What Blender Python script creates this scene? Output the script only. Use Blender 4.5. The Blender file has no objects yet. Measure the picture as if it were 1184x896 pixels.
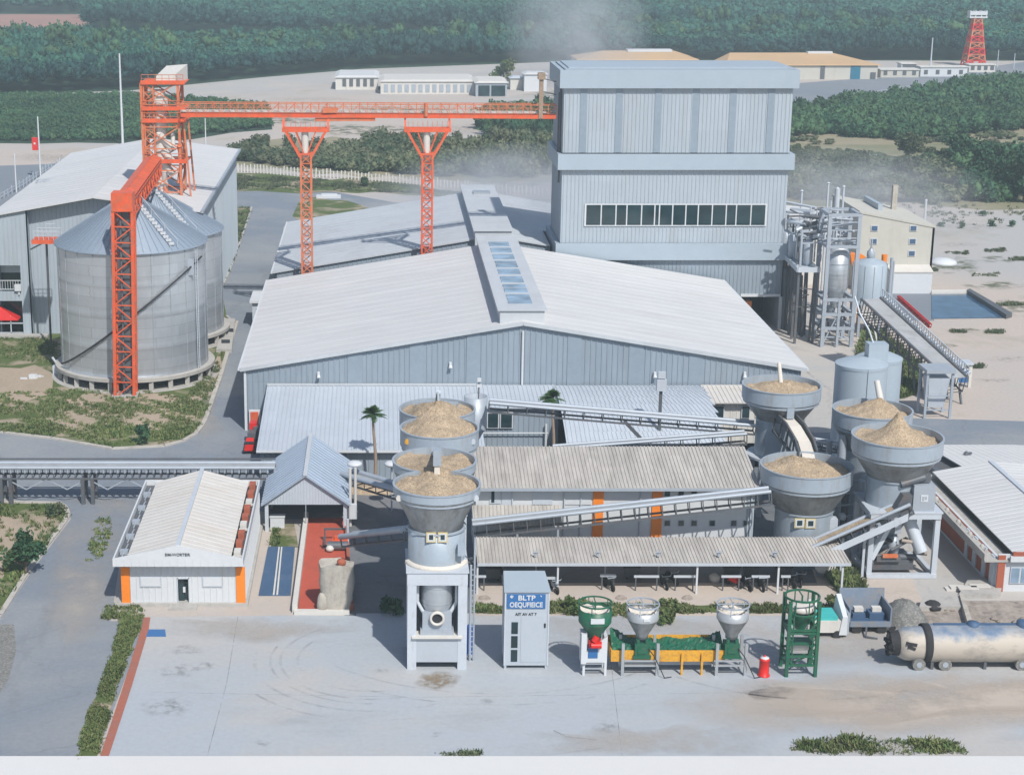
import bpy, math, random
import numpy as np
from mathutils import Vector, Matrix
random.seed(7); RNG = np.random.default_rng(11)
S = bpy.context.scene; COL = S.collection
R = math.radians; PI = math.pi
# ---------------------------------------------------------------- camera survey
H = 50.0; F = 2023.0; CX = 440.0; CY = 448.0; TH = R(15); CT, ST = math.cos(TH), math.sin(TH)
def P(px, py, z=0.0):
    """surveyed position on the level z"""
    a = TH + math.atan2(py - CY, F)
    Y = (H - z) / math.tan(a)
    d = Y * CT + (H - z) * ST
    return ((px - CX) * d / F, Y, z)
def Q(px, py, Y):
    """surveyed position on the vertical plane at distance Y"""
    a = TH + math.atan2(py - CY, F)
    z = H - Y * math.tan(a)
    d = Y * CT + (H - z) * ST
    return ((px - CX) * d / F, Y, z)
def V(*a): return Vector(a)
# ---------------------------------------------------------------- object helpers
ORG = {}
def props(o, label=None, cat=None, group=None, kind=None):
    if label: o['label'] = label
    if cat: o['category'] = cat
    if group: o['group'] = group
    if kind: o['kind'] = kind
    return o
def thing(name, label, cat, loc, group=None):
    o = bpy.data.objects.new(name, None); o.empty_display_size = .3
    COL.objects.link(o); o.location = loc; ORG[o] = Vector(loc)
    return props(o, label, cat, group)
class MB:
    def __init__(s): s.v = []; s.f = []; s.m = []; s.sm = []
    def add(s, vs, fs, mi=0, smooth=False):
        b = len(s.v); s.v.extend([tuple(x) for x in vs])
        for f in fs:
            s.f.append([b + i for i in f]); s.m.append(mi); s.sm.append(smooth)
        return s
    def box(s, x0, x1, y0, y1, z0, z1, mi=0):
        vs = [(x, y, z) for z in (z0, z1) for y in (y0, y1) for x in (x0, x1)]
        return s.add(vs, [(0,2,3,1),(4,5,7,6),(0,1,5,4),(2,6,7,3),(0,4,6,2),(1,3,7,5)], mi)
    def hexa(s, b, t, mi=0):
        """two matching rings of n points"""
        n = len(b)
        return s.add(list(b) + list(t), [tuple(range(n))[::-1], tuple(range(n, 2*n))] + [(i, (i+1) % n, n + (i+1) % n, n + i) for i in range(n)], mi)
    def bar(s, p, q, w, h=None, mi=0, up=(0,0,1)):
        h = h or w; p = Vector(p); q = Vector(q); d = (q - p)
        if d.length < 1e-6: return s
        d.normalize(); u = Vector(up)
        if abs(d.dot(u)) > .98: u = Vector((0,1,0))
        a = d.cross(u).normalized(); b = a.cross(d)
        c = [(-1,-1),(1,-1),(1,1),(-1,1)]
        return s.hexa([p + a*w/2*i + b*h/2*j for i, j in c][::-1], [q + a*w/2*i + b*h/2*j for i, j in c][::-1], mi)
    def tube(s, p, q, r, r2=None, n=10, mi=0, cap=True):
        r2 = r if r2 is None else r2; p = Vector(p); q = Vector(q); d = (q - p).normalized()
        u = Vector((0,0,1)) if abs(d.z) < .9 else Vector((1,0,0))
        a = d.cross(u).normalized(); b = d.cross(a)
        ra = [p + (a*math.cos(t) + b*math.sin(t))*r for t in [2*PI*i/n for i in range(n)]]
        rb = [q + (a*math.cos(t) + b*math.sin(t))*r2 for t in [2*PI*i/n for i in range(n)]]
        s.add(ra + rb, [(i, n+i, n+(i+1) % n, (i+1) % n) for i in range(n)], mi, True)
        if cap:
            s.add(ra, [tuple(range(n))], mi); s.add(rb, [tuple(range(n))[::-1]], mi)
        return s
    def path(s, pts, r, n=8, mi=0):
        for a, b in zip(pts[:-1], pts[1:]): s.tube(a, b, r, n=n, mi=mi)
        return s
    def lathe(s, prof, c, n=32, mi=0, smooth=True, a0=0, a1=2*PI):
        """prof: (r,z) list"""
        full = abs(a1 - a0 - 2*PI) < 1e-6; m = n if full else n + 1
        vs = [(c[0] + r*math.cos(a0 + (a1-a0)*i/n), c[1] + r*math.sin(a0 + (a1-a0)*i/n), c[2] + z) for r, z in prof for i in range(m)]
        fs = [(k*m + i, k*m + (i+1) % m, (k+1)*m + (i+1) % m, (k+1)*m + i) for k in range(len(prof)-1) for i in range(n)]
        return s.add(vs, fs, mi, smooth)
    def loft(s, rings, mi=0, smooth=False, capa=False, capb=False):
        n = len(rings[0]); vs = [p for r in rings for p in r]
        s.add(vs, [(k*n + i, k*n + (i+1) % n, (k+1)*n + (i+1) % n, (k+1)*n + i) for k in range(len(rings)-1) for i in range(n)], mi, smooth)
        if capa: s.add(rings[0], [tuple(range(n))[::-1]], mi)
        if capb: s.add(rings[-1], [tuple(range(n))], mi)
        return s
    def poly(s, pts, mi=0): return s.add(pts, [tuple(range(len(pts)))], mi)
    def slab(s, A, B, C, D, t, mi=0):
        """plate whose outer face is A B C D, t thick inward"""
        A, B, C, D = map(Vector, (A, B, C, D)); n = (D - A).cross(B - A).normalized()
        o = [A, B, C, D]; i = [p - n*t for p in o]
        return s.hexa(i[::-1], o[::-1], mi)
    def ribs(s, A, B, C, D, pitch=.5, h=.05, w=.14, t=.12, mi=0, rm=None, off=.0):
        """ribbed sheet: slab A B / D C with ribs running from edge AB to edge DC"""
        A, B, C, D = map(Vector, (A, B, C, D)); n = (D - A).cross(B - A).normalized()
        s.slab(A, B, C, D, t, mi)
        L = max((B-A).length, (C-D).length); k = max(2, int(L/pitch)); hw = w/2/L; e = n*.002
        for i in range(k):
            u = (i + .5)/k
            q = []
            for uu, hh in ((u-hw, 0), (u-hw*.55, h), (u+hw*.55, h), (u+hw, 0)):
                q.append((A + (B-A)*uu + n*hh + e*0, D + (C-D)*uu + n*hh))
            vs = [p[0] for p in q] + [p[1] for p in q]
            s.add(vs, [(0,4,5,1),(1,5,6,2),(2,6,7,3),(3,2,1,0),(4,7,6,5)], mi if rm is None else rm)
        return s
    def build(s, name, mat, parent=None, label=None, cat=None, group=None, kind=None):
        mats = mat if isinstance(mat, (list, tuple)) else [mat]
        if parent is not None: o0 = ORG[parent]
        elif kind in ('structure', 'stuff') or not s.v: o0 = Vector((0,0,0))
        else:
            a = np.array(s.v); lo = a.min(0); hi = a.max(0); o0 = Vector(((lo[0]+hi[0])/2, (lo[1]+hi[1])/2, lo[2]))
        me = bpy.data.meshes.new(name)
        me.from_pydata([(x-o0.x, y-o0.y, z-o0.z) for x, y, z in s.v], [], s.f)
        for m in mats: me.materials.append(m)
        me.polygons.foreach_set('material_index', s.m)
        me.polygons.foreach_set('use_smooth', s.sm)
        me.update()
        o = bpy.data.objects.new(name, me); COL.objects.link(o)
        if parent is not None: o.parent = parent; ORG[o] = ORG[parent]
        else: o.location = o0; ORG[o] = o0
        return props(o, label, cat, group, kind)
def copy_tree(o, parent=None):
    c = o.copy(); COL.objects.link(c)
    if parent is not None: c.parent = parent
    for ch in list(o.children): copy_tree(ch, c)
    return c
# ---------------------------------------------------------------- materials
def _n(nt, t, **k):
    n = nt.nodes.new(t)
    for a, b in k.items(): setattr(n, a, b)
    return n
def newmat(name):
    m = bpy.data.materials.new(name); m.use_nodes = True; nt = m.node_tree
    return m, nt, nt.nodes['Principled BSDF']
def noise(nt, co, scale, detail=5, rough=.6, stretch=None, dist=0):
    if stretch:
        mp = _n(nt, 'ShaderNodeMapping'); mp.inputs['Scale'].default_value = stretch
        nt.links.new(co, mp.inputs['Vector']); co = mp.outputs[0]
    t = _n(nt, 'ShaderNodeTexNoise'); t.inputs['Scale'].default_value = scale
    t.inputs['Detail'].default_value = detail; t.inputs['Roughness'].default_value = rough; t.inputs['Distortion'].default_value = dist
    nt.links.new(co, t.inputs['Vector']); return t.outputs['Fac']
def ramp(nt, fac, lo, hi, a=0.0, b=1.0):
    r = _n(nt, 'ShaderNodeMapRange'); r.inputs['From Min'].default_value = lo; r.inputs['From Max'].default_value = hi
    r.inputs['To Min'].default_value = a; r.inputs['To Max'].default_value = b
    nt.links.new(fac, r.inputs['Value']); return r.outputs[0]
def mix(nt, fac, a, b, mode='MIX'):
    m = _n(nt, 'ShaderNodeMix', data_type='RGBA', blend_type=mode)
    if hasattr(fac, 'links') or hasattr(fac, 'is_linked'): nt.links.new(fac, m.inputs[0])
    else: m.inputs[0].default_value = fac
    for k, x in ((6, a), (7, b)):
        if isinstance(x, tuple): m.inputs[k].default_value = (*x[:3], 1)
        else: nt.links.new(x, m.inputs[k])
    return m.outputs[2]
def sc(c, k): return tuple(min(1, x*k) for x in c)
def pm(name, col, rough=.6, metal=0, var=.12, scale=.35, stretch=None, dirt=None, dlo=.55, dhi=.8, dscale=.8, dstretch=(1,1,.25), bump=.0, bscale=8, coord='Object', spec=.4, panel=None):
    """painted / weathered surface: two noise scales of tone, a dirt colour in streaks, light bump"""
    m, nt, bs = newmat(name); tc = _n(nt, 'ShaderNodeTexCoord').outputs[coord]
    a = noise(nt, tc, scale, 4, .6, stretch); b = noise(nt, tc, scale*9, 5, .65, stretch)
    s = _n(nt, 'ShaderNodeMath', operation='ADD'); nt.links.new(a, s.inputs[0]); nt.links.new(b, s.inputs[1])
    f = ramp(nt, s.outputs[0], .7, 1.3)
    c = mix(nt, f, sc(col, 1-var), sc(col, 1+var))
    if panel:
        sp = _n(nt, 'ShaderNodeSeparateXYZ'); nt.links.new(tc, sp.inputs[0]); cb = _n(nt, 'ShaderNodeCombineXYZ')
        if panel[0] == 'w':
            ad = _n(nt, 'ShaderNodeMath', operation='ADD'); nt.links.new(sp.outputs[0], ad.inputs[0]); nt.links.new(sp.outputs[1], ad.inputs[1]); nt.links.new(ad.outputs[0], cb.inputs[0]); nt.links.new(sp.outputs[2], cb.inputs[1])
        else: nt.links.new(sp.outputs[panel[0] == 'y'], cb.inputs[0]); nt.links.new(sp.outputs[panel[0] != 'y'], cb.inputs[1])
        bk = _n(nt, 'ShaderNodeTexBrick'); bk.offset = .37; bk.squash = 1; nt.links.new(cb.outputs[0], bk.inputs['Vector']); p_ = panel[3]
        bk.inputs['Color1'].default_value = (1-p_,)*3 + (1,); bk.inputs['Color2'].default_value = (1+p_*.6,)*3 + (1,); bk.inputs['Mortar'].default_value = (1-p_*1.9,)*3 + (1,)
        bk.inputs['Scale'].default_value = 1; bk.inputs['Mortar Size'].default_value = .03; bk.inputs['Brick Width'].default_value = panel[1]; bk.inputs['Row Height'].default_value = panel[2]
        c = mix(nt, 1.0, c, bk.outputs['Color'], 'MULTIPLY')
    if dirt:
        d = ramp(nt, noise(nt, tc, dscale, 7, .7, dstretch), dlo, dhi, 0, .8)
        c = mix(nt, d, c, dirt)
    nt.links.new(c, bs.inputs['Base Color'])
    bs.inputs['Roughness'].default_value = rough; bs.inputs['Metallic'].default_value = metal
    bs.inputs['Specular IOR Level'].default_value = spec
    nt.links.new(ramp(nt, b, .3, .7, rough*.85, min(1, rough*1.15)), bs.inputs['Roughness'])
    if bump:
        bn = _n(nt, 'ShaderNodeBump'); bn.inputs['Strength'].default_value = bump; bn.inputs['Distance'].default_value = .05
        nt.links.new(noise(nt, tc, bscale, 6, .7), bn.inputs['Height']); nt.links.new(bn.outputs[0], bs.inputs['Normal'])
    return m
def groundmat(name, col, col2, dark, scale=.05, patch=(.45,.65), fine=.12, cracks=False, speck=None, streak=None, bump=.3):
    """ground: patches of col2 over col, fine grain, darker stains, optional cracks"""
    m, nt, bs = newmat(name); tc = _n(nt, 'ShaderNodeTexCoord').outputs['Object']
    a = ramp(nt, noise(nt, tc, scale, 8, .62, None, .6), patch[0], patch[1])
    c = mix(nt, a, col, col2)
    st = ramp(nt, noise(nt, tc, scale*4.3, 6, .7, streak, .3), .56, .74, 0, .55)
    c = mix(nt, st, c, dark)
    g = noise(nt, tc, 2.6, 9, .75)
    gg = ramp(nt, g, .25, .75, 1-fine, 1+fine)
    mm = _n(nt, 'ShaderNodeVectorMath', operation='SCALE'); nt.links.new(c, mm.inputs[0]); nt.links.new(gg, mm.inputs['Scale']); c = mm.outputs[0]
    if speck:
        sp = ramp(nt, noise(nt, tc, 1.1, 9, .8), .62, .68, 0, .8); c = mix(nt, sp, c, speck)
    if cracks:
        v = _n(nt, 'ShaderNodeTexVoronoi', feature='DISTANCE_TO_EDGE'); v.inputs['Scale'].default_value = .11
        nz = noise(nt, tc, .6, 5, .6); ad = _n(nt, 'ShaderNodeVectorMath', operation='ADD')
        sc2 = _n(nt, 'ShaderNodeVectorMath', operation='SCALE'); cb = _n(nt, 'ShaderNodeCombineXYZ'); nt.links.new(nz, cb.inputs[0]); nt.links.new(nz, cb.inputs[1])
        nt.links.new(cb.outputs[0], sc2.inputs[0]); sc2.inputs['Scale'].default_value = 3.0
        nt.links.new(tc, ad.inputs[0]); nt.links.new(sc2.outputs[0], ad.inputs[1]); nt.links.new(ad.outputs[0], v.inputs['Vector'])
        c = mix(nt, ramp(nt, v.outputs['Distance'], .002, .012, .35, 0), c, dark)
    nt.links.new(c, bs.inputs['Base Color']); bs.inputs['Roughness'].default_value = .9; bs.inputs['Specular IOR Level'].default_value = .25
    bn = _n(nt, 'ShaderNodeBump'); bn.inputs['Strength'].default_value = bump; bn.inputs['Distance'].default_value = .06
    nt.links.new(g, bn.inputs['Height']); nt.links.new(bn.outputs[0], bs.inputs['Normal'])
    return m
def leafmat(name, col, col2, attr=True):
    m, nt, bs = newmat(name)
    at = _n(nt, 'ShaderNodeAttribute', attribute_name='tint'); tc = _n(nt, 'ShaderNodeTexCoord').outputs['Object']
    c = mix(nt, at.outputs['Fac'], col, col2)
    f = ramp(nt, noise(nt, tc, .03, 6, .65), .35, .65, .62, 1.35)
    mm = _n(nt, 'ShaderNodeVectorMath', operation='SCALE'); nt.links.new(c, mm.inputs[0]); nt.links.new(f, mm.inputs['Scale'])
    nt.links.new(mm.outputs[0], bs.inputs['Base Color']); bs.inputs['Roughness'].default_value = .75
    bs.inputs['Specular IOR Level'].default_value = .2
    return m
DUST = True; EXPO = 0.33
M = {}
M['clad'] = pm('pale_cladding', (.365,.415,.46), .5, .0, .05, .12, (1,1,.3), (.29,.30,.31), .52, .85, .5, (1,1,.12), panel=('w',2.9,6.2,.035))
M['clad_blue'] = pm('blue_grey_cladding', (.255,.305,.355), .5, 0, .07, .15, (1,1,.3), (.20,.22,.24), .52, .85, .6, (1,1,.12), panel=('w',3.0,5.0,.04))
M['clad_strip'] = pm('translucent_strip', (.24,.29,.34), .45, 0, .08, .2)
M['band'] = pm('flashing_band', (.34,.40,.455), .45, 0, .04, .1, None, (.32,.36,.40), .6, .85, .4)
M['white_roof'] = pm('white_roof_sheet', (.545,.545,.545), .6, 0, .06, .06, (.25,1,1), (.42,.40,.38), .58, .9, .10, (.35,1.6,1), panel=('x',7.0,2.2,.013))
M['light_roof'] = pm('light_roof_sheet', (.47,.495,.52), .5, 0, .05, .08, None, (.36,.37,.38), .5, .8, .25, (1,.3,1), panel=('x',6.0,2.2,.03))
M['lean_roof'] = pm('bluish_roof_sheet', (.44,.48,.53), .45, 0, .06, .1, None, (.38,.42,.48), .5, .8, .4, (1,.25,1), panel=('y',8.3,1.7,.035))
M['shed_roof'] = pm('blue_grey_roof_sheet', (.36,.43,.52), .4, .2, .07, .2, None, (.30,.34,.40), .5, .8, .5, (.3,1,1), panel=('x',2.6,1.5,.05))
M['old_roof'] = pm('aged_fibre_roof', (.43,.405,.375), .8, 0, .12, .15, (1,.3,1), (.27,.25,.23), .46, .7, 1.2, (1.4,.12,1), panel=('y',3.1,1.2,.07))
M['beige_roof'] = pm('beige_roof_sheet', (.57,.545,.51), .6, 0, .05, .12, None, (.50,.44,.37), .5, .8, .35, (.3,1.5,1), panel=('x',3.0,1.6,.03))
M['white'] = pm('white_wall_paint', (.56,.58,.60), .6, 0, .04, .3, None, (.45,.42,.38), .6, .85, .7, (1,1,.3))
M['offwhite'] = pm('off_white_wall', (.58,.56,.52), .7, 0, .05, .3, None, (.40,.36,.31), .55, .8, .6)
M['cream'] = pm('cream_render', (.48,.465,.415), .8, 0, .05, .2, None, (.38,.36,.31), .55, .8, .4)
M['orange'] = pm('orange_paint', (.80,.22,.02), .5, 0, .07, .6, None, (.45,.16,.05), .6, .85, 1.0)
M['redor'] = pm('red_orange_steel', (.68,.10,.032), .5, 0, .2, .8, None, (.36,.14,.08), .47, .68, 1.8, (1,1,1))
M['faded'] = pm('faded_orange_steel', (.56,.15,.06), .6, 0, .2, .8, None, (.38,.27,.20), .48, .66, 1.3, (1,1,1))
M['red'] = pm('red_paint', (.62,.02,.015), .4, 0, .08, 1)
M['redfloor'] = pm('red_deck_paint', (.44,.085,.05), .75, 0, .12, .3, None, (.26,.075,.055), .5, .8, .6, (1,.5,1), .2, 6)
M['bluefloor'] = pm('blue_plate', (.055,.105,.19), .6, 0, .15, .4, None, (.14,.16,.18), .52, .8, .6, (1,1,1))
M['brickred'] = pm('terracotta_panel', (.36,.10,.055), .8, 0, .12, 1.2, None, (.22,.08,.06), .5, .8, 1)
M['steel'] = pm('grey_painted_steel', (.36,.40,.45), .45, .15, .08, .8, None, (.25,.23,.21), .58, .82, 1.4)
M['steel_l'] = pm('light_grey_steel', (.50,.54,.59), .45, .1, .07, .8, None, (.33,.31,.28), .58, .82, 1.4)
M['darksteel'] = pm('dark_weathered_steel', (.11,.12,.135), .55, .2, .2, 1.0, None, (.16,.11,.08), .5, .75, 1.2, (1,1,1))
M['hop'] = pm('hopper_band_paint', (.33,.385,.445), .45, .1, .06, .6, None, (.24,.22,.20), .50, .8, 1.6, (1,1,.25))
M['hopcone'] = pm('hopper_cone_steel', (.27,.285,.295), .45, .3, .10, .7, (1,1,.3), (.13,.115,.10), .46, .74, 1.8, (1,1,.16), panel=('w',1.9,9,.06))
M['hopcyl'] = pm('hopper_skirt_paint', (.33,.385,.44), .45, .15, .06, .6, None, (.24,.22,.19), .5, .85, 1.2, (1,1,.25))
M['galv'] = pm('galvanised_steel', (.50,.53,.56), .38, .55, .06, .3, (1,1,.3), (.42,.43,.44), .6, .9, .5, (1.2,1.2,.15), panel=('w',11.0,1.15,.10))
M['galvroof'] = pm('galvanised_roof', (.235,.29,.36), .6, .1, .06, .4, None, (.28,.31,.35), .55, .85, .6, (1,1,1))
M['zinc'] = pm('zinc_hopper', (.42,.44,.46), .4, .4, .08, 2)
M['green'] = pm('green_machine_paint', (.006,.105,.055), .45, 0, .2, 2, None, (.07,.10,.07), .46, .7, 3.5, (1,1,1))
M['yellow'] = pm('yellow_machine_paint', (.66,.33,.03), .5, 0, .12, 1, None, (.25,.15,.06), .48, .7, 3, (1,1,1))
M['blue'] = pm('blue_paint', (.02,.09,.38), .4, 0, .1, 2)
M['signblue'] = pm('sign_blue', (.03,.13,.33), .45, 0, .05, 1.5)
M['teal'] = pm('teal_paint', (.05,.42,.40), .5, 0, .1, 1.5)
M['cabinet'] = pm('cabinet_grey', (.43,.47,.52), .4, .1, .04, .6, None, (.33,.34,.35), .6, .85, 1, (1,1,.3))
M['concrete'] = pm('concrete', (.40,.385,.36), .85, 0, .1, .5, None, (.24,.22,.20), .5, .78, 1.2, (1,1,.5), .3, 10)
M['kerb'] = pm('kerb_stone', (.44,.41,.37), .9, 0, .12, .6, None, (.27,.24,.2), .5, .75, .8, (1,1,1), .3, 10)
M['stone'] = pm('rough_concrete', (.42,.39,.34), .95, 0, .16, 1.2, None, (.24,.21,.18), .48, .7, 1.5, (1,1,.5), .8, 5)
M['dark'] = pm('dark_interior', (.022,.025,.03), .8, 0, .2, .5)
M['rubber'] = pm('belt_rubber', (.06,.065,.07), .8, 0, .2, .5, None, (.16,.14,.12), .5, .75, .8, (1,1,1))
M['belt'] = pm('dusty_belt', (.33,.34,.35), .85, 0, .12, .4, None, (.20,.20,.20), .5, .75, .9, (1,1,1))
M['grain'] = pm('grain', (.46,.365,.255), .95, 0, .3, 1.2, None, (.22,.14,.08), .45, .6, 9, (1,1,1), 1.0, 11)
M['flour'] = pm('pale_flow', (.62,.58,.52), .9, 0, .12, 3, None, (.45,.35,.24), .5, .8, 3, (1,1,1))
M['bark'] = pm('bark', (.16,.12,.085), .95, 0, .2, 2, None, None, bump=.5)
M['palmbark'] = pm('palm_trunk', (.30,.22,.16), .95, 0, .2, 3)
M['rubble'] = pm('rubble', (.34,.29,.25), .95, 0, .2, 2, None, (.15,.13,.11), .45, .65, 1.5, (1,1,1), .6, 6)
M['char'] = pm('soot_black', (.03,.03,.032), .9, 0, .3, 3)
M['gravelgrey'] = pm('dark_gravel', (.17,.17,.16), .95, 0, .3, 1.5, None, (.32,.30,.28), .5, .6, 6, (1,1,1), .8, 10)
M['ochre'] = pm('ochre_roof', (.50,.33,.18), .8, 0, .08, .06, None, (.45,.32,.2), .5, .8, .1)
M['glasspool'] = None
def glassmat(name, col, rough=.08):
    m, nt, bs = newmat(name); tc = _n(nt, 'ShaderNodeTexCoord').outputs['Object']
    nt.links.new(mix(nt, ramp(nt, noise(nt, tc, .5, 2, .5), .35, .65), sc(col, .7), sc(col, 1.4)), bs.inputs['Base Color'])
    bs.inputs['Roughness'].default_value = rough; bs.inputs['Specular IOR Level'].default_value = .6
    return m
M['glass'] = glassmat('dark_window_glass', (.012,.03,.036))
M['skyglass'] = glassmat('roof_light_glass', (.20,.28,.37), .2)
M['water'] = glassmat('pool_water', (.03,.075,.135), .12)
M['gr_sand'] = groundmat('sandy_soil', (.455,.395,.35), (.39,.38,.37), (.27,.25,.17), .012, (.42,.62), .12)
M['gr_yard'] = groundmat('yard_concrete', (.365,.392,.422), (.42,.405,.39), (.30,.295,.295), .035, (.47,.62), .09, False, None, (.4,1,1), .1)
M['gr_asph'] = groundmat('worn_asphalt', (.19,.215,.25), (.26,.27,.28), (.15,.158,.17), .05, (.44,.64), .13, True, None, (1,.25,1), .15)
M['gr_dark'] = groundmat('dark_asphalt', (.13,.14,.155), (.185,.19,.20), (.09,.095,.10), .07, (.42,.62), .12, True, None, None, .2)
M['gr_fardark'] = groundmat('far_asphalt', (.19,.21,.24), (.24,.25,.27), (.14,.15,.17), .02, (.42,.62), .06)
M['gr_tan'] = groundmat('tan_concrete', (.47,.405,.35), (.42,.38,.35), (.30,.26,.22), .08, (.42,.62), .08, False, None, None, .15)
M['gr_conc'] = groundmat('pale_concrete', (.40,.39,.375), (.45,.41,.37), (.29,.28,.27), .06, (.42,.62), .07, True, None, None, .15)
M['gr_lawn'] = groundmat('patchy_grass', (.085,.115,.035), (.33,.27,.20), (.05,.085,.025), .16, (.50,.60), .25, bump=.6)
M['gr_green'] = groundmat('grass_cover', (.06,.105,.035), (.09,.12,.045), (.20,.17,.11), .2, (.42,.62), .3, bump=.8)
M['gr_earth'] = groundmat('bare_earth', (.38,.30,.23), (.33,.27,.20), (.16,.15,.07), .14, (.4,.6), .15, bump=.5)
M['gr_scrub'] = groundmat('scrub_soil', (.19,.19,.11), (.30,.26,.18), (.08,.11,.04), .03, (.40,.60), .2, bump=.5)
M['gr_forest'] = groundmat('forest_floor', (.022,.05,.03), (.03,.06,.035), (.015,.03,.02), .02, (.42,.62), .3)
M['gr_red'] = groundmat('red_field', (.36,.20,.16), (.31,.18,.15), (.27,.17,.12), .03, (.42,.62), .08, False, None, (.1,1,1))
M['gr_brick'] = groundmat('red_paving', (.35,.12,.08), (.30,.13,.10), (.22,.10,.08), .6, (.42,.62), .12)
M['gr_assumed_pave'] = groundmat('assumed_pavement_concrete', (.585,.575,.565), (.60,.595,.585), (.55,.545,.54), .03, (.42,.62), .02, bump=.05)  # surface of the added near strip, only assumed to be paving
M['leaf'] = leafmat('tree_foliage', (.030,.085,.045), (.065,.125,.055))
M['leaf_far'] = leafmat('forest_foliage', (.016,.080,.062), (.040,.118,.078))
M['leaf_scrub'] = leafmat('scrub_foliage', (.05,.085,.045), (.14,.15,.085))
M['leaf_fresh'] = leafmat('fresh_grass', (.075,.13,.04), (.18,.19,.08))
M['palm'] = leafmat('palm_frond', (.035,.085,.03), (.06,.12,.04))

def tankmat():
    m, nt, bs = newmat('tank_shell'); tc = _n(nt, 'ShaderNodeTexCoord').outputs['Object']
    sp = _n(nt, 'ShaderNodeSeparateXYZ'); nt.links.new(tc, sp.inputs[0])
    ad = _n(nt, 'ShaderNodeMath', operation='ADD'); nt.links.new(sp.outputs[2], ad.inputs[0]); nt.links.new(ramp(nt, noise(nt, tc, .55, 6, .65), .3, .7, -.35, .35), ad.inputs[1])
    k = ramp(nt, ad.outputs[0], 2.2, 2.7); c = mix(nt, k, (.46,.41,.35), mix(nt, ramp(nt, noise(nt, tc, .5, 6, .7), .42, .6), (.26,.28,.31), (.10,.16,.25)))
    c = mix(nt, ramp(nt, noise(nt, tc, 1.2, 8, .75, (.5,1,1)), .5, .7, 0, .8), c, (.20,.19,.18)); nt.links.new(c, bs.inputs['Base Color']); bs.inputs['Roughness'].default_value = .6; return m
M['tank'] = tankmat()
def stainmat(name, col, lo, hi, scale, mx=.7):
    m, nt, bs = newmat(name); tc = _n(nt, 'ShaderNodeTexCoord').outputs['Object']
    tr = _n(nt, 'ShaderNodeBsdfTransparent'); ms = _n(nt, 'ShaderNodeMixShader'); out = nt.nodes['Material Output']
    at = _n(nt, 'ShaderNodeAttribute', attribute_name='fade'); mu = _n(nt, 'ShaderNodeMath', operation='MULTIPLY'); nt.links.new(ramp(nt, noise(nt, tc, scale, 7, .7), lo, hi, 0, mx), mu.inputs[0]); nt.links.new(at.outputs['Fac'], mu.inputs[1]); nt.links.new(mu.outputs[0], ms.inputs[0]); nt.links.new(tr.outputs[0], ms.inputs[1]); nt.links.new(bs.outputs[0], ms.inputs[2]); nt.links.new(ms.outputs[0], out.inputs['Surface'])
    bs.inputs['Base Color'].default_value = (*col, 1); bs.inputs['Roughness'].default_value = .95; return m
M['tyre'] = stainmat('tyre_mark', (.19,.195,.2), .45, .72, .35, .3)
M['joint'] = stainmat('slab_joint', (.2,.195,.19), .35, .65, .7, .5)
M['oil'] = stainmat('oil_stain', (.16,.155,.15), .46, .7, 1.2, .45)
M['dust'] = stainmat('dust_film', (.45,.405,.36), .35, .65, .16, .6)
M['spill'] = stainmat('grain_dust', (.25,.19,.12), .36, .6, 2.2, .85)
M['pframe'] = pm('pale_yellow_frame', (.55,.45,.22), .5, 0, .06, 1)

M['trailer'] = pm('trailer_paint', (.17,.215,.28), .6, 0, .15, 1, None, (.26,.23,.20), .45, .7, 1.5, (1,1,1))

M['sandfilm'] = stainmat('sand_film', (.50,.43,.365), .3, .58, .12, .85)
M['scrubfilm'] = stainmat('scrub_film', (.12,.14,.075), .45, .6, .35, .85)
M['leaf_shade_tint'] = leafmat('shade_tinted_foliage', (.010,.045,.044), (.022,.070,.058))  # darker leaf colour, shade of the forest fronts painted in

M['darkred'] = pm('dark_red_paint', (.42,.02,.02), .5, 0, .15, 1)

M['deepblue'] = pm('blue_door_paint', (.02,.15,.24), .5, 0, .1, .5)
# ================================================================ GROUND
def wob(pts, step=25, amp=2.0, seed=1):
    r = random.Random(seed); out = []
    for i, (a, b) in enumerate(zip(pts, pts[1:] + pts[:1])):
        L = math.hypot(b[0]-a[0], b[1]-a[1]); k = max(1, int(L/step))
        for j in range(k):
            t = j/k; out.append((a[0] + (b[0]-a[0])*t + r.uniform(-amp, amp)*(j > 0)*2, a[1] + (b[1]-a[1])*t + r.uniform(-amp, amp)*(j > 0)))
    return out
def sheet(name, pts, mat, z, step=None, amp=2, seed=1, kind='structure', px=True):
    if step: pts = wob(pts, step, amp, seed)
    mb = MB(); w = [P(x, y, 0) for x, y in pts] if px else [(x, y, 0) for x, y in pts]
    w = [(a, b, z) for a, b, c in w]
    ar = sum(a[0]*b[1] - b[0]*a[1] for a, b in zip(w, w[1:] + w[:1]))
    if ar < 0: w = w[::-1]
    FILM = ('oil','dust','sandfilm','scrubfilm','spill')
    if mat in FILM:
        n = len(w); cx_ = sum(p[0] for p in w)/n; cy_ = sum(p[1] for p in w)/n; rings = [[(cx_+(a-cx_)*f, cy_+(b_-cy_)*f, z) for a, b_, c in w] for f in (.45, .75, 1.05)]
        mb.loft(rings[::-1]); mb.poly(rings[0]); o = mb.build(name, M[mat], kind=kind)
        at = o.data.attributes.new('fade', 'FLOAT', 'POINT'); at.data.foreach_set('value', [0.0]*n + [.6]*n + [1.0]*n + [1.0]*n); return o
    mb.poly(w); return mb.build(name, M[mat] if isinstance(mat, str) else mat, kind=kind)
mb = MB(); mb.poly([(-1600,-60,0),(1600,-60,0),(1600,2600,0),(-1600,2600,0)]); mb.build('ground', M['gr_sand'], kind='structure')
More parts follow.
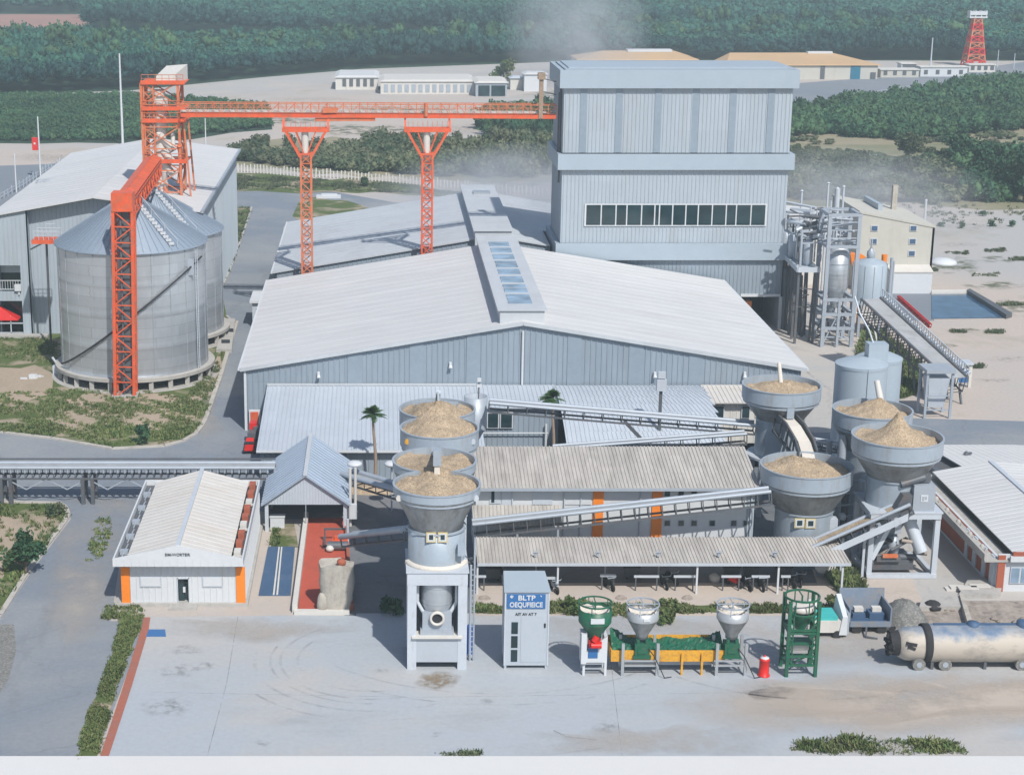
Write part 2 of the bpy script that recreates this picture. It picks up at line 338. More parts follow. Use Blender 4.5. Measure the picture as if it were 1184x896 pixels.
sheet('forest_floor', [(-900,119),(0,110),(150,105),(300,90),(420,80),(640,72),(760,70),(2100,72),(2300,-28),(-1500,-28)], 'gr_forest', .02)
sheet('red_field', [(-600,36),(101,34),(104,27),(99,17),(-600,16)], 'gr_red', .04, 40, .4)
sheet('hedge_ground', [(-400,112),(0,112),(140,110),(310,124),(315,150),(170,165),(0,166),(-400,168)], 'gr_forest', .02, 40, 2)
sheet('far_road', [(-500,118),(0,116),(120,108),(300,91),(410,82),(640,73),(700,73),(700,84),(640,82),(420,92),(310,106),(130,116),(0,121),(-500,124)], 'gr_conc', .03)
sheet('far_apron', [(905,98),(1100,84),(1184,72),(1500,70),(1500,88),(1184,88),(1100,97),(920,125),(860,130)], 'gr_fardark', .03, 60, 1)
sheet('far_lot', [(-400,182),(0,192),(60,190),(102,181),(78,205),(20,228),(0,240),(-400,330)], 'gr_fardark', .03)
sheet('scrub_ground', [(262,170),(330,160),(480,165),(560,158),(640,166),(645,212),(560,212),(420,206),(262,190)], 'gr_scrub', .02, 30, 4)
sheet('verge', [(262,200),(350,205),(470,212),(560,226),(640,232),(560,232),(470,226),(380,222),(262,222)], 'gr_lawn', .03, 30, 3)
sheet('thicket_ground', [(905,128),(960,118),(1040,112),(1184,98),(1600,92),(1700,260),(1184,242),(1100,240),(1000,236),(900,240)], 'gr_scrub', .02, 40, 4)
sheet('back_road', [(180,222),(380,221),(455,234),(600,252),(600,262),(440,248),(330,262),(230,262)], 'gr_asph', .012)
# roads
sheet('road', [(-260,1010),(-180,800),(0,716),(40,655),(82,600),(80,590),(0,575),(-260,565),(-260,505),(0,498),(60,505),(130,517),(190,514),(225,500),(240,480),(262,410),(255,300),(262,222),(335,222),(322,300),(300,440),(560,440),(560,600),(300,600),(200,712),(172,712),(60,1010)], 'gr_asph', .004)
sheet('lot', [(400,540),(900,540),(960,720),(398,716)], 'gr_dark', .008)
sheet('back_lot', [(290,420),(870,440),(900,545),(400,545),(300,540)], 'gr_dark', .006)
sheet('yard', [(50,1010),(120,874),(174,713),(300,712),(340,711),(412,712),(412,709),(545,709),(1300,706),(1420,1010)], 'gr_yard', .012)
sheet('booth_apron', [(128,718),(140,640),(180,560),(330,598),(345,640),(345,714)], 'gr_tan', .010)
sheet('canopy_floor', [(545,712),(548,674),(966,674),(975,700),(972,712)], 'gr_tan', .016)
sheet('service_floor', [(955,640),(1060,560),(1200,560),(1320,712),(975,712)], 'gr_conc', .014)
sheet('paving_strip', [(1010,690),(1000,660),(1040,640),(1075,712),(1025,712)], 'gr_tan', .020)
sheet('road_east', [(850,468),(1000,482),(1184,487),(1500,492),(1500,560),(1184,552),(1060,560),(860,560)], 'gr_asph', .006)
sheet('loading_floor', [(885,500),(870,430),(850,360),(900,350),(990,400),(1010,482),(1000,500)], 'gr_conc', .008)
sheet('sandy_track', [(820,790),(1000,776),(1184,772),(1400,778),(1400,838),(1184,842),(1010,858),(850,845),(740,812)], 'sandfilm', .016, 30, 5, 4)
sheet('sandy_track', [(880,800),(1184,784),(1400,790),(1400,820),(1184,826),(1000,838),(870,825)], 'sandfilm', .100, 30, 5, 4)
sheet('pump_floor', [(1028,336),(1080,336),(1080,371),(1028,371)], 'gr_fardark', .02)
# pale strip on the near side, maybe a frame border; added as assumed paving
y0 = P(0, 876)[1]
mb = MB(); mb.box(-80, 120, y0-14, y0, 0, .14)
mb.build('assumed_pavement', M['gr_assumed_pave'], kind='structure')
for i, (x, y, w_, h_) in enumerate([(250,148,60,5),(330,140,70,4),(420,150,80,6),(520,150,70,6),(600,120,50,4),(460,128,90,4),(360,115,60,3),(560,100,80,4),(660,110,60,6),(480,212,120,5),(600,215,60,6)]):
    sheet('scrub_film', [(x-w_,y),(x-w_*.4,y-h_),(x+w_*.5,y-h_*.8),(x+w_,y+h_*.2),(x+w_*.3,y+h_),(x-w_*.5,y+h_)], 'scrubfilm' if i % 3 else 'oil', .05+.004*i, 12, 1.5, i)
for i, (x, y, w_, h_) in enumerate([(1130,262,50,4),(1150,330,40,5),(1110,283,30,3),(1160,300,35,4),(1040,270,20,3),(1125,383,30,3),(1165,415,30,4),(1090,400,20,3),(1150,440,30,3),(900,330,30,8),(60,182,60,5),(150,176,60,4)]):
    sheet('scrub_film', [(x-w_,y),(x-w_*.4,y-h_),(x+w_*.5,y-h_*.8),(x+w_,y+h_*.2),(x+w_*.3,y+h_),(x-w_*.5,y+h_)], 'scrubfilm' if i % 2 else 'oil', .04+.003*i, 8, 1.2, i+40)
# lawns
L_SILO = [(-260,500),(0,500),(60,507),(130,519),(190,516),(226,502),(238,484),(270,385),(274,372),(262,366),(255,330),(-260,372)]
sheet('lawn', L_SILO, 'gr_lawn', .03)
sheet('bare_earth', [(45,478),(70,462),(120,455),(175,455),(215,463),(236,450),(250,415),(262,390),(266,386),(248,440),(222,490),(180,498),(130,492),(70,500)], 'gr_earth', .034, 14, 3)
sheet('gravel_patch', [(0,425),(40,422),(62,432),(60,455),(20,470),(-60,480),(-60,425)], 'gr_earth', .034, 14, 3, 5)
L_STRIP = [(250,330),(258,262),(268,240),(291,240),(284,262),(266,312),(258,330)]
sheet('lawn', L_STRIP, 'gr_lawn', .03)
sheet('lawn', [(345,235),(352,228),(400,232),(430,243),(350,258),(338,250)], 'gr_lawn', .03, 15, 2)
L_LEFT = [(-260,580),(0,582),(68,583),(78,593),(76,602),(36,655),(0,708),(-60,760),(-260,900)]
sheet('lawn', L_LEFT, 'gr_lawn', .03)
sheet('bare_earth', [(-60,600),(15,597),(40,612),(50,625),(20,622),(10,640),(0,700),(-60,760)], 'gr_earth', .036, 12, 3)
sheet('gravel_patch', [(-90,760),(0,722),(16,722),(18,740),(14,770),(0,800),(-80,880)], 'gravelgrey', .018, 12, 2, 3)
L_MED = [(88,880),(104,828),(128,765),(143,712),(164,712),(156,740),(134,795),(110,880)]
sheet('lawn', L_MED, 'gr_lawn', .05, 14, 1.5)
sheet('brick_strip', [(114,880),(142,795),(164,725),(166,714),(174,714),(172,728),(152,795),(124,880)], 'gr_brick', .045)
L_BACK = [(545,709),(548,702),(640,697),(680,698),(800,700),(960,702),(962,709)]
sheet('lawn', L_BACK, 'gr_lawn', .03, 16, 1.5)
L_E1 = [(955,665),(985,650),(1000,690),(1012,695),(980,695)]
sheet('lawn', L_E1, 'gr_green', .03, 10, 1.5)
L_E2 = [(1000,380),(1020,385),(1060,420),(1062,455),(1035,462),(1010,440),(990,410)]
sheet('lawn', L_E2, 'gr_green', .03, 12, 2.5)
L_NEAR = [(905,868),(930,855),(1000,850),(1060,856),(1110,852),(1118,872),(1000,874)]
sheet('weed_bed', L_NEAR, 'dust', .03, 14, 2)
L_E3 = [(1090,352),(1184,345),(1300,350),(1300,372),(1184,368),(1130,372)]
sheet('verge', [(1078,300),(1118,298),(1135,312),(1080,320)], 'scrubfilm', .03, 8, 3)
sheet('verge', [(1150,348),(1230,340),(1240,366),(1165,366)], 'scrubfilm', .03, 8, 3)
# kerbs
def kerb(pts, w=.25, h=.14, name='kerb'):
    mb = MB(); W = [Vector(P(x, y)) for x, y in pts]
    for a, b in zip(W[:-1], W[1:]):
        d = (b-a).normalized(); a2 = a - d*.05; b2 = b + d*.05
        mb.bar((a2.x, a2.y, h/2), (b2.x, b2.y, h/2), w, h)
    mb.build(name, M['kerb'], kind='structure')
kerb([(-260,500),(0,500),(60,507),(130,519),(190,516),(212,510),(226,502),(234,492),(238,484),(255,435),(270,385),(274,372)], .45)
kerb([(291,240),(284,262),(266,312),(258,330)])
kerb([(-260,580),(0,581),(68,582),(76,587),(79,595),(76,602),(36,655),(0,712),(-60,775)], .4)
kerb([(272,374),(262,366)])
def ringmark(px_, py_, r0, w, a0, a1, z, name='tyre_marks', mat='tyre', sy=1.0):
    x, y, _ = P(px_, py_); mb = MB(); n = 48
    for k in range(n):
        s, e = a0+(a1-a0)*k/n, a0+(a1-a0)*(k+1)/n
        mb.poly([(x+r0*math.cos(s),y+sy*r0*math.sin(s),z),(x+(r0+w)*math.cos(s),y+sy*(r0+w)*math.sin(s),z),(x+(r0+w)*math.cos(e),y+sy*(r0+w)*math.sin(e),z),(x+r0*math.cos(e),y+sy*r0*math.sin(e),z)])
    o = mb.build(name, M[mat], kind='structure'); at = o.data.attributes.new('fade','FLOAT','POINT'); at.data.foreach_set('value', [1.0]*len(o.data.vertices))
for i, (r0, w, a0, a1) in enumerate([(6.4,.22,PI*.62,PI*1.62),(5.2,.2,PI*.75,PI*1.55),(7.1,.2,PI*.9,PI*1.5),(8.2,.25,PI*.95,PI*1.7),(9.6,.2,PI*1.2,PI*1.62)]): ringmark(432,762, r0, w, a0, a1, .020+.004*i)
ringmark(560,700, 15.5, .2, PI*1.25, PI*1.75, .044); ringmark(560,700, 17.2, .2, PI*1.3, PI*1.7, .048); ringmark(900,720, 13, .25, PI*1.2, PI*1.65, .052)
def strip(pts, w, z, name='slab_joint', mat='joint'):
    mb = MB(); W = [Vector(P(x,y)) for x, y in pts]
    for a, b_ in zip(W[:-1], W[1:]):
        d = (b_-a).normalized(); s = Vector((-d.y,d.x,0))*w/2; mb.poly([(a-s)[:2]+(z,) if False else (a.x-s.x,a.y-s.y,z),(b_.x-s.x,b_.y-s.y,z),(b_.x+s.x,b_.y+s.y,z),(a.x+s.x,a.y+s.y,z)][::-1] if False else [(a.x+s.x,a.y+s.y,z),(a.x-s.x,a.y-s.y,z),(b_.x-s.x,b_.y-s.y,z),(b_.x+s.x,b_.y+s.y,z)])
    o = mb.build(name, M[mat], kind='structure'); at = o.data.attributes.new('fade','FLOAT','POINT'); at.data.foreach_set('value', [1.0]*len(o.data.vertices))
strip([(275,713),(262,790),(238,880)], .06, .018); strip([(700,712),(720,880)], .05, .018); strip([(174,800),(480,806),(900,800)], .04, .016)
strip([(1040,690),(1075,712)], .12, .024); strip([(905,408),(958,450)], .35, .016, 'drain_line', 'oil'); strip([(640,845),(655,852),(690,856)], .15, .06)
for i, (x, y, s) in enumerate([(215,752,1.5),(205,776,2.0),(190,818,2.6),(236,771,1.1),(560,812,.9),(505,850,.8),(440,776,.7),(300,860,1.0),(700,842,1.4),(890,800,2.2),(620,760,1.2)]):
    sheet('oil_stain', [(x-14*s,y),(x-6*s,y-4*s),(x+8*s,y-5*s),(x+15*s,y-1*s),(x+8*s,y+4*s),(x-7*s,y+4*s)], 'oil', .030+.003*i, 6, 1.2, i)
sheet('dust_film', [(560,712),(1184,712),(1184,770),(900,780),(640,770),(560,740)], 'dust', .070, 30, 4)
sheet('dust_film', [(180,716),(420,716),(420,730),(300,745),(190,735)], 'dust', .074, 20, 3)
sheet('dust_film', [(600,850),(800,838),(900,850),(900,874),(600,874)], 'dust', .078, 20, 4, 4)
sheet('dust_film', [(60,600),(120,590),(150,610),(130,700),(110,740),(70,760),(50,700)], 'dust', .05, 18, 5, 5)
sheet('dust_film', [(70,575),(290,575),(300,590),(90,600)], 'dust', .054, 18, 3, 6)
sheet('dust_film', [(225,440),(262,430),(250,470),(262,500),(230,520)], 'dust', .05, 14, 3, 7)
sheet('dust_film', [(400,560),(450,570),(470,600),(420,620),(402,600)], 'dust', .05, 10, 3, 8)
# ================================================================ VEGETATION MESHES
def ico(sub=1):
    import bmesh
    bm = bmesh.new(); bmesh.ops.create_icosphere(bm, subdivisions=sub, radius=1)
    v = np.array([x.co[:] for x in bm.verts]); f = np.array([[q.index for q in p.verts] for p in bm.faces]); bm.free(); return v, f
def leafquads(cent, size, rng, flat=.5):
    """random quads at the centres (n,3) -> verts (4n,3)"""
    n = len(cent); a = rng.normal(size=(n,3)); a /= np.linalg.norm(a, axis=1)[:,None]
    b = rng.normal(size=(n,3)); b -= a*(a*b).sum(1)[:,None]; b /= np.linalg.norm(b, axis=1)[:,None]
    s = (size*rng.uniform(.6, 1.3, n))[:,None]
    v = np.stack([cent - a*s, cent - b*s*flat, cent + a*s, cent + b*s*flat], 1)
    return v.reshape(-1,3)
def meshobj(name, V_, faces4, tint, mat, parent=None, loc=None):
    """fast mesh from numpy; faces4 (n,k)"""
    me = bpy.data.meshes.new(name); k = faces4.shape[1]; n = len(faces4)
    me.vertices.add(len(V_)); me.vertices.foreach_set('co', V_.astype(np.float32).ravel())
    me.loops.add(n*k); me.loops.foreach_set('vertex_index', faces4.astype(np.int32).ravel())
    me.polygons.add(n); me.polygons.foreach_set('loop_start', np.arange(0, n*k, k, dtype=np.int32))
    at = me.attributes.new('tint', 'FLOAT', 'POINT'); at.data.foreach_set('value', tint.astype(np.float32))
    me.materials.append(mat); me.update(calc_edges=True); me.validate()
    o = bpy.data.objects.new(name, me); COL.objects.link(o)
    if parent is not None: o.parent = parent; ORG[o] = ORG[parent]
    if loc is not None: o.location = loc; ORG[o] = Vector(loc)
    return o
def crown_template(rng, lobes=5, n=60, leaf=.22, blob=True):
    """crown of unit radius, z 0..~1.6; verts and quads"""
    vs = []; fs = []; off = 0
    C = np.array([[rng.uniform(-.5,.5), rng.uniform(-.5,.5), rng.uniform(.45,1.15)] for _ in range(lobes)]); Rr = rng.uniform(.38,.62,lobes)
    iv, jf = ico(1)
    for c, r in zip(C, Rr):
        v = iv*(r*.85)*(1 + rng.uniform(-.28,.22,(len(iv),1))) + c
        vs.append(v); fs.append(np.c_[jf, jf[:,2]] + off); off += len(v)
    k = rng.integers(0, lobes, n); d = rng.normal(size=(n,3)); d /= np.linalg.norm(d, axis=1)[:,None]
    cen = C[k] + d*(Rr[k]*rng.uniform(.8,1.2,n))[:,None]
    lv = leafquads(cen, leaf, rng, .7); vs.append(lv); fs.append(np.arange(len(lv)).reshape(-1,4) + off)
    return np.concatenate(vs), np.concatenate(fs)
kind_stuff = True
def mass(name, pts, sizes, heights, mat, rng, temps, cat=None, label=None, base=0.0, lift=0.0):
    """many crowns as ONE mesh (stuff)"""
    allv = []; allf = []; allt = []; off = 0
    which = rng.integers(0, len(temps), len(pts)); ang = rng.uniform(0, 2*PI, len(pts)); tint = rng.uniform(0, 1, len(pts))
    for ti, (tv, tf) in enumerate(temps):
        idx = np.where(which == ti)[0]
        if not len(idx): continue
        c, s = np.cos(ang[idx]), np.sin(ang[idx]); sz = sizes[idx]; hh = heights[idx]
        x = tv[None,:,0]*c[:,None] - tv[None,:,1]*s[:,None]; y = tv[None,:,0]*s[:,None] + tv[None,:,1]*c[:,None]
        X = pts[idx,0][:,None] + x*sz[:,None]; Y = pts[idx,1][:,None] + y*sz[:,None]
        Z = base + hh[:,None]*(lift + (1-lift)*tv[None,:,2]/1.6)
        v = np.stack([X,Y,Z], 2).reshape(-1,3); n = len(idx); nv = len(tv)
        f = (tf[None] + (np.arange(n)*nv)[:,None,None]).reshape(-1,4) + off
        t = np.clip(np.repeat(tint[idx], nv) + rng.uniform(-.2,.2,n*nv), 0, 1)
        allv.append(v); allf.append(f); allt.append(t); off += len(v)
    Vv = np.concatenate(allv); Ff = np.concatenate(allf); Tt = np.concatenate(allt)
    tri = Ff[:,2] == Ff[:,3]
    # split the degenerate quads into triangles
    me = bpy.data.meshes.new(name); n3 = int(tri.sum()); n4 = len(Ff) - n3
    me.vertices.add(len(Vv)); me.vertices.foreach_set('co', Vv.astype(np.float32).ravel())
    loops = np.concatenate([Ff[tri][:,:3].ravel(), Ff[~tri].ravel()]).astype(np.int32)
    me.loops.add(len(loops)); me.loops.foreach_set('vertex_index', loops)
    st = np.concatenate([np.arange(n3)*3, n3*3 + np.arange(n4)*4]).astype(np.int32)
    me.polygons.add(len(st)); me.polygons.foreach_set('loop_start', st)
    at = me.attributes.new('tint', 'FLOAT', 'POINT'); at.data.foreach_set('value', Tt.astype(np.float32))
    me.materials.append(mat); me.update(calc_edges=True)
    o = bpy.data.objects.new(name, me); COL.objects.link(o); ORG[o] = Vector((0,0,0))
    return props(o, label, None, None, 'stuff') if kind_stuff else o

def inpoly(x, y, poly):
    r = np.zeros(len(x), bool); n = len(poly)
    for i in range(n):
        x1, y1 = poly[i][:2]; x2, y2 = poly[(i+1) % n][:2]
        if y1 == y2: continue
        c = ((y1 > y) != (y2 > y)) & (x < (x2-x1)*(y-y1)/(y2-y1) + x1); r ^= c
    return r
def scatter(poly_px, spacing, rng, jit=.45):
    W = [P(x, y) for x, y in poly_px]; xs = [w[0] for w in W]; ys = [w[1] for w in W]
    gx, gy = np.meshgrid(np.arange(min(xs), max(xs), spacing), np.arange(min(ys), max(ys), spacing))
    gx = gx.ravel() + rng.uniform(-jit, jit, gx.size)*spacing; gy = gy.ravel() + rng.uniform(-jit, jit, gy.size)*spacing
    k = inpoly(gx, gy, W); return np.c_[gx[k], gy[k]]
far_t = [crown_template(RNG, 4, 70, .17) for _ in range(6)]
mid_t = [crown_template(RNG, 6, 260, .15) for _ in range(4)]
low_t = [crown_template(RNG, 4, 160, .20) for _ in range(3)]
def wood(name, poly, sp, rad, hgt, mat, temps, label):
    p = scatter(poly, sp, RNG); n = len(p)
    s = rad*RNG.uniform(.75, 1.3, n); h = hgt*RNG.uniform(.78, 1.15, n)
    return mass(name, p, s, h, M[mat], RNG, temps, None, label)
# far woods; Y cut-off chosen beyond the top edge of the view
def holes(p, k, s):
    f = np.sin(p[:,0]/s + 1.1) + np.sin(p[:,1]/(s*1.6) + .4) + np.sin((p[:,0]+p[:,1])/(s*.6)) + RNG.uniform(-.7,.7,len(p)); return p[f > k]
def wood(name, poly, sp, rad, hgt, mat, temps, label, gap=None):
    p = scatter(poly, sp, RNG)
    if gap is not None: p = holes(p, gap, 7.0)
    n = len(p); big = 1 + .35*np.clip(np.sin(p[:,0]/23) + np.sin(p[:,1]/31 + p[:,0]/17), -1, 1)*(hgt > 3)*.5
    s = rad*RNG.uniform(.7, 1.3, n); h = hgt*RNG.uniform(.72, 1.15, n)*big
    return mass(name, p, s, h, M[mat], RNG, temps, None, label, lift=.42 if name in ('forest','shade_tinted_edge') else 0)
wood('forest', [(-170,116),(0,106),(150,101),(300,86),(420,76),(640,69),(640,56),(104,56),(100,56),(-170,56)], 3.6, 2.5, 8.0, 'leaf_far', far_t, 'near belt of dense planted forest behind the far road')
wood('shade_tinted_edge', [(-170,120),(0,110),(150,104),(300,89),(420,79),(640,71.5),(640,67),(420,74),(300,83.5),(150,98),(0,103),(-170,112)], 3.2, 2.4, 8.6, 'leaf_shade_tint', far_t, 'front edge trees of the near forest with shade painted into their leaves')  # front rows coloured darker to paint the shaded face of each forest block
wood('shade_tinted_edge', [(101,38.5),(300,41),(640,47),(640,43),(300,37),(101,34.5)], 4.0, 3.2, 10.5, 'leaf_shade_tint', far_t, 'front edge trees of the middle forest block with shade painted into their leaves')
wood('shade_tinted_edge', [(640,70),(1400,71),(1400,66),(640,65)], 3.4, 2.6, 8.6, 'leaf_shade_tint', far_t, 'forest edge trees behind the ochre roofed warehouses with shade painted into their leaves')
wood('shade_tinted_edge', [(640,42),(1400,40),(1400,37),(640,39)], 4.5, 3.4, 10, 'leaf_shade_tint', far_t, 'front edge trees between the right forest blocks with shade painted into their leaves')
wood('forest', [(640,68),(700,66),(1400,68),(1400,36),(640,40)], 4.6, 3.3, 8.5, 'leaf_far', far_t, 'forest belt behind the ochre roofed warehouses')
wood('forest', [(-170,106),(0,98),(150,94),(300,80),(420,72),(640,66),(640,57),(-170,57)], 15, 3.6, 11.0, 'leaf', far_t, 'taller single trees standing out of the near forest')
wood('forest', [(640,62),(1400,62),(1400,38),(640,42)], 20, 4.2, 12.0, 'leaf', far_t, 'taller single trees standing out of the right forest')
wood('forest', [(101,36),(300,39),(640,46),(640,17),(99,19)], 5.6, 3.8, 9.5, 'leaf_far', far_t, 'forest block with a dark front edge beyond the clearing')
wood('forest', [(-300,15),(99,16),(640,17),(640,40),(1500,36),(1500,-14),(-300,-14)], 7.2, 4.8, 9, 'leaf_far', far_t, 'farthest forest fading blue into the haze')
wood('shrubbery', [(-200,114),(0,113),(140,112),(215,116),(308,125),(312,148),(170,163),(0,164),(-200,166)], 1.9, 1.35, 2.0, 'leaf', far_t, 'low dark green shrub field in front of the far road')
wood('thicket', [(268,172),(330,163),(480,168),(560,162),(636,168),(640,206),(560,206),(420,200),(268,188)], 2.7, 2.0, 3.4, 'leaf_scrub', mid_t, 'dusty thicket of scrub trees behind the bridge trestles', -.7)
wood('thicket', [(552,140),(590,132),(640,130),(640,158),(560,160)], 3.4, 2.6, 4.5, 'leaf', mid_t, 'green thicket patch left of the process tower', -1.4)
wood('thicket', [(905,132),(985,121),(1050,116),(1184,100),(1420,96),(1420,160),(1184,150),(1100,158),(1030,165),(905,158)], 3.2, 2.5, 4.6, 'leaf', mid_t, 'dense green thicket beyond the clearing on the east side', -1.3)
wood('thicket', [(905,190),(1000,196),(1100,190),(1120,232),(1080,238),(1000,232),(905,232)], 2.9, 2.2, 3.6, 'leaf_scrub', mid_t, 'dusty scrub behind the cream building', -.9)
wood('scrub', [(905,160),(1030,166),(1100,160),(1184,152),(1400,160),(1400,190),(1100,188),(1000,194),(905,188)], 2.6, 1.2, 1.2, 'leaf_scrub', low_t, 'sparse grey green scrub between the two thickets', -.3)
wood('thicket', [(1105,200),(1184,190),(1420,188),(1420,236),(1184,236),(1110,232)], 3.0, 2.5, 5.0, 'leaf', mid_t, 'dark thicket at the edge of the sandy ground', -1.5)
# grass and weeds
def tufts(poly, n, h, label, mat='leaf_fresh', w=.3, thr=None):
    W = [P(x, y) for x, y in poly]; xs = [q[0] for q in W]; ys = [q[1] for q in W]
    x = RNG.uniform(min(xs), max(xs), n*4); y = RNG.uniform(min(ys), max(ys), n*4); k = inpoly(x, y, W); x = x[k][:n]; y = y[k][:n]
    # clumping
    ph = np.sin(x*.9 + 1.3) + np.sin(y*.75) + np.sin((x+y)*1.7) + RNG.uniform(-1.7,1.7,len(x)); k = ph > (thr if thr is not None else -1.0); x, y, ph = x[k], y[k], ph[k]
    nb = 13; m = len(x); X = np.repeat(x, nb) + RNG.normal(0, w*.35, m*nb); Y = np.repeat(y, nb) + RNG.normal(0, w*.35, m*nb)
    a = RNG.uniform(0, 2*PI, m*nb); hh = .8*h*RNG.uniform(.4, 1.3, m*nb)*np.repeat(np.clip(.7 + .25*ph, .35, 1.4), nb); le = hh*.5
    dx, dy = np.cos(a), np.sin(a); ww = .025 + .035*RNG.uniform(size=m*nb)
    z0 = .03
    v = np.stack([np.c_[X - dy*ww, Y + dx*ww, np.full(len(X), z0)], np.c_[X + dy*ww, Y - dx*ww, np.full(len(X), z0)],
                  np.c_[X + dx*le + dy*ww*.6, Y + dy*le - dx*ww*.6, z0 + hh], np.c_[X + dx*le*1.2 - dy*ww*.4, Y + dy*le*1.2 + dx*ww*.4, z0 + hh*.85]], 1).reshape(-1,3)
    t = np.clip(np.repeat(np.repeat(RNG.uniform(0,1,m), nb), 4) + RNG.uniform(-.15,.15,len(v)), 0, 1)
    o = meshobj('grass', v, np.arange(len(v)).reshape(-1,4), t, M[mat]); return props(o, label, None, None, 'stuff')
tufts(L_MED, 4200, .22, 'overgrown grass in the strip beside the red brick edging', thr=-.5)
tufts([(0,470),(0,500),(60,506),(130,517),(190,514),(226,500),(240,480),(262,400),(248,420),(215,460),(160,452),(60,452),(0,455)], 5200, .28, 'patchy grass round the front silo', 'leaf_fresh', .35, -.1)
tufts([(-100,375),(0,388),(66,392),(66,425),(20,415),(-100,420)], 1600, .25, 'grass in front of the open ground-floor bay')
tufts(L_LEFT, 4200, .32, 'patchy grass beside the lower left road', 'leaf_fresh', .35, .1)
tufts(L_BACK, 2300, .36, 'weeds growing along the back edge of the yard', 'leaf_fresh', .3, -.6)
tufts(L_E1, 900, .55, 'grass strip beside the hopper support frame', 'leaf_fresh', .3, -2)
tufts(L_E2, 1500, .7, 'grass under the long inclined belt conveyor', 'leaf_fresh', .35, -2)
tufts([(905,868),(930,858),(1000,854),(1060,858),(1105,856),(1118,870),(1000,873)], 420, .36, 'weeds in the cracks at the near edge of the yard', 'leaf_fresh', .45, -1.2)
for i, (x, y, w_) in enumerate([(1106,293,14),(1150,290,12),(1140,318,16),(1108,383,8),(1128,424,9),(1150,384,10),(1075,312,8),(1168,352,16),(1176,300,10),(532,872,22)]):
    tufts([(x-w_,y-1),(x+w_,y-2),(x+w_,y+2),(x-w_,y+2)], 70, .3, ('sparse weed tuft patch number %s on open ground' % 'abcdefghijk'[i]) if False else None, 'leaf_scrub', .4, -2)
tufts([(262,203),(350,207),(470,214),(560,228),(470,224),(380,220),(262,220)], 2400, .4, 'dry grass along the back road', 'leaf_scrub', .5, -.2)
tufts([(655,700),(690,698),(712,706),(775,712),(775,720),(700,712),(655,712)], 240, .6, 'weeds behind the green hopper machines', 'leaf_fresh', .3, -2)
tufts(L_STRIP, 800, .45, 'weeds along the wall of the white hall', 'leaf_scrub', .4, -.3)
tufts([(1000,234),(1184,240),(1400,250),(1400,275),(1184,262),(1080,262)], 900, .4, 'dry tufts on the sandy ground', 'leaf_scrub', .5, .6)
tufts([(100,650),(112,600),(125,600),(132,612),(115,650)], 160, .3, 'weeds in a crack of the lower left road', 'leaf_fresh', .3, -2)
tufts([(120,716),(122,700),(165,700),(166,716)], 120, .3, 'weeds at the foot of the booth', 'leaf_fresh', .3, -2)
# individual bushes and trees
def limb_tree(name, label, loc, rad, hgt, trunk_h, seed, mat='leaf', group=None, cat='tree', leafn=1500, leaf=.16, lobes=11):
    rng = np.random.default_rng(seed); t = thing(name, label, cat, loc, group)
    x0, y0, z0 = loc; C = []
    for i in range(lobes):
        a = rng.uniform(0, 2*PI); rr = rng.uniform(.1, .72); C.append([math.cos(a)*rr*rad, math.sin(a)*rr*rad, trunk_h + (hgt-trunk_h)*rng.uniform(.15, .85)])
    C = np.array(C); Rr = rng.uniform(.26,.42,lobes)*rad
    k = rng.integers(0, lobes, leafn); d = rng.normal(size=(leafn,3)); d /= np.linalg.norm(d, axis=1)[:,None]
    cen = C[k] + d*(Rr[k]*rng.uniform(.45,1.1,leafn))[:,None]; cen[:,2] = np.maximum(cen[:,2], .12)
    v = leafquads(cen, leaf*rad, rng, .62)
    o = meshobj('crown', v, np.arange(len(v)).reshape(-1,4), np.repeat(np.clip(rng.uniform(0,1,lobes)[k] + rng.uniform(-.3,.3,leafn), 0, 1), 4), M[mat], t)
    mb = MB(); r = max(.04, rad*.07); tp = Vector((x0, y0, z0 + max(trunk_h, .3)))
    mb.tube((x0, y0, z0-.05), tp, r, r*.7, 8)
    for c in C: mb.tube(tp, (x0+c[0], y0+c[1], z0+c[2]), r*.5, r*.15, 5)
    mb.build('trunk', M['bark'], t); return t
def pl(px, py, z=0.03): x, y, _ = P(px, py); return (x, y, z)
limb_tree('bush', 'leafy green bush on the verge of the lower left road', pl(30,664), 1.9, 3.3, .7, 1, cat='bush', leafn=1100, leaf=.10)
limb_tree('bush', 'small bush beside the bend of the lower left kerb', pl(66,597), .9, 1.1, .2, 2, 'leaf_scrub', cat='bush', leafn=500)
limb_tree('bush', 'upright dark bush on the bare earth before the front silo', pl(165,514), 1.1, 2.2, .2, 3, cat='bush', leafn=700)
limb_tree('bush', 'dark weed bush at the left foot of the tall hopper tower', pl(454,711), 1.0, 1.2, .1, 4, cat='bush', leafn=600)
limb_tree('bush', 'pointed leafy bush behind the green hopper machine', pl(668,708), 1.0, 1.1, .1, 5, 'leaf_fresh', cat='bush', leafn=800)
limb_tree('bush', 'leafy bush between the two zinc hopper machines', pl(772,706), .75, .9, .1, 6, 'leaf_fresh', cat='bush', leafn=700)
limb_tree('bush', 'low bush in front of the weed strip by the zinc hoppers', pl(770,722), .7, .7, .1, 7, 'leaf_fresh', cat='bush', leafn=400)
limb_tree('bush', 'bush behind the white and teal cart', pl(967,706), .9, 1.2, .1, 17, 'leaf_fresh', cat='bush', leafn=600)
limb_tree('bush', 'round dark bush alone on the dry verge beyond the back road', pl(422,216), 1.2, 1.9, .3, 8, cat='bush', leafn=500)
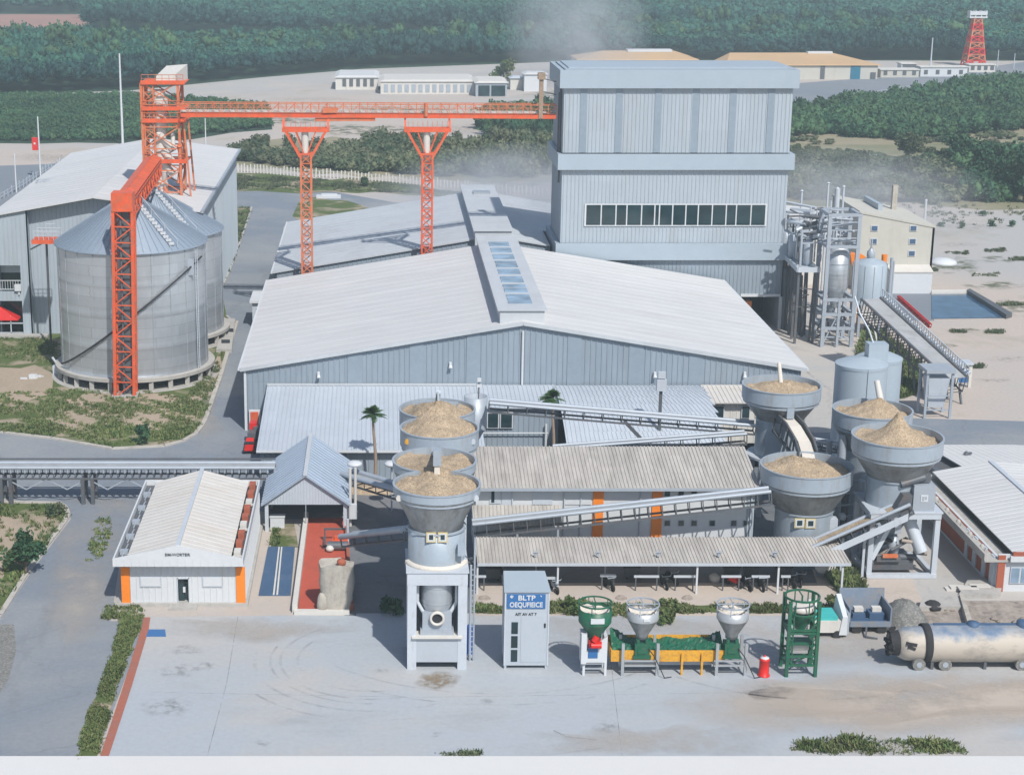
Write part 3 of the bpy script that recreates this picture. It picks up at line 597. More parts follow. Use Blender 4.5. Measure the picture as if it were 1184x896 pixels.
for i, (x, y, l) in enumerate([(1088,262,'small round bush on the sand nearest the white pole'), (1112,264,'dark small bush on the sand between two others'), (1148,262,'round bush on the sand, second from the picture edge'), (1170,262,'round bush on the sand near the picture edge'), (1136,250,'tiny bush on the sand close to the dark thicket')]):
    limb_tree('bush', l, pl(x,y,.0), .8, 1.0, .1, 20+i, 'leaf', 'bushes on the sandy ground', 'bush', 260)
limb_tree('broadleaf_tree', 'bright green tree beside the far low buildings', pl(581,98), 4.2, 7.5, 1.5, 9, 'leaf_fresh', leafn=1200, leaf=.10)
TR = [(1184,234,5.4,11,'large dark tree at the edge of the sandy ground'), (1140,212,4.4,8.5,'broad mid-green tree left of the large dark tree'), (1108,196,4.0,7.2,'pale green tree at the left end of the tree row'), (1160,222,4.0,8.0,'dark tree crowding the left side of the largest tree'),
      (1215,228,5,10.5,'dark tree right of the largest tree'), (1050,185,3.4,5.2,'lone round tree amid the grey scrub'), (990,200,3.4,4.8,'dusty low tree behind the small rear warehouse'), (1045,208,3.2,4.5,'dusty tree behind the cream building chimney')]
for i, (x, y, r_, h_, l) in enumerate(TR): limb_tree('broadleaf_tree', l, pl(x,y,0), r_, h_, 1.6, 40+i, 'leaf' if i < 5 else 'leaf_scrub', 'trees on the east side', leafn=2600, leaf=.085, lobes=16)
def palm(label, loc, h, cr, seed, group=None):
    t = thing('palm_tree', label, 'palm tree', loc, group); r = random.Random(seed); x, y, z = loc
    mb = MB(); pts = [(x + .12*math.sin(i*.6), y, z + h*i/8) for i in range(9)]
    for i in range(8): mb.tube(pts[i], pts[i+1], .17 - .008*i, .165 - .008*i, 8)
    mb.build('trunk', M['palmbark'], t); top = Vector(pts[-1]); mb = MB()
    for k in range(44):
        a = 2*PI*k/44*3 + r.uniform(-.15,.15); el = r.uniform(.0, 1.5); L = cr*r.uniform(.8, 1.1); d = Vector((math.cos(a), math.sin(a), 0)); pr = []
        for i in range(8):
            s = i/7; pr.append(top + d*(L*s*math.cos(el)) + Vector((0,0,1))*(L*s*math.sin(el) - L*.4*s*s))
        for i in range(7):
            a_, b_ = pr[i], pr[i+1]; sd = Vector((-d.y, d.x, 0)); w = cr*.30*math.sin(PI*min(.95, (i+.8)/7.5))
            for sg in (1,-1):
                tip = (a_+b_)/2 + sd*sg*w + (b_-a_)*.7 - Vector((0,0,.3*w)); mb.add([a_, b_, tip], [(0,1,2)]); mb.add([a_+(b_-a_)*.5, b_+(b_-a_)*.3, tip+(b_-a_)*.55], [(0,1,2)])
    o = mb.build('crown', M['palm'], t)
    at = o.data.attributes.new('tint', 'FLOAT', 'POINT'); at.data.foreach_set('value', np.random.default_rng(seed).uniform(0,1,len(o.data.vertices)).astype(np.float32))
palm('tall slim palm tree beside the gabled shed, before the ribbed lean-to roof', (P(433,549)[0], 151.5, 0), 6.9, 1.35, 1)
palm('short palm tree by the windowed blue wall, under the upper conveyor', (Q(640,470,156)[0], 156, 0), 7.2, 1.3, 2)
# ================================================================ BUILDINGS
def wallface(mb, x0, x1, y, z0, z1a, z1b, pitch=.6, h=.06, w=.16, mi=0, strips=(), smi=1, t=.15):
    """ribbed wall facing the camera side (-Y), top running from z1a to z1b"""
    mb.ribs((x0,y,z1a), (x1,y,z1b), (x1,y,z0), (x0,y,z0), pitch, h, w, t, mi)
    for a, b in strips:
        za = z1a + (z1b-z1a)*(a-x0)/(x1-x0); zb = z1a + (z1b-z1a)*(b-x0)/(x1-x0)
        mb.slab((a,y-.08,za-.02), (b,y-.08,zb-.02), (b,y-.08,z0+.05), (a,y-.08,z0+.05), .07, smi)
# ---- front warehouse ------------------------------------------------------
WY0, WY1 = 170.0, 214.0; WX0, WX1 = -13.6, 42.2; ZE, ZR, XR = 6.35, 11.0, 14.2
t = thing('warehouse', 'wide white-roofed warehouse with blue grey gable and roof lights along its ridge', 'warehouse', (XR, (WY0+WY1)/2, 0))
mb = MB()
st1 = [(x-.7, x+.7) for x in (-2.6, 3.6, 9.3)]; st2 = [(x-.7, x+.7) for x in (19.4, 25.6, 31.6)]
wallface(mb, WX0, XR, WY0, 0, ZE, ZR, .55, .07, .17, strips=st1); wallface(mb, XR, WX1, WY0, 0, ZR, ZE, .55, .07, .17, strips=st2)
mb.ribs((WX0,WY1,ZE), (WX0,WY0+.16,ZE), (WX0,WY0+.16,0), (WX0,WY1,0), .6, .06, .17, .15)
mb.ribs((WX1,WY0+.16,ZE), (WX1,WY1,ZE), (WX1,WY1,0), (WX1,WY0+.16,0), .6, .06, .17, .15)
mb.ribs((WX1-.2,WY1,ZE), (XR,WY1,ZR), (XR,WY1,0), (WX1-.2,WY1,0), 1, .06, .17, .15); mb.ribs((XR,WY1,ZR), (WX0+.2,WY1,ZE), (WX0+.2,WY1,0), (XR,WY1,0), 1, .06, .17, .15)
mb.build('wall', [M['clad_blue'], M['clad_strip']], t)
mb = MB(); ov = .5; a0, a1 = WY0-.35, WY1+.3; dz = (ZR-ZE)/(XR-WX0)*ov
mb.ribs((XR,a1,ZR+.2), (XR,a0,ZR+.2), (WX0-ov,a0,ZE+.2-dz), (WX0-ov,a1,ZE+.2-dz), 2.2, .012, .05, .16)
mb.ribs((XR,a0,ZR+.2), (XR,a1,ZR+.2), (WX1+ov,a1,ZE+.2-dz), (WX1+ov,a0,ZE+.2-dz), 2.2, .012, .05, .16)
rf = mb.build('roof', M['white_roof'], t)
mb = MB()
mb.bar((WX0-ov-.1,a0,ZE+.1-dz), (WX0-ov-.1,a1,ZE+.1-dz), .22, .2); mb.bar((WX1+ov+.1,a0,ZE+.1-dz), (WX1+ov+.1,a1,ZE+.1-dz), .22, .2)
mb.build('gutter', M['white'], t)
mb = MB(); mb.bar((WX0-ov,a0-.03,ZE-dz+.08), (XR,a0-.03,ZR+.1), .06, .36); mb.bar((XR,a0-.03,ZR+.1), (WX1+ov,a0-.03,ZE-dz+.08), .06, .36); mb.build('verge_trim', M['light_roof'], t)
mb = MB(); mb.box(WX0-.12, WX0+.12, WY0-.14, WY0-.02, 0, ZE); mb.build('corner_trim', M['white'], t)
mb = MB(); mb.tube((XR,WY0-.2,4.8), (XR,WY0-.2,ZR-.7), .12); mb.build('downpipe', M['white'], t)
# ridge monitor with glazed rows
mb = MB(); mx0, mx1 = 11.95, 16.4; mz = ZR+1.15
mb.box(mx0, mx1, WY0+.9, WY1-1.0, ZR-.9, mz); mb.box(mx0-.25, mx1+.25, WY0+.7, WY1-.8, mz+.002, mz+.12)
mon = mb.build('ridge_monitor', M['light_roof'], rf)
r = random.Random(3); y = WY0+3.6; i = 0
rows = [1.6,1.5,1.5,0,2.6,1.7,0,1.3,2.2,0,1.6,1.5,0,2.4,1.5,0,1.6,1.6,0,1.6,1.6,0,1.5,1.5]
for L_ in rows:
    if L_ == 0: y += .9; continue
    if y + L_ > WY1-2: break
    mb = MB(); mb.box(13.0, 15.4, y, y+L_*.78, mz+.125, mz+.20); mb.build('roof_light', M['skyglass'], rf); y += L_
# small signs of wall lights on the gable
for x in (-6.2, 7.0, 27.5, 36.5):
    mb = MB(); z = 7.0 if x in (7.0,) else 6.0
    mb.box(x-.12, x+.12, WY0-.45, WY0-.15, z-.2, z+.15); mb.tube((x,WY0-.35,z-.2), (x,WY0-.5,z-.45), .16, .2); mb.build('wall_lamp', M['white'], t)
# orange door panel standing at the left corner
# ---- rear warehouse -------------------------------------------------------
BY0, BY1 = 219.2, 257.0; BX0, BX1 = -13.4, 42.0
t = thing('warehouse', 'rear pale grey warehouse with a plain box monitor on its ridge, behind the front warehouse', 'warehouse', (XR,(BY0+BY1)/2,0))
def rz(x): return ZR - abs(x-XR)*(ZR-ZE)/(XR-BX0)
mb = MB()
mb.ribs((BX0,BY1,ZE), (BX0,BY0,ZE), (BX0,BY0,0), (BX0,BY1,0), .6, .06, .17, .15)
wallface(mb, BX0, XR, BY0, 0, ZE, ZR); wallface(mb, XR, 21.5, BY0, 0, ZR, rz(21.5))
mb.ribs((BX1,BY1,rz(BX1)), (XR,BY1,ZR), (XR,BY1,0), (BX1,BY1,0), 1, .06, .17, .15); mb.ribs((XR,BY1,ZR), (BX0+.2,BY1,ZE), (BX0+.2,BY1,0), (XR,BY1,0), 1, .06, .17, .15)
mb.build('wall', M['clad_blue'], t)
mb = MB()
mb.ribs((XR,BY1+.3,ZR+.2), (XR,BY0-.3,ZR+.2), (BX0-.4,BY0-.3,ZE+.14), (BX0-.4,BY1+.3,ZE+.14), 2.2, .012, .05, .16)
mb.ribs((XR,BY0-.3,ZR+.2), (XR,230,ZR+.2), (21.5,230,rz(21.5)+.2), (21.5,BY0-.3,rz(21.5)+.2), 2.2, .012, .05, .16)
mb.ribs((XR,230.01,ZR+.2), (XR,BY1+.3,ZR+.2), (BX1,BY1+.3,rz(BX1)+.2), (BX1,230.01,rz(BX1)+.2), 2.2, .012, .05, .16)
rf = mb.build('roof', M['light_roof'], t)
mb = MB(); mb.box(11.9, 16.5, BY0-1.5, BY1-.5, ZR-.9, ZR+1.0); mb.box(11.7, 16.7, BY0-1.7, BY1-.3, ZR+1.002, ZR+1.12); mb.build('ridge_monitor', M['light_roof'], rf)
mb = MB(); mb.box(13.2, 15.6, 247, 249.5, ZR+1.12, ZR+1.4); mb.build('roof_hatch', M['galv'], rf)
mb = MB(); mb.bar((BX0-.5,BY0-.3,ZE+.06), (BX0-.5,BY1+.3,ZE+.06), .2, .2); mb.build('gutter', M['white'], t)
# small gate cabin beside it
x, y, _ = P(314,342); mb = MB()
t = thing('cabin', 'little white-topped cabin against the left wall of the rear warehouse', 'cabin', (x, 214, 0))
mb.box(-16.2, -14.1, 216, 221.5, 0, 3.2); mb.build('wall', M['steel_l'], t); mb = MB(); mb.box(-16.5, -14.05, 215.6, 221.8, 3.2, 3.5); mb.build('roof', M['white'], t)
mb = MB(); mb.box(-15.7, -14.6, 215.9, 215.99, .1, 2.4); mb.build('door', M['dark'], t)
# ---- lean-to in front of the warehouse -----------------------------------
t = thing('lean_to', 'long ribbed lean-to roof along the front of the warehouse, left of the hoppers', 'lean-to', (2, 161, 0))
lx0 = P(309,446,4.7)[0]; yb, yf = 169.8, 153.2; zb, zf = 4.75, 3.0
mb = MB(); mb.ribs((lx0,yb,zb), (9.6,yb,zb), (9.6,yf,zf), (lx0,yf,zf), .42, .06, .13, .1); mb.build('roof', M['lean_roof'], t)
mb = MB(); wallface(mb, lx0+.4, 9.4, yf+.6, 0, zf-.15, zf-.15, .5, .05, .15); mb.ribs((lx0+.3,yb,zb-.2), (lx0+.3,yf+.7,zf-.15), (lx0+.3,yf+.7,0), (lx0+.3,yb,0), .5,.05,.15,.12); mb.build('wall', M['clad_blue'], t)
mb = MB(); mb.bar((lx0,yf-.08,zf-.1), (9.6,yf-.08,zf-.1), .14, .18); mb.build('gutter', M['white'], t)
mb = MB(); mb.bar((lx0,yb-.1,zb+.1), (9.6,yb-.1,zb+.1), .3, .14); mb.build('top_flashing', M['light_roof'], t)
# windowed blue block
t = thing('annex', 'blue ribbed annex with dark windows between the ribbed lean-to and the curved roof', 'annex', (13, 166, 0))
ax0, ax1 = 9.65, Q(645,500,163.5)[0]
mb = MB(); wallface(mb, ax0, ax1, 163.5, 0, 4.2, 4.2, .5, .06, .15); mb.ribs((ax1,163.6,4.2),(ax1,169.7,4.7),(ax1,169.7,0),(ax1,163.6,0),.5,.05,.15,.12); mb.build('wall', M['clad_blue'], t)
mb = MB(); mb.ribs((ax0-.02,yb,zb+.02), (ax1+.2,yb,zb+.02), (ax1+.2,163,4.3), (ax0-.02,163,4.3), .42, .06, .13, .1); mb.build('roof', M['lean_roof'], t)
for a, b in ((563,577),(578,593)):
    xa = Q(a,485,163.4)[0]; xb = Q(b,485,163.4)[0]; mb = MB(); mb.box(xa, xb, 163.25, 163.4, 2.15, 3.75); w = mb.build('window', M['white'], t)
    mb = MB(); mb.box(xa+.1, xb-.1, 163.2, 163.248, 2.25, 3.65); mb.build('pane', M['glass'], w)
mb = MB(); z = Q(600,500,163.3)[2]; mb.tube((ax0,163.1,z), (ax1-1.0,163.1,z), .06); mb.tube((ax1-1.2,163.1,0),(ax1-1.2,163.1,2.6),.12); mb.build('pipe', M['white'], t)
# curved roof block
t = thing('curved_roof_shed', 'pale shed with a curved ribbed roof behind the upper conveyor', 'shed', (21, 163, 0))
cx0, cx1 = ax1+.05, P(808,446,4.7)[0]
prof = []
for i in range(9):
    s = i/8; yy = 169.7 - s*13.6; prof.append((yy, 4.75 + .35*math.sin(s*PI) - 1.95*s**2.2))
mb = MB()
for (ya, za), (yb2, zb2) in zip(prof[:-1], prof[1:]): mb.ribs((cx0,ya,za), (cx1,ya,za), (cx1+.4,yb2,zb2), (cx0,yb2,zb2), .42, .06, .13, .08)
mb.build('roof', M['lean_roof'], t)
mb = MB(); wallface(mb, cx0+.1, cx1, 156.5, 0, 2.75, 2.75, .5, .05, .15); mb.box(cx1-.1, cx1+.05, 156.7, 169.6, 0, 2.9); mb.build('wall', M['clad_blue'], t)
# beige awning building right of it
t = thing('office_annex', 'low annex with a beige ribbed awning and dark strip windows against the warehouse', 'annex', (29, 166, 0))
bx1 = P(876,455,4)[0]; bx0 = cx1+.15
mb = MB(); mb.ribs((bx0,169.7,4.8), (bx1,169.7,4.8), (bx1,164.6,4.35), (bx0,164.6,4.35), .42, .06, .13, .1); mb.build('roof', M['beige_roof'], t)
mb = MB(); wallface(mb, bx0+.2, bx1-.1, 165.4, 0, 4.2, 4.2, .6, .04, .15); mb.build('wall', M['offwhite'], t)
for a, b in ((802,809),(812,838),(858,868)):
    xa, xb = Q(a,475,165)[0], Q(b,475,165)[0]; mb = MB(); mb.box(xa, xb, 165.2, 165.33, 2.6, 3.9); w = mb.build('window', M['white'], t)
    mb = MB(); mb.box(xa+.08, xb-.08, 165.15, 165.198, 2.68, 3.82); mb.build('pane', M['glass'], w)
# ---- process tower --------------------------------------------------------
TY0, TY1 = 215.4, 227.8; TX0, TX1 = 22.4, 50.3
t = thing('process_building', 'tall windowless grey ribbed process tower with three overhanging bands and one strip of dark windows', 'building', ((TX0+TX1)/2, 222, 0))
ZT = Q(780,100,TY0)[2]; zb = lambda y: Q(780,y,TY0)[2]
mb = MB(); pt = zb(101); ST_ = []
for px in (674,715,760,803,846,890): x = Q(px,150,TY0)[0]; ST_.append((x-.42,x+.42))
z1, z2, z3, z4 = zb(177), zb(196), zb(281), zb(300); dt = Q(880,343,TY0)[2]
wallface(mb, TX0, TX1, TY0, z1, pt, pt, .48, .07, .15, strips=ST_); wallface(mb, TX0, TX1, TY0, z3, z2, z2, .48, .07, .15)
dx0, dx1 = Q(856,360,TY0)[0], Q(900,360,TY0)[0]
wallface(mb, TX0, TX1, TY0, dt, z4, z4, .48, .07, .15, mi=2); wallface(mb, TX0, dx0, TY0, 0, dt, dt, .48, .07, .15, mi=2); wallface(mb, dx1, TX1, TY0, 0, dt, dt, .48, .07, .15, mi=0)
mb.ribs((TX0,TY1,pt), (TX0,TY0+.16,pt), (TX0,TY0+.16,0), (TX0,TY1,0), .6, .06, .16, .15); mb.ribs((TX1,TY0+.16,pt), (TX1,TY1,pt), (TX1,TY1,0), (TX1,TY0+.16,0), .6, .06, .16, .15)
mb.ribs((TX1-.2,TY1,pt), (TX0+.2,TY1,pt), (TX0+.2,TY1,0), (TX1-.2,TY1,0), .6, .06, .16, .15)
mb.build('wall', [M['clad'], M['clad_strip'], M['clad_blue']], t)
for nm, za, zc in (('cornice', zb(102), zb(81)), ('band', z1-.1, z2+.0), ('band', z3, z4)):
    lo, hi = min(za, zc), max(za, zc); mb = MB(); o = .6
    mb.box(TX0-o, TX1+o, TY0-o, TY0-.1, lo, hi); mb.box(TX0-o, TX0-.1, TY0-.098, TY1+o, lo, hi); mb.box(TX1+.1, TX1+o, TY0-.098, TY1+o, lo, hi); mb.box(TX0-.098, TX1+.098, TY1+.1, TY1+o, lo, hi)
    mb.build(nm, M['band'], t)
mb = MB(); zc = zb(81); mb.box(TX0+.1, TX1-.0, TY0+.1, TY1, zc-.6, zc+.06); mb.box(TX0+.6, TX1-.5, TY0+1.3, TY1-.8, zc+.061, zc+.22); mb.box(TX0, TX1, TY0, TY1, zc-.5, zc-.2)
mb.build('roof', M['band'], t)
wz0, wz1 = zb(260), zb(237); wx0, wx1 = Q(677,248,TY0)[0], Q(885,248,TY0)[0]
mb = MB(); mb.box(wx0-.15, wx1+.15, TY0-.17, TY0-.1, wz0-.15, wz1+.15); wf = mb.build('window_strip', M['white'], t)
ws = [1,1,.75,1,.9,.35,.9,.9,.85,.95,1,.75,1.05,1.0,.0]; edges = [0]; ws = [1,.95,.7,.95,.85,.3,.85,.85,.8,.9,.9,.65,.95,.95]
tot = sum(ws); x = wx0
for w_ in ws:
    L_ = (wx1-wx0)*w_/tot; mb = MB(); mb.box(x+.08, x+L_-.08, TY0-.21, TY0-.172, wz0, wz1); mb.build('pane', M['glass'], wf); x += L_
mb = MB(); mb.box(dx0, dx1, TY0+.16, TY0+9, -.0, dt); 
mb = MB(); mb.box(dx0-.1, dx1+.1, TY0-.14, TY0+.02, dt-.0, dt+.35); mb.box(dx1, dx1+.4, TY0-.16, TY0-.05, 0, dt); mb.build('door_frame', M['white'], t)
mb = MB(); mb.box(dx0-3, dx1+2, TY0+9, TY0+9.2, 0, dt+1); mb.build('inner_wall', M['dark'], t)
mb = MB(); mb.box(dx0+.2, dx0+1.7, TY0+1.5, TY0+3, 1.6, 3.2); mb.build('inner_hopper', M['orange'], t)
# ---- left hall ------------------------------------------------------------
HY0, HY1 = 212.5, 270.0; HX0, HX1, HXR = -47.3, -22.3, -34.9
t = thing('hall', 'big white-roofed hall behind the silos with an open bay and balcony at its left end', 'hall', (-35, 240, 0))
ze0, zr, ze1 = 14.9, 17.2, 15.5
xs = Q(36,300,HY0)[0]; bxr = Q(27,330,HY0)[0]
def hz(x): return ze0 + (zr-ze0)*(x-HX0)/(HXR-HX0) if x < HXR else zr + (ze1-zr)*(x-HXR)/(HX1-HXR)
mb = MB(); Yl = HY0-1.3
zA, zB, zC, zD = Q(10,307,Yl)[2], Q(10,337,Yl)[2], Q(10,348,Yl)[2], Q(10,386,Yl)[2]
wallface(mb, HX0, bxr, Yl, zA, hz(HX0), hz(bxr), .5, .05, .13); wallface(mb, HX0, bxr, Yl, zC, zB, zB, .5, .05, .13); wallface(mb, bxr, xs, Yl, 0, hz(bxr), hz(xs), .5, .05, .13)
mb.slab((xs,Yl,hz(xs)), (xs,HY0,hz(xs)), (xs,HY0,0), (xs,Yl,0), .15)
wallface(mb, xs, HXR, HY0, 0, hz(xs), zr, .5, .05, .13); wallface(mb, HXR, HX1, HY0, 0, zr, ze1, .5, .05, .13)
mb.ribs((HX1,HY0,ze1), (HX1,HY1,ze1), (HX1,HY1,0), (HX1,HY0,0), .6, .06, .16, .15)
mb.slab((HX1,HY1,ze1), (HXR,HY1,zr), (HXR,HY1,0), (HX1,HY1,0), .15); mb.slab((HXR,HY1,zr), (HX0,HY1,ze0), (HX0,HY1,0), (HXR,HY1,0), .15); mb.slab((HX0,HY1,ze0), (HX0,HY0,ze0), (HX0,HY0,0), (HX0,HY1,0), .15)
mb.build('wall', M['clad'], t)
mb = MB(); o = .5
mb.ribs((HXR,HY1+.3,zr+.18), (HXR,HY0-1.7,zr+.18), (HX0-o,HY0-1.7,ze0+.15), (HX0-o,HY1+.3,ze0+.15), 2.4, .012, .05, .15)
mb.ribs((HXR,HY0-1.7,zr+.18), (HXR,HY1+.3,zr+.18), (HX1+o,HY1+.3,ze1+.14), (HX1+o,HY0-1.7,ze1+.14), 2.4, .012, .05, .15)
rf = mb.build('roof', M['white_roof'], t)
x, y, _ = P(56,213,15.2); mb = MB()
mb.bar((x-1.7,y,15.5), (x+1.7,y,15.6), .12); mb.bar((x-1.7,y+2,15.5), (x+1.7,y+2,15.6), .12); mb.bar((x-1.7,y,15.5), (x-1.7,y+2,15.5), .12); mb.bar((x+1.7,y,15.6), (x+1.7,y+2,15.6), .12); mb.build('roof_hatch', M['steel'], rf)
mb = MB(); mb.bar((HX1+o+.1,HY0-1.7,ze1+.05), (HX1+o+.1,HY1+.3,ze1+.05), .35, .3); mb.build('gutter', M['steel'], t)
# balcony and open bay
mb = MB(); mb.box(HX0, bxr, Yl+2.6, Yl+2.75, 0, zA); mb.box(HX0, bxr, Yl+.16, Yl+2.6, zC-.1, zC+.12); mb.build('bay_back_wall', M['glass'], t)
mb = MB(); mb.box(HX0, bxr, Yl+2.3, Yl+2.58, zB+1.9, zA); mb.build('blind', M['steel_l'], t)
mb = MB(); mb.bar((HX0,Yl+.3,zB+.2), (bxr,Yl+.3,zB+.2), .08); mb.bar((HX0,Yl+.3,zB+1.3), (bxr,Yl+.3,zB+1.3), .08)
n = 30
for i in range(n): x = bxr - .1 - i*.32; mb.bar((x,Yl+.3,zB+.2), (x,Yl+.3,zB+1.3), .045)
mb.build('balcony_railing', M['white'], t)
x = Q(22,332,Yl)[0]; mb = MB(); mb.box(x-.5, x+.3, Yl-.35, Yl+.1, zB+.1, zB+.9); mb.box(x-.1, x+.1, Yl-.2, Yl-.05, zB-.4, zB+.1); mb.build('air_conditioner', M['white'], t)
mb = MB(); mb.bar((HX0,Yl+.2,zD+1.3), (bxr,Yl+.2,zD+1.3), .12); mb.bar((HX0,Yl+.2,zD+.1), (bxr,Yl+.2,zD+.1), .12)
for px in (12,): x = Q(px,370,Yl)[0]; mb.bar((x,Yl+.2,zD), (x,Yl+.2,zD+2.2), .12)
mb.build('bay_rail', M['steel_l'], t)
mb = MB(); mb.box(HX0-1, xs+2, Yl-1.2, Yl-.02, 0, .35); mb.build('plinth', M['concrete'], t)
# red awning in the bay
x = Q(2,365,Yl-.5)[0]; zt = Q(2,352,Yl)[2]; zl = Q(2,370,Yl)[2]
t = thing('parasol', 'bright red pitched canopy in the open ground-floor bay of the hall', 'canopy', (x-1,Yl+.9,0))
mb = MB(); e = Q(21,370,Yl)[0]
c = (e-3.4, Yl+.8, zt+.3); q = [(e,Yl+.0,zl), (e,Yl+1.9,zl), (e-6.8,Yl+1.9,zl), (e-6.8,Yl,zl)]
mb.add([c]+q+[(a,b,z-.08) for a,b,z in q], [(0,1,2),(0,2,3),(0,3,4),(0,4,1),(8,7,6,5),(1,5,6,2),(2,6,7,3),(3,7,8,4),(4,8,5,1)]); mb.build('canopy', M['red'], t)
mb = MB(); mb.tube((c[0],c[1],.0), (c[0],c[1],zt+.2), .05); mb.build('pole', M['white'], t)
# ---- middle workshop with orange pilasters --------------------------------
t = thing('workshop', 'long two-storey white workshop with two orange pilasters and an aged ribbed roof', 'workshop', (19, 136, 0))
my = 133.2; mx0 = Q(549,560,my)[0]; mx1 = 30.0; mze = Q(700,561,my)[2]; yb = 139.3; mzr = H - yb*math.tan(TH + math.atan2(517-CY, F))
mb = MB(); mb.box(mx0+.1, mx1, my, my+.2, 0, mze-.1); mb.box(mx0+.1, mx0+.3, my+.2, yb-.2, 0, mze); mb.box(mx1-.2, mx1, my+.2, yb-.2, 0, mze); mb.box(mx0+.1, mx1, yb-.2, yb, 0, mzr-.2)
mb.build('wall', M['white'], t)
mb = MB(); mb.ribs((mx0-.3,yb+.2,mzr), (mx1+.3,yb+.2,mzr), (mx1+.3,my-.7,mze), (mx0-.3,my-.7,mze), .30, .07, .13, .1); mb.build('roof', M['old_roof'], t)
mb = MB(); mb.bar((mx0-.3,my-.78,mze-.12), (mx1+.3,my-.78,mze-.12), .16, .2); mb.build('gutter', M['steel'], t)
for a, b in ((685,697),(753,765)):
    mb = MB(); mb.box(Q(a,600,my)[0], Q(b,600,my)[0], my-.12, my-.002, 0, mze-.15); mb.build('pilaster', M['orange'], t)
for row in (567, 601):
    for px in (768,784,799,820,845,(859)):
        if row == 567 and px > 805: continue
        xa = Q(px,row,my)[0]; zz = Q(px,row+7,my)[2]; zt_ = Q(px,row,my)[2]
        mb = MB(); mb.box(xa, xa+.5, my-.06, my-.002, zz, zt_); w = mb.build('window', M['steel'], t)
        mb = MB(); mb.box(xa+.05, xa+.45, my-.08, my-.062, zz+.05, zt_-.05); mb.build('pane', M['glass'], w)
for a, b, c_, d_, mt in ((566,579,565,582,'steel_l'), (580,592,567,584,'steel_l'), (616,639,565,583,'steel_l'), (653,684,566,583,'white')):
    mb = MB(); xa, xb = Q(a,c_,my)[0], Q(b,c_,my)[0]; z0_, z1_ = Q(a,d_,my)[2], Q(a,c_,my)[2]; mb.box(xa, xb, my-.07, my-.002, z0_, z1_)
    w = mb.build('window' , M[mt], t)
    if a == 566: mb = MB(); mb.box(xa+.15, xb-.5, my-.09, my-.072, z0_+.1, z1_-.1); mb.build('pane', M['glass'], w)
mb = MB()
for px in (592,652,671,740,868):
    x = Q(px,590,my)[0]; mb.tube((x,my-.12,.1), (x,my-.12,mze-.2), .06)
mb.build('downpipe', M['steel_l'], t)
# grey ribbed end section
mb = MB(); xa = Q(862,600,my)[0]; wallface(mb, xa, mx1, my-.02, 0, mze-.9, mze-.9, .5, .07, .15, t=.02); mb.build('cladding', M['clad'], t)
# small beige lower roof
t = thing('awning', 'short beige ribbed porch roof on the workshop wall, just under the lower conveyor', 'awning', (Q(600,590,my)[0], my-1, 3))
xa, xb = Q(547,600,131.5)[0], Q(650,600,131.5)[0]; zt_ = Q(600,584,my-.1)[2]; zl = Q(600,607,131.3)[2]
mb = MB(); mb.ribs((xa,my-.1,zt_), (xb,my-.1,zt_), (xb,131.3,zl), (xa,131.3,zl), .30, .06, .12, .08); mb.build('roof', M['old_roof'], t)
mb = MB()
for x in (xa+.3, (xa+xb)/2, xb-.3): mb.box(x-.08, x+.08, 131.45, 131.6, 0, zl-.05)
mb.build('post', M['steel'], t)
# ---- parking canopy -------------------------------------------------------
t = thing('parking_canopy', 'long open parking canopy with a pale ribbed roof on thin white posts', 'canopy', (21, 127.5, 0))
py_, pb = 125.4, 129.6; pze = Q(700,651,py_)[2]; pzr = H - pb*math.tan(TH + math.atan2(621-CY, F))
cx0 = P(552,651,pze)[0]; cx1 = P(984,651,pze)[0]; cxb0 = P(549,621,pzr)[0]; cxb1 = P(966,621,pzr)[0]
mb = MB(); mb.ribs((cxb0,pb,pzr), (cxb1,pb,pzr), (cx1,py_,pze), (cx0,py_,pze), .27, .06, .12, .08); mb.build('roof', M['old_roof'], t)
mb = MB(); mb.bar((cx0,py_-.06,pze-.1), (cx1,py_-.06,pze-.1), .1, .2); mb.bar((cx0,pb,pzr-.25), (cx1-.5,pb,pzr-.25), .1, .2); mb.build('eave_beam', M['steel_l'], t)
for px in (552,645,806,900,974):
    x = Q(px,670,py_)[0]; mb = MB(); mb.box(x-.07, x+.07, py_+.05, py_+.19, 0, pze-.15); mb.build('post', M['white'], t)
for px in (552,620,700,762,845,900,966):
    x = Q(px,640,pb)[0]; mb = MB(); mb.box(x-.06, x+.06, pb-.2, pb-.08, 0, pzr-.35); mb.build('post', M['white'], t)
for px in (619,691,761,831,896):
    x, y, z = P(px,640,pze+.45); mb = MB(); mb.box(x-.09, x+.09, y-.1, y+.1, z-.2, z+.02); mb.tube((x-.2,y,z+.1), (x+.2,y-.1,z+.16), .08); mb.build('roof_vent', M['steel'], t)
# racks under the canopy
for i, (a, b, py) in enumerate([(548,562,666),(600,620,666),(625,644,668),(694,712,665),(733,762,666),(779,804,666),(834,857,666),(869,890,666),(903,914,666)]):
    xa, xb = P(a,py,1.2)[0], P(b,py,1.2)[0]; y = P(a,py,1.2)[1]
    t = thing('parking_rail', 'pale horizontal parking rail under the long canopy', 'rail', ((xa+xb)/2, y, 0), 'parking rails under the canopy')
    mb = MB(); mb.box(xa, xb, y-.07, y+.07, 1.1, 1.28); mb.build('rail', M['steel_l'], t); mb = MB(); mb.box(xa+.1, xa+.2, y-.04, y+.04, 0, 1.1); mb.build('post', M['darksteel'], t); mb = MB(); mb.box(xb-.2, xb-.1, y-.04, y+.04, 0, 1.1); mb.build('post', M['darksteel'], t)
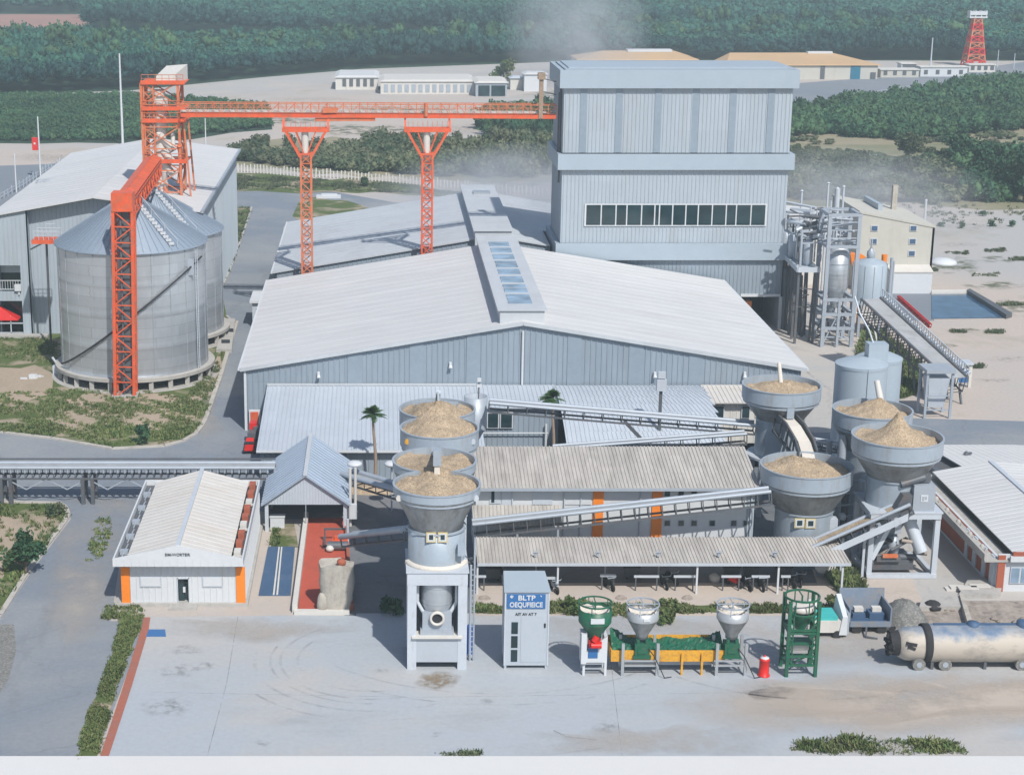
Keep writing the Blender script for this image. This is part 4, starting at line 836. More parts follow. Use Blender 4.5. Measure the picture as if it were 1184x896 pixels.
# ---- booth ----------------------------------------------------------------
t = thing('booth', 'small white gatehouse with two orange corner strips, open door and beige gabled roof', 'gatehouse', (-15, 131, 0))
by0, by1 = 123.2, 140.5; bx0, bx1 = Q(141,690,by0)[0], Q(283,690,by0)[0]; bz = Q(200,655,by0)[2]
dx0, dx1 = Q(205,680,by0)[0], Q(219,680,by0)[0]; dz = Q(210,668,by0)[2]
mb = MB(); wallface(mb, bx0, dx0, by0, .25, bz, bz, .45, .035, .1); wallface(mb, dx1, bx1, by0, .25, bz, bz, .45, .035, .1); wallface(mb, dx0, dx1, by0, dz, bz, bz, .5, .03, .1)
mb.ribs((bx0,by1,bz), (bx0,by0+.16,bz), (bx0,by0+.16,.25), (bx0,by1,.25), .5, .03, .1, .15); mb.ribs((bx1,by0+.16,bz), (bx1,by1,bz), (bx1,by1,.25), (bx1,by0+.16,.25), .5, .03, .1, .15); mb.box(bx0, bx1, by1, by1+.15, .25, bz)
mb.box(dx0-.5, dx1+.5, by0+2.2, by0+2.3, .25, bz, 1)
mb.build('wall', [M['white'], M['steel']], t)
mb = MB(); mb.box(bx0-.5, bx1+.25, by0-.35, by1+.3, 0, .25); mb.box(dx0-.6, dx1+.6, by0-1.1, by0-.36, 0, .16); mb.build('plinth', M['concrete'], t)
for a, b in ((141,151),(273.5,284)):
    mb = MB(); mb.box(Q(a,690,by0)[0], Q(b,690,by0)[0], by0-.1, by0-.045, .25, bz); mb.build('corner_strip', M['orange'], t)
for a, b in ((162,186),(234,257)):
    xa, xb = Q(a,670,by0)[0], Q(b,670,by0)[0]; za, zc = Q(a,678,by0)[2], Q(a,666,by0)[2]
    mb = MB(); mb.box(xa, xb, by0-.09, by0-.04, za, zc); w = mb.build('window', M['steel_l'], t); mb = MB(); mb.box(xa+.08, xb-.08, by0-.11, by0-.092, za+.08, zc-.08); mb.build('shutter', M['white'], w)
mb = MB(); mb.box(dx0, dx0+.06, by0-.08, by0+.1, .25, dz); mb.box(dx1-.06, dx1, by0-.08, by0+.1, .25, dz); mb.box(dx0, dx1, by0-.08, by0+.1, dz-.06, dz); mb.build('door_frame', M['steel_l'], t)
mb = MB(); mb.box(dx0+.08, dx0+.5, by0+.3, by0+.36, .25, dz-.08); mb.box(dx1-.42, dx1-.08, by0+.5, by0+.56, .25, dz-.5,); d = mb.build('door', M['glass'], t)
mb = MB(); mb.box(dx1-.5, dx1-.32, by0+.1, by0+.25, 1.0, 1.4); mb.build('notice', M['white'], d)
# fascia, roof and side gutters
fx0, fx1 = Q(130,650,by0-1)[0], Q(281,650,by0-1)[0]; fy = by0-.95; fm = (fx0+fx1)/2
fz0, fza, fzm = Q(200,655,fy)[2], Q(200,646,fy)[2], Q(207,631,fy)[2]
mb = MB(); mb.slab((fx0,fy,fza), (fm,fy,fzm), (fm,fy,fz0), (fx0,fy,fz0), .12); mb.slab((fm+.001,fy,fzm), (fx1,fy,fza), (fx1,fy,fz0), (fm+.001,fy,fz0), .12)
for i in range(17): x = fx0 + .3 + i*(fx1-fx0-.6)/16; mb.box(x-.02, x+.02, fy-.03, fy-.002, fz0+.05, fza-.05)
ry1 = by1+.6
mb.box(fx0, fx0+.12, fy+.12, ry1, fz0, fza); mb.box(fx1-.12, fx1, fy+.12, ry1, fz0, fza); mb.box(fx0, fx1, ry1, ry1+.12, fz0, fza)
mb.build('fascia', M['white'], t)
mb = MB(); g = .95
mb.ribs((fm,ry1,fzm-.1), (fm,fy+.13,fzm-.1), (fx0+g,fy+.13,fza-.15), (fx0+g,ry1,fza-.15), .8, .018, .04, .1)
mb.ribs((fm,fy+.13,fzm-.1), (fm,ry1,fzm-.1), (fx1-g,ry1,fza-.15), (fx1-g,fy+.13,fza-.15), .8, .018, .04, .1)
rf = mb.build('roof', M['beige_roof'], t)
mb = MB(); mb.box(fm-.16, fm+.16, fy+.1, ry1, fzm-.1, fzm+.05); mb.build('ridge_cap', M['steel_l'], rf)
mb = MB(); mb.box(fx0+.13, fx0+g, fy+.14, ry1-.02, fz0+.1, fz0+.16); mb.box(fx1-g, fx1-.13, fy+.14, ry1-.02, fz0+.1, fz0+.16); mb.build('gutter_floor', M['darksteel'], t)
r = random.Random(5)
for i in range(9):
    y = fy + 1 + i*2.0
    mb = MB(); k = i % 3
    if k == 0: mb.box(fx1-g+.1, fx1-.15, y-.1, y+.1, fza-.25, fza-.12)
    mb.box(fx1-g+.15, fx1-.3, y+.35, y+1.2, fz0+.17, fz0+.55+.2*r.random()); mb.build('roof_brick', M['offwhite'] if k == 0 else M['brickred'], t)
for i in range(5):
    y = fy + 2 + i*3.4; mb = MB(); mb.box(fx0+.25, fx0+g-.1, y, y+.5, fz0+.17, fz0+.5); mb.tube((fx0+.5,y-1,fz0+.3), (fx0+.6,y+2,fz0+.3), .06); mb.build('roof_debris', M['steel'], t)
def text(name, s, size, loc, mat, parent=None, rot=(PI/2,0,0), ext=.012, sx=1.0, bold=0.0):
    cu = bpy.data.curves.new(name, 'FONT'); cu.body = s; cu.size = size; cu.align_x = 'CENTER'; cu.align_y = 'CENTER'; cu.extrude = ext; cu.offset = bold
    o = bpy.data.objects.new(name, cu); COL.objects.link(o); cu.materials.append(M[mat]); o.scale = (sx,1,1)
    o.rotation_euler = rot
    o.location = loc; bpy.context.view_layer.update()
    dg = bpy.context.evaluated_depsgraph_get(); me = bpy.data.meshes.new_from_object(o.evaluated_get(dg)); mw = o.matrix_world.copy(); me.transform(mw)
    me.transform(Matrix.Translation(-ORG[parent])); bpy.data.objects.remove(o); me.materials.clear(); me.materials.append(M[mat])
    o = bpy.data.objects.new(name, me); COL.objects.link(o); o.parent = parent; ORG[o] = ORG[parent]; return o
text('lettering', 'SIM-WORTEIR', .3, (fm, fy-.045, Q(200,641,fy)[2]), 'darksteel', t, bold=.004)
# ---- gabled weighing shed -------------------------------------------------
t = thing('open_shed', 'open-fronted shed with a steep blue grey gabled roof over the blue and red ramps', 'shed', (-6.5, 146, 0))
sy0, sy1 = 139.6, 151.5; sx0, sx1 = Q(306,583,sy0)[0], Q(401,583,sy0)[0]; sm = (sx0+sx1)/2; sze = Q(350,583,sy0)[2]; szr = Q(350,549.5,sy0)[2]
mb = MB(); mb.ribs((sm,sy1,szr+.1), (sm,sy0-.3,szr+.1), (sx0-.3,sy0-.3,sze), (sx0-.3,sy1,sze), .75, .05, .1, .1); mb.ribs((sm,sy0-.3,szr+.1), (sm,sy1,szr+.1), (sx1+.3,sy1,sze), (sx1+.3,sy0-.3,sze), .75, .05, .1, .1)
rf = mb.build('roof', M['shed_roof'], t)
mb = MB(); mb.box(sm-.18, sm+.18, sy0-.32, sy1+.02, szr+.06, szr+.19); mb.build('ridge_cap', M['light_roof'], rf)
mb = MB(); mb.ribs((sx0,sy0,sze), (sm,sy0,szr), (sm,sy0,sze-.02), (sx0,sy0,sze-.02), .3, .03, .08, .1); mb.ribs((sm,sy0,szr), (sx1,sy0,sze), (sx1,sy0,sze-.02), (sm,sy0,sze-.02), .3, .03, .08, .1)
mb.build('gable', M['lean_roof'], t)
for x in (sx0+.15, sx1-.15):
    for y in (sy0+.2, (sy0+sy1)/2, sy1-.3): mb = MB(); mb.box(x-.15, x+.15, y-.15, y+.15, 0, sze-.05); mb.build('post', M['steel_l'], t)
mb = MB(); mb.box(sx0, sx1, sy1-.3, sy1-.15, 0, sze-.1); mb.box(sx0, sx0+.1, sy0+4, sy1, 0, sze-.1); mb.box(sx1-.1,sx1,sy0+4,sy1,0,sze-.1); mb.build('wall', M['darksteel'], t)
mb = MB(); mb.box(sx0+.8, sx1-.9, sy0+3, sy0+3.2, 1.5, 2.2); mb.tube((sm,sy0-.02,0), (sm,sy0-.02,sze), .04); mb.build('inner_beam', M['steel'], t)
# ramps
def px_prism(name, pts, z0, z1, mat, label=None, cat=None, group=None, parent=None, kind=None, zref=0):
    W = [P(x, y, zref) for x, y in pts]; ar = sum(a[0]*b[1]-b[0]*a[1] for a, b in zip(W, W[1:]+W[:1]))
    if ar < 0: W = W[::-1]
    mb = MB(); mb.hexa([(a,b,z0) for a,b,_ in W], [(a,b,z1) for a,b,_ in W]); return mb.build(name, M[mat], parent, label, cat, group, kind)
t = thing('ramp', 'red painted loading ramp between low pale walls, running into the gabled shed', 'ramp', P(375,665))
px_prism('deck', [(345,707),(355,600),(398,600),(406,705)], .02, .12, 'redfloor', parent=t)
px_prism('side_wall', [(338,709),(352,601),(357,601),(344,709)], 0, .75, 'offwhite', parent=t)
px_prism('front_kerb', [(340,711),(340,708),(404,708),(404,711)], 0, .3, 'offwhite', parent=t)
px_prism('side_wall', [(404.5,706),(398,604),(401,604),(408.5,706)], 0, .5, 'brickred', parent=t)
t = thing('weighbridge', 'blue steel plate ramp with two pale rails beside the red ramp', 'weighbridge', P(320,665))
px_prism('plate', [(299,689),(310,633),(341,633),(336,689)], .02, .10, 'bluefloor', parent=t)
px_prism('rail', [(315.5,689),(322,634),(323.5,634),(317.5,689)], .1, .15, 'offwhite', parent=t); px_prism('rail', [(319.5,689),(325,634),(326.5,634),(321.5,689)], .1, .15, 'offwhite', parent=t)
sheet('lawn', [(316,608),(340,605),(345,633),(313,633)], 'gr_lawn', .03, 10, 1)
tufts([(316,605),(323,605),(321,632),(314,632)], 90, .4, 'weeds at the head of the blue weighbridge plate', thr=-3)
x, y, _ = P(321,609); mb = MB(); mb.box(x-.6, x+.6, y-.4, y+.4, 0, .95); mb.box(x-.65, x+.65, y-.45, y+.45, .95, 1.02); mb.build('utility_box', M['white'], None, 'small white box standing under the gabled shed', 'box')
# machinery on the red ramp
x, y, _ = P(388,636); t = thing('winch', 'dark and orange winch machine on the red ramp', 'machine', (x,y,0))
mb = MB(); mb.box(x-1.0, x+1.1, y-.1, y+.1, .3, .45); mb.box(x-1.0, x-.85, y-.1, y+2.0, .3, .45); mb.box(x-1, x-.88, y-.1, y+.02, 0.12, 1.2); mb.box(x-1.0, x+1.1, y+1.8, y+1.95, 1.1, 1.25); mb.box(x-1, x-.88, y+1.83, y+1.95, .12, 1.2); mb.build('frame', M['darksteel'], t)
mb = MB(); mb.tube((x-.7,y-.3,.5), (x+1.0,y-.3,.5), .38, n=14); mb.build('drum', M['darksteel'], t); mb = MB(); mb.lathe([(0,0),(.3,.1),(.36,.3),(.2,.5),(0,.55)], (x-.45,y-.65,.12), 12); mb.build('motor', M['offwhite'], t)
mb = MB(); mb.box(x-.3, x+1.0, y+.3, y+1.2, .2, .7); mb.box(x-.1, x+.3, y+.5, y+1.0, .7, .95); mb.build('cover', M['redor'], t)
# big rough block
x, y, _ = P(391,709); t = thing('concrete_block', 'tall rough block of broken pale concrete at the foot of the red ramp', 'block', (x,y,0))
r = random.Random(8); rings = []; n = 18
for k in range(9):
    z = 3.7*k/8; w_ = 1.0 + .28*min(1, k/4); dd = .9; ring = []
    for i in range(n):
        a = 2*PI*i/n; c, s_ = math.cos(a), math.sin(a); q = (abs(c)**4 + abs(s_)**4)**-.25
        ring.append((x + c*q*w_*(1 + r.uniform(-.05,.05)) - .12, y + .9 + s_*q*dd*(1 + r.uniform(-.07,.07)), z*(1) + (r.uniform(-.25,.12) if k == 8 else r.uniform(-.05,.05)*(k > 0))))
    rings.append(ring)
mb = MB(); mb.loft(rings, smooth=True, capa=True, capb=True); mb.build('block', M['stone'], t)
mb = MB(); mb.lathe([(0,-.1),(.3,0),(.36,.3),(.25,.45),(0,.5)], (x+.25,y+.6,3.6), 9); mb.build('rust_cap', M['brickred'], t)
x2, y2, _ = P(373,707); mb = MB(); mb.lathe([(0,0),(.42,0),(.45,.6),(.36,1.2),(.2,1.5),(0,1.55)], (x2,y2,.0), 9); mb.build('stone', M['stone'], None, 'small pale stone leaning beside the big rough concrete block', 'stone')
# ---- red panelled building on the right -----------------------------------
t = thing('brick_building', 'white-roofed building with terracotta panels and a concrete gutter along its side', 'building', (54, 136, 0))
ry0, ry1 = 126.0, 146.0; rx0 = 48.3; rxm = 53.3; rx1 = 75.0; rze = Q(1160,641,ry0)[2]; rzm = rze+1.2
rxf = Q(1153,660,ry0)[0]
mb = MB(); mb.box(rxf, rx1, ry0, ry0+.2, 0, rze); mb.box(rxf, rxf+.2, ry0+.2, ry1, 0, rze-.3); mb.box(rxf, rx1, ry1-.2, ry1, 0, rze); mb.build('wall', M['white'], t)
ylist = [(131.3,ry1-.3,'brickred')]; yy = 126.6
for k, (a, b, m_) in enumerate([(126.3,127.2,'steel_l'),(127.2,128.2,'brickred'),(128.2,129.0,'steel_l'),(129.0,130.4,'brickred'),(130.4,131.2,'steel_l'),(131.2,132.4,'brickred'),(132.4,133.1,'steel_l'),(133.1,145.7,'brickred')]):
    mb = MB(); mb.box(rxf-.08 - (.1 if m_ == 'steel_l' else 0), rxf-.005, a, b-.003, .3, rze-.35); mb.build('side_panel', M[m_], t)
mb = MB(); mb.box(rxf-.02, Q(1161,660,ry0)[0], ry0-.12, ry0-.005, 0, rze-.05); mb.build('corner_pier', M['brickred'], t)
mb = MB(); mb.ribs((rxm,ry1,rzm), (rxm,ry0-.2,rzm), (rx0,ry0-.2,rze+.25), (rx0,ry1,rze+.25), .8, .02, .04, .1); mb.ribs((rxm,ry0-.2,rzm), (rxm,ry1,rzm), (rx1+8,ry1,rzm-2.2), (rx1+8,ry0-.2,rzm-2.2), .8, .02, .04, .1)
rf = mb.build('roof', M['white_roof'], t); mb = MB(); mb.box(rxm-.2, rxm+.2, ry0-.2, ry1, rzm-.05, rzm+.08); mb.build('ridge_cap', M['steel_l'], rf)
mb = MB(); mb.box(rxf-1.1, rx0-.02, ry0-.2, ry1, rze-.55, rze-.4); mb.box(rxf-1.15, rxf-.95, ry0-.2, ry1, rze-.398, rze+.1); mb.build('side_gutter', M['concrete'], t)
for i in range(6): y = ry0+2 + i*2.9; mb = MB(); mb.lathe([(0,0),(.24,0),(.2,.35),(.1,.5),(0,.55)], (rxf-.6,y,rze-.4), 9); mb.build('gutter_stone', M['concrete'], t)
mb = MB(); mb.box(rx0-.2, rx1, ry0-.45, ry0-.2, rze-.45, rze-.02); mb.build('fascia', M['white'], t)
mb = MB(); mb.slab((rx0,ry0-.25,rze+.25), (rx0+.01,ry0-.25,rze+.3), (rx1,ry0-.25,rze), (rx0,ry0-.25,rze), .1); mb.box(rx0+.0, rx1, ry0-.35, ry0-.2, rze-.018, rze+.22); mb.build('eave_brick', M['brickred'], t)
xa, xb, za, zc = Q(1168,660,ry0)[0], Q(1184,660,ry0)[0]+1.2, Q(1170,674,ry0)[2], Q(1170,655,ry0)[2]
mb = MB(); mb.box(xa, xb, ry0-.1, ry0-.002, za, zc); w = mb.build('window', M['steel_l'], t)
for i in range(3): q = (xb-xa)/3; mb = MB(); mb.box(xa+q*i+.08, xa+q*(i+1)-.08, ry0-.13, ry0-.102, za+.08, zc-.08); mb.build('pane', M['skyglass'], w)
px_prism('step', [(1108,692),(1120,672),(1160,672),(1156,692)], 0, .35, 'concrete', parent=t)
# small rear roof
t = thing('shed', 'low white-roofed shed behind the red panelled building', 'shed', (54, 150, 0))
a = P(1078,545,2.6); b = P(1095,520,2.6)
mb = MB(); mb.box(49.2, 70, 147, 153.3, 0, 2.7); mb.build('wall', M['darksteel'], t)
mb = MB(); mb.ribs((50.0,154,3.3), (58,154,3.3), (62,146.6,3.3), (51.5,146.6,3.3), .8, .02, .04, .1); mb.ribs((58.001,154,3.3), (72,154,2.6), (72,146.6,2.6), (62.001,146.6,3.3), .8, .02, .04, .1); rf = mb.build('roof', M['white_roof'], t)
x, y, z = P(1117,526,3.3); mb = MB(); mb.tube((x,y,z), (x,y,z+.35), .22, .1, 8); mb.box(x-.2, x+.5, y-.1, y+.1, z+.1, z+.25); mb.build('roof_vent', M['darksteel'], rf)
# ---- cream building and friends at the right ------------------------------
t = thing('cream_building', 'cream rendered building with six small blue windows beside the blue pool', 'building', (70, 246, 0))
cy = 238.5; c0, c1 = Q(991,300,cy)[0], Q(1078,300,cy)[0]; z0_, z1_ = Q(1000,245,cy)[2], Q(1078,262,cy)[2]
mb = MB(); mb.slab((c0,cy,z0_), (c1,cy,z1_), (c1,cy,0), (c0,cy,0), .3); mb.slab((c1,cy,z1_), (c1,cy+15,z1_), (c1,cy+15,0), (c1,cy,0), .3); mb.slab((c0,cy+15,z0_), (c0,cy,z0_), (c0,cy,0), (c0,cy+15,0), .3); mb.slab((c1,cy+15,z1_), (c0,cy+15,z0_), (c0,cy+15,0), (c1,cy+15,0), .3)
mb.build('wall', M['cream'], t)
mb = MB(); mb.slab((c0-.1,cy+15.1,z0_+.1), (c1+.1,cy+15.1,z1_+.1), (c1+.1,cy-.1,z1_+.1), (c0-.1,cy-.1,z0_+.1), .3); rf = mb.build('roof', M['cream'], t)
for px, py in ((1011,264),(1056,264),(1010,279),(1055,279),(1007,293),(1054,293)):
    x, _, z = Q(px,py,cy); mb = MB(); mb.box(x-.5, x+.5, cy-.1, cy-.002, z-.4, z+.4); w = mb.build('window', M['white'], t); mb = MB(); mb.box(x-.4, x+.4, cy-.14, cy-.102, z-.32, z+.32); mb.build('pane', M['bluefloor'], w)
x0_, x1_ = Q(1030,320,cy-2)[0], Q(1078,320,cy-2)[0]; zz = Q(1050,315,cy-2)[2]
mb = MB(); mb.box(x0_, x1_, cy-2, cy-.005, 0, zz); mb.build('annex_wall', M['white'], t); mb = MB(); mb.slab((x0_-.1,cy-.01,zz+.7), (x1_+.1,cy-.01,zz+.7), (x1_+.1,cy-2.1,zz+.05), (x0_-.1,cy-2.1,zz+.05), .2); mb.build('annex_roof', M['beige_roof'], t)
x, y, z = P(1033,243,9.6); mb = MB(); mb.box(x-.35, x+.35, y-.35, y+.35, z-1, z+3.6); ch = mb.build('chimney', M['stone'], rf)
a, b = P(998,236,10), P(1015,246,10); mb = MB(); mb.slab((a[0],a[1],11.2), (b[0],b[1],11.2), (b[0],b[1],9.9), (a[0],a[1],9.9), .6); mb.build('parapet', M['band'], rf)
t = thing('warehouse', 'small warehouse with a low white roof showing behind the pipework', 'warehouse', (60, 250, 0))
mb = MB(); a = P(912,212,7); b = P(985,240,7); mb.box(51, 66.5, 243, 268, 0, 6.8); mb.build('wall', M['offwhite'], t); mb = MB(); mb.ribs((51,268,8.2), (51,242.6,8.2), (50.6,242.6,8.1), (50.6,268,8.1), .9,.02,.04,.1); mb.ribs((51,242.6,8.2), (51,268,8.2), (66.8,268,6.9), (66.8,242.6,6.9), .9, .02, .04, .1); mb.build('roof', M['white_roof'], t)
x, y, _ = P(1067,262); mb = MB(); x,y,_=P(1068,268); mb.tube((x,y,0), (x,y,5.2), .2, .2, 8); mb.tube((x,y,5.2),(x,y,5.4),.26,.1,8); mb.build('post', M['white'], None, 'white pole standing on the sand right of the cream building', 'pole')
# pool
t = thing('pool', 'rectangular blue water basin beside the cream building', 'pool', P(1115,355))
px_prism('water', [(1077,369),(1077,341),(1117,340),(1162,368)], .05, .09, 'water', parent=t)
px_prism('coping', [(1077,340.8),(1077,338),(1119,337.5),(1119,340.5)], 0, .35, 'offwhite', parent=t)
px_prism('side_wall', [(1117.5,340),(1121,338.5),(1170,367),(1163,369)], 0, .6, 'darksteel', parent=t)
mb = MB(); x, y, _ = P(1090,305); mb.lathe([(0,0),(2.2,0),(1.9,.45),(1.0,.8),(0,.9)], (x,y,0), 14); o = mb.build('tarpaulin', M['white'], None, 'white crumpled tarpaulin heap on the sand beside the cream building', 'tarpaulin')
# ================================================================ LATTICE + SILOS
def lattice(mb, p, q, w, d, seg, r=.09, rb=.05, up=(0,1,0), X=True):
    """four-chord lattice from p to q; w across, d deep"""
    p, q = Vector(p), Vector(q); ax = (q-p).normalized(); u = Vector(up); a = ax.cross(u).normalized(); b = a.cross(ax)
    cs = [(-w/2,-d/2),(w/2,-d/2),(w/2,d/2),(-w/2,d/2)]
    for i, j in cs: mb.bar(p+a*i+b*j, q+a*i+b*j, r*2, up=b)
    n = seg
    for k in range(n+1):
        o = p + (q-p)*k/n
        for c in range(4):
            c2 = (c+1) % 4; mb.bar(o+a*cs[c][0]+b*cs[c][1], o+a*cs[c2][0]+b*cs[c2][1], rb*2)
        if k < n:
            o2 = p + (q-p)*(k+1)/n
            for c in range(4):
                c2 = (c+1) % 4; s, e = (c, c2) if k % 2 else (c2, c)
                mb.bar(o+a*cs[s][0]+b*cs[s][1], o2+a*cs[e][0]+b*cs[e][1], rb*2)
                if X and k % 2 == c % 2: mb.bar(o+a*cs[e][0]+b*cs[e][1], o2+a*cs[s][0]+b*cs[s][1], rb*1.6)
def silo(cx, cy, label, dz=0.0):
    Rr = 8.25; zb, zt, za = 1.5, 15.3-dz, 20.3-dz*1.2
    t = thing('silo', label, 'silo', (cx, cy, 0), 'corrugated grain silos')
    mb = MB(); prof = []; n = 46; seams = {0, 11, 23, 34}
    for k in range(n+1):
        z = zb + (zt-zb)*k/n; prof.append((Rr - (.06 if k % 2 else 0) + (.05 if k in seams else 0), z))
    mb.lathe(prof, (cx,cy,0), 96)
    for i in range(24):
        a = 2*PI*(i+.5)/24; c, s = math.cos(a), math.sin(a); mb.bar((cx+c*(Rr+.0), cy+s*(Rr+.0), zb), (cx+c*(Rr+.0), cy+s*(Rr+.0), zt), .06, .06)
    mb.build('wall', M['galv'], t)
    mb = MB(); mb.lathe([(Rr+.28,zt-.16),(Rr+.28,zt-.02),(.7,za-.1),(.7,za+.25),(0,za+.3)], (cx,cy,0), 96)
    for i in range(64):
        a = 2*PI*i/64; c, s = math.cos(a), math.sin(a); mb.bar((cx+c*(Rr+.26), cy+s*(Rr+.26), zt+.03), (cx+c*.9, cy+s*.9, za-.14), .05, .05)
    rf = mb.build('roof', M['galvroof'], t)
    # row of stair steps on the cone
    a = R(-48); c, s = math.cos(a), math.sin(a); mb = MB()
    for i in range(15):
        f = .08 + i*.062; r_ = Rr*(1-f)+.2; z = zt + (za-zt)*f + .12; p = Vector((cx+c*r_, cy+s*r_, z)); mb.box(p.x-.28, p.x+.28, p.y-.22, p.y+.22, z-.02, z+.22)
    mb.build('roof_step', M['white'], rf)
    mb = MB()
    for sg in (-1, 1):
        pts = [(cx+c*(Rr*(1-f)+.1)-s*.5*sg, cy+s*(Rr*(1-f)+.1)+c*.5*sg, zt+(za-zt)*f+.9) for f in (.02,.3,.6,.9)]; mb.path(pts, .035, 6)
        for p in pts: mb.tube(p, (p[0],p[1],p[2]-.85), .03, n=6)
    mb.build('roof_rail', M['steel_l'], rf)
    mb = MB(); mb.lathe([(Rr-.4,1.1),(Rr+.75,1.1),(Rr+.75,1.48),(Rr-.4,1.48)], (cx,cy,0), 96, smooth=False); mb.build('ring_beam', M['concrete'], t)
    for i in range(24):
        a = 2*PI*i/24 + .07; mb = MB(); p = (cx+math.cos(a)*(Rr+.35), cy+math.sin(a)*(Rr+.35)); mb.box(p[0]-.24, p[0]+.24, p[1]-.24, p[1]+.24, 0, 1.1); mb.build('pier', M['concrete'], t)
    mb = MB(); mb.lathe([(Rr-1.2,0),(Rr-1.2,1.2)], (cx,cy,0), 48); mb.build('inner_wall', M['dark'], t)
    mb = MB(); mb.lathe([(0,.06),(Rr+1.2,.06),(Rr+1.25,0)], (cx,cy,0), 48, smooth=False); mb.build('footing', M['concrete'], t)
    return t, rf
SX = -27.9; SF = 193.3; SB = 211.0
t1, rf1 = silo(SX, SF, 'front corrugated steel silo with a dark diagonal pipe and the red lattice column before it')
t2, rf2 = silo(SX+.25, SB, 'rear corrugated steel silo half hidden behind the front one', 1.7)
mb = MB(); pts = []
for k in range(25):
    s = k/24; a = R(-170 + 165*s)
    px = 76 + (238-76)*s; zz = 1.9 + 12.0*(s**1.05)
    xx = (px-CX)*(SF*CT + 45*ST)/F; u = max(-.985, min(.985, (xx-SX)/8.5)); aa = -math.acos(u)
    pts.append((SX + 8.5*math.cos(aa), SF + 8.5*math.sin(aa), zz))
mb.path(pts, .10, 8); mb.build('diagonal_pipe', M['char'], t1)
mb = MB()
for a in (R(-28), R(-25.5)):
    mb.tube((SX+8.55*math.cos(a), SF+8.55*math.sin(a), 1.5), (SX+8.55*math.cos(a), SF+8.55*math.sin(a), 15), .045, n=6)
for k in range(40): z = 1.7+k*.33; a, b = R(-28), R(-25.5); mb.tube((SX+8.55*math.cos(a), SF+8.55*math.sin(a), z), (SX+8.55*math.cos(b), SF+8.55*math.sin(b), z), .03, n=5)
mb.build('ladder', M['steel_l'], t1)
mb = MB(); 
for a in (R(-33),): c, s = math.cos(a), math.sin(a); mb.bar((SX+8.4*c, SF+8.4*s, 12.2), (SX+8.4*c, SF+8.4*s, 14.0), .8, .15)
mb.build('hatch', M['steel'], t1)
mb = MB(); x, y, _ = P(66,432); mb.tube((x,y,.6), (x+1.4,y+1.0,1.5), .35, n=10); mb.box(x-.4,x+.5,y-.5,y+.4,.0,1.0); mb.tube((x+.2,y-.2,1.0),(x-.4,y-.3,2.0),.14); mb.build('discharge_spout', M['steel_l'], t1)
x, y, _ = P(37,437); mb = MB(); r = random.Random(2)
for i in range(6): q = x+r.uniform(-.9,.9); w = y+r.uniform(-.6,.6); mb.box(q-.4, q+.4, w-.12, w+.12, .02, .1+.08*i)
mb.build('scrap_pile', M['white'], None, 'little pile of pale scrap boards on the gravel left of the silo', 'scrap')
# unloading pit behind the kerb
t = thing('drain_pit', 'small concrete drain pit with dark openings beside the rear silo', 'drain', P(262,395))
px_prism('slab', [(250,408),(258,372),(272,372),(268,408)], 0, .45, 'concrete', parent=t)
for a, b, c_, d_ in ((258,270,384,388),(256,266,397,401)): px_prism('opening', [(a,d_),(a,c_),(b,c_),(b,d_)], .452, .47, 'dark', parent=t)
# ---- red column, gallery and bucket elevator ------------------------------
px = lambda x, Y, z: (x-CX)*(Y*CT + (H-z)*ST)/F
YC = 183.2; xc0 = (px(133,YC,0)+px(158,YC,0))/2; xc1 = (px(131,YC,20)+px(155,YC,20))/2
t = thing('conveyor_column', 'bright red lattice column in front of the front silo carrying an inclined gallery', 'lattice column', (xc0, YC, 0))
mb = MB(); zt = 20.3; lattice(mb, (xc0,YC,0), (xc1,YC,zt), 2.05, 1.5, 12, .17, .06, X=False); mb.build('lattice', M['redor'], t)
mb = MB(); mb.box(xc1-.5, xc1+.5, YC-.2, YC+.5, .3, zt); mb.tube((xc1-.6,YC-.5,.3),(xc1-.3,YC-.5,zt),.12); mb.build('chute', M['darksteel'], t)
mb = MB(); mb.box(xc0-1.4, xc0+1.4, YC-1, YC+1, -.05, .25); mb.build('footing', M['concrete'], t)
g0 = Vector((xc1,YC+.2,zt+.6)); g1 = Vector((px(178,SB+5,21.5),SB+4.5,20.9))
t = thing('inclined_gallery', 'bright red covered conveyor gallery sloping from the lattice column to the elevator tower', 'gallery', (xc1, 196, 20))
mb = MB(); lattice(mb, g0-Vector((0,0,.6)), g1-Vector((0,0,.6)), 1.8, 1.7, 14, .1, .06, up=(0,0,1)); mb.build('lattice', M['redor'], t)
mb = MB(); ax = (g1-g0).normalized(); 
for s in (-1, 1):
    a = Vector((ax.y,-ax.x,0)).normalized()*s
    mb.slab(*( [g0+Vector((0,0,.95)), g1+Vector((0,0,.95)), g1+a*.98+Vector((0,0,.55)), g0+a*.98+Vector((0,0,.55))] if s == -1 else [g1+Vector((0,0,.95)), g0+Vector((0,0,.95)), g0+a*.98+Vector((0,0,.55)), g1+a*.98+Vector((0,0,.55))] ), .08)
mb.build('cover', M['redor'], t)
mb = MB(); mb.box(xc1-1.15, xc1+1.1, YC-1.0, YC+1.2, zt-.05, zt+1.9); mb.build('head_box', M['redor'], t)
mb = MB(); mb.tube(g0+(g1-g0)*.34, (SX+.2, SF+.2, 20.5), .3); mb.build('spout', M['redor'], t)
EY0, EY1 = 220.6, 225.5; ex0, ex1 = px(165,EY0,26), px(213,EY0,26)
t = thing('elevator_tower', 'tall faded orange bucket elevator tower with white head cover behind the rear silo', 'elevator tower', ((ex0+ex1)/2, 223, 0))
ztop = Q(180,96,EY0)[2]
mb = MB(); lattice(mb, ((ex0+ex1)/2-.2,(EY0+EY1)/2,0), ((ex0+ex1)/2-.4,(EY0+EY1)/2,ztop), ex1-ex0-.6, EY1-EY0, 11, .16, .07)
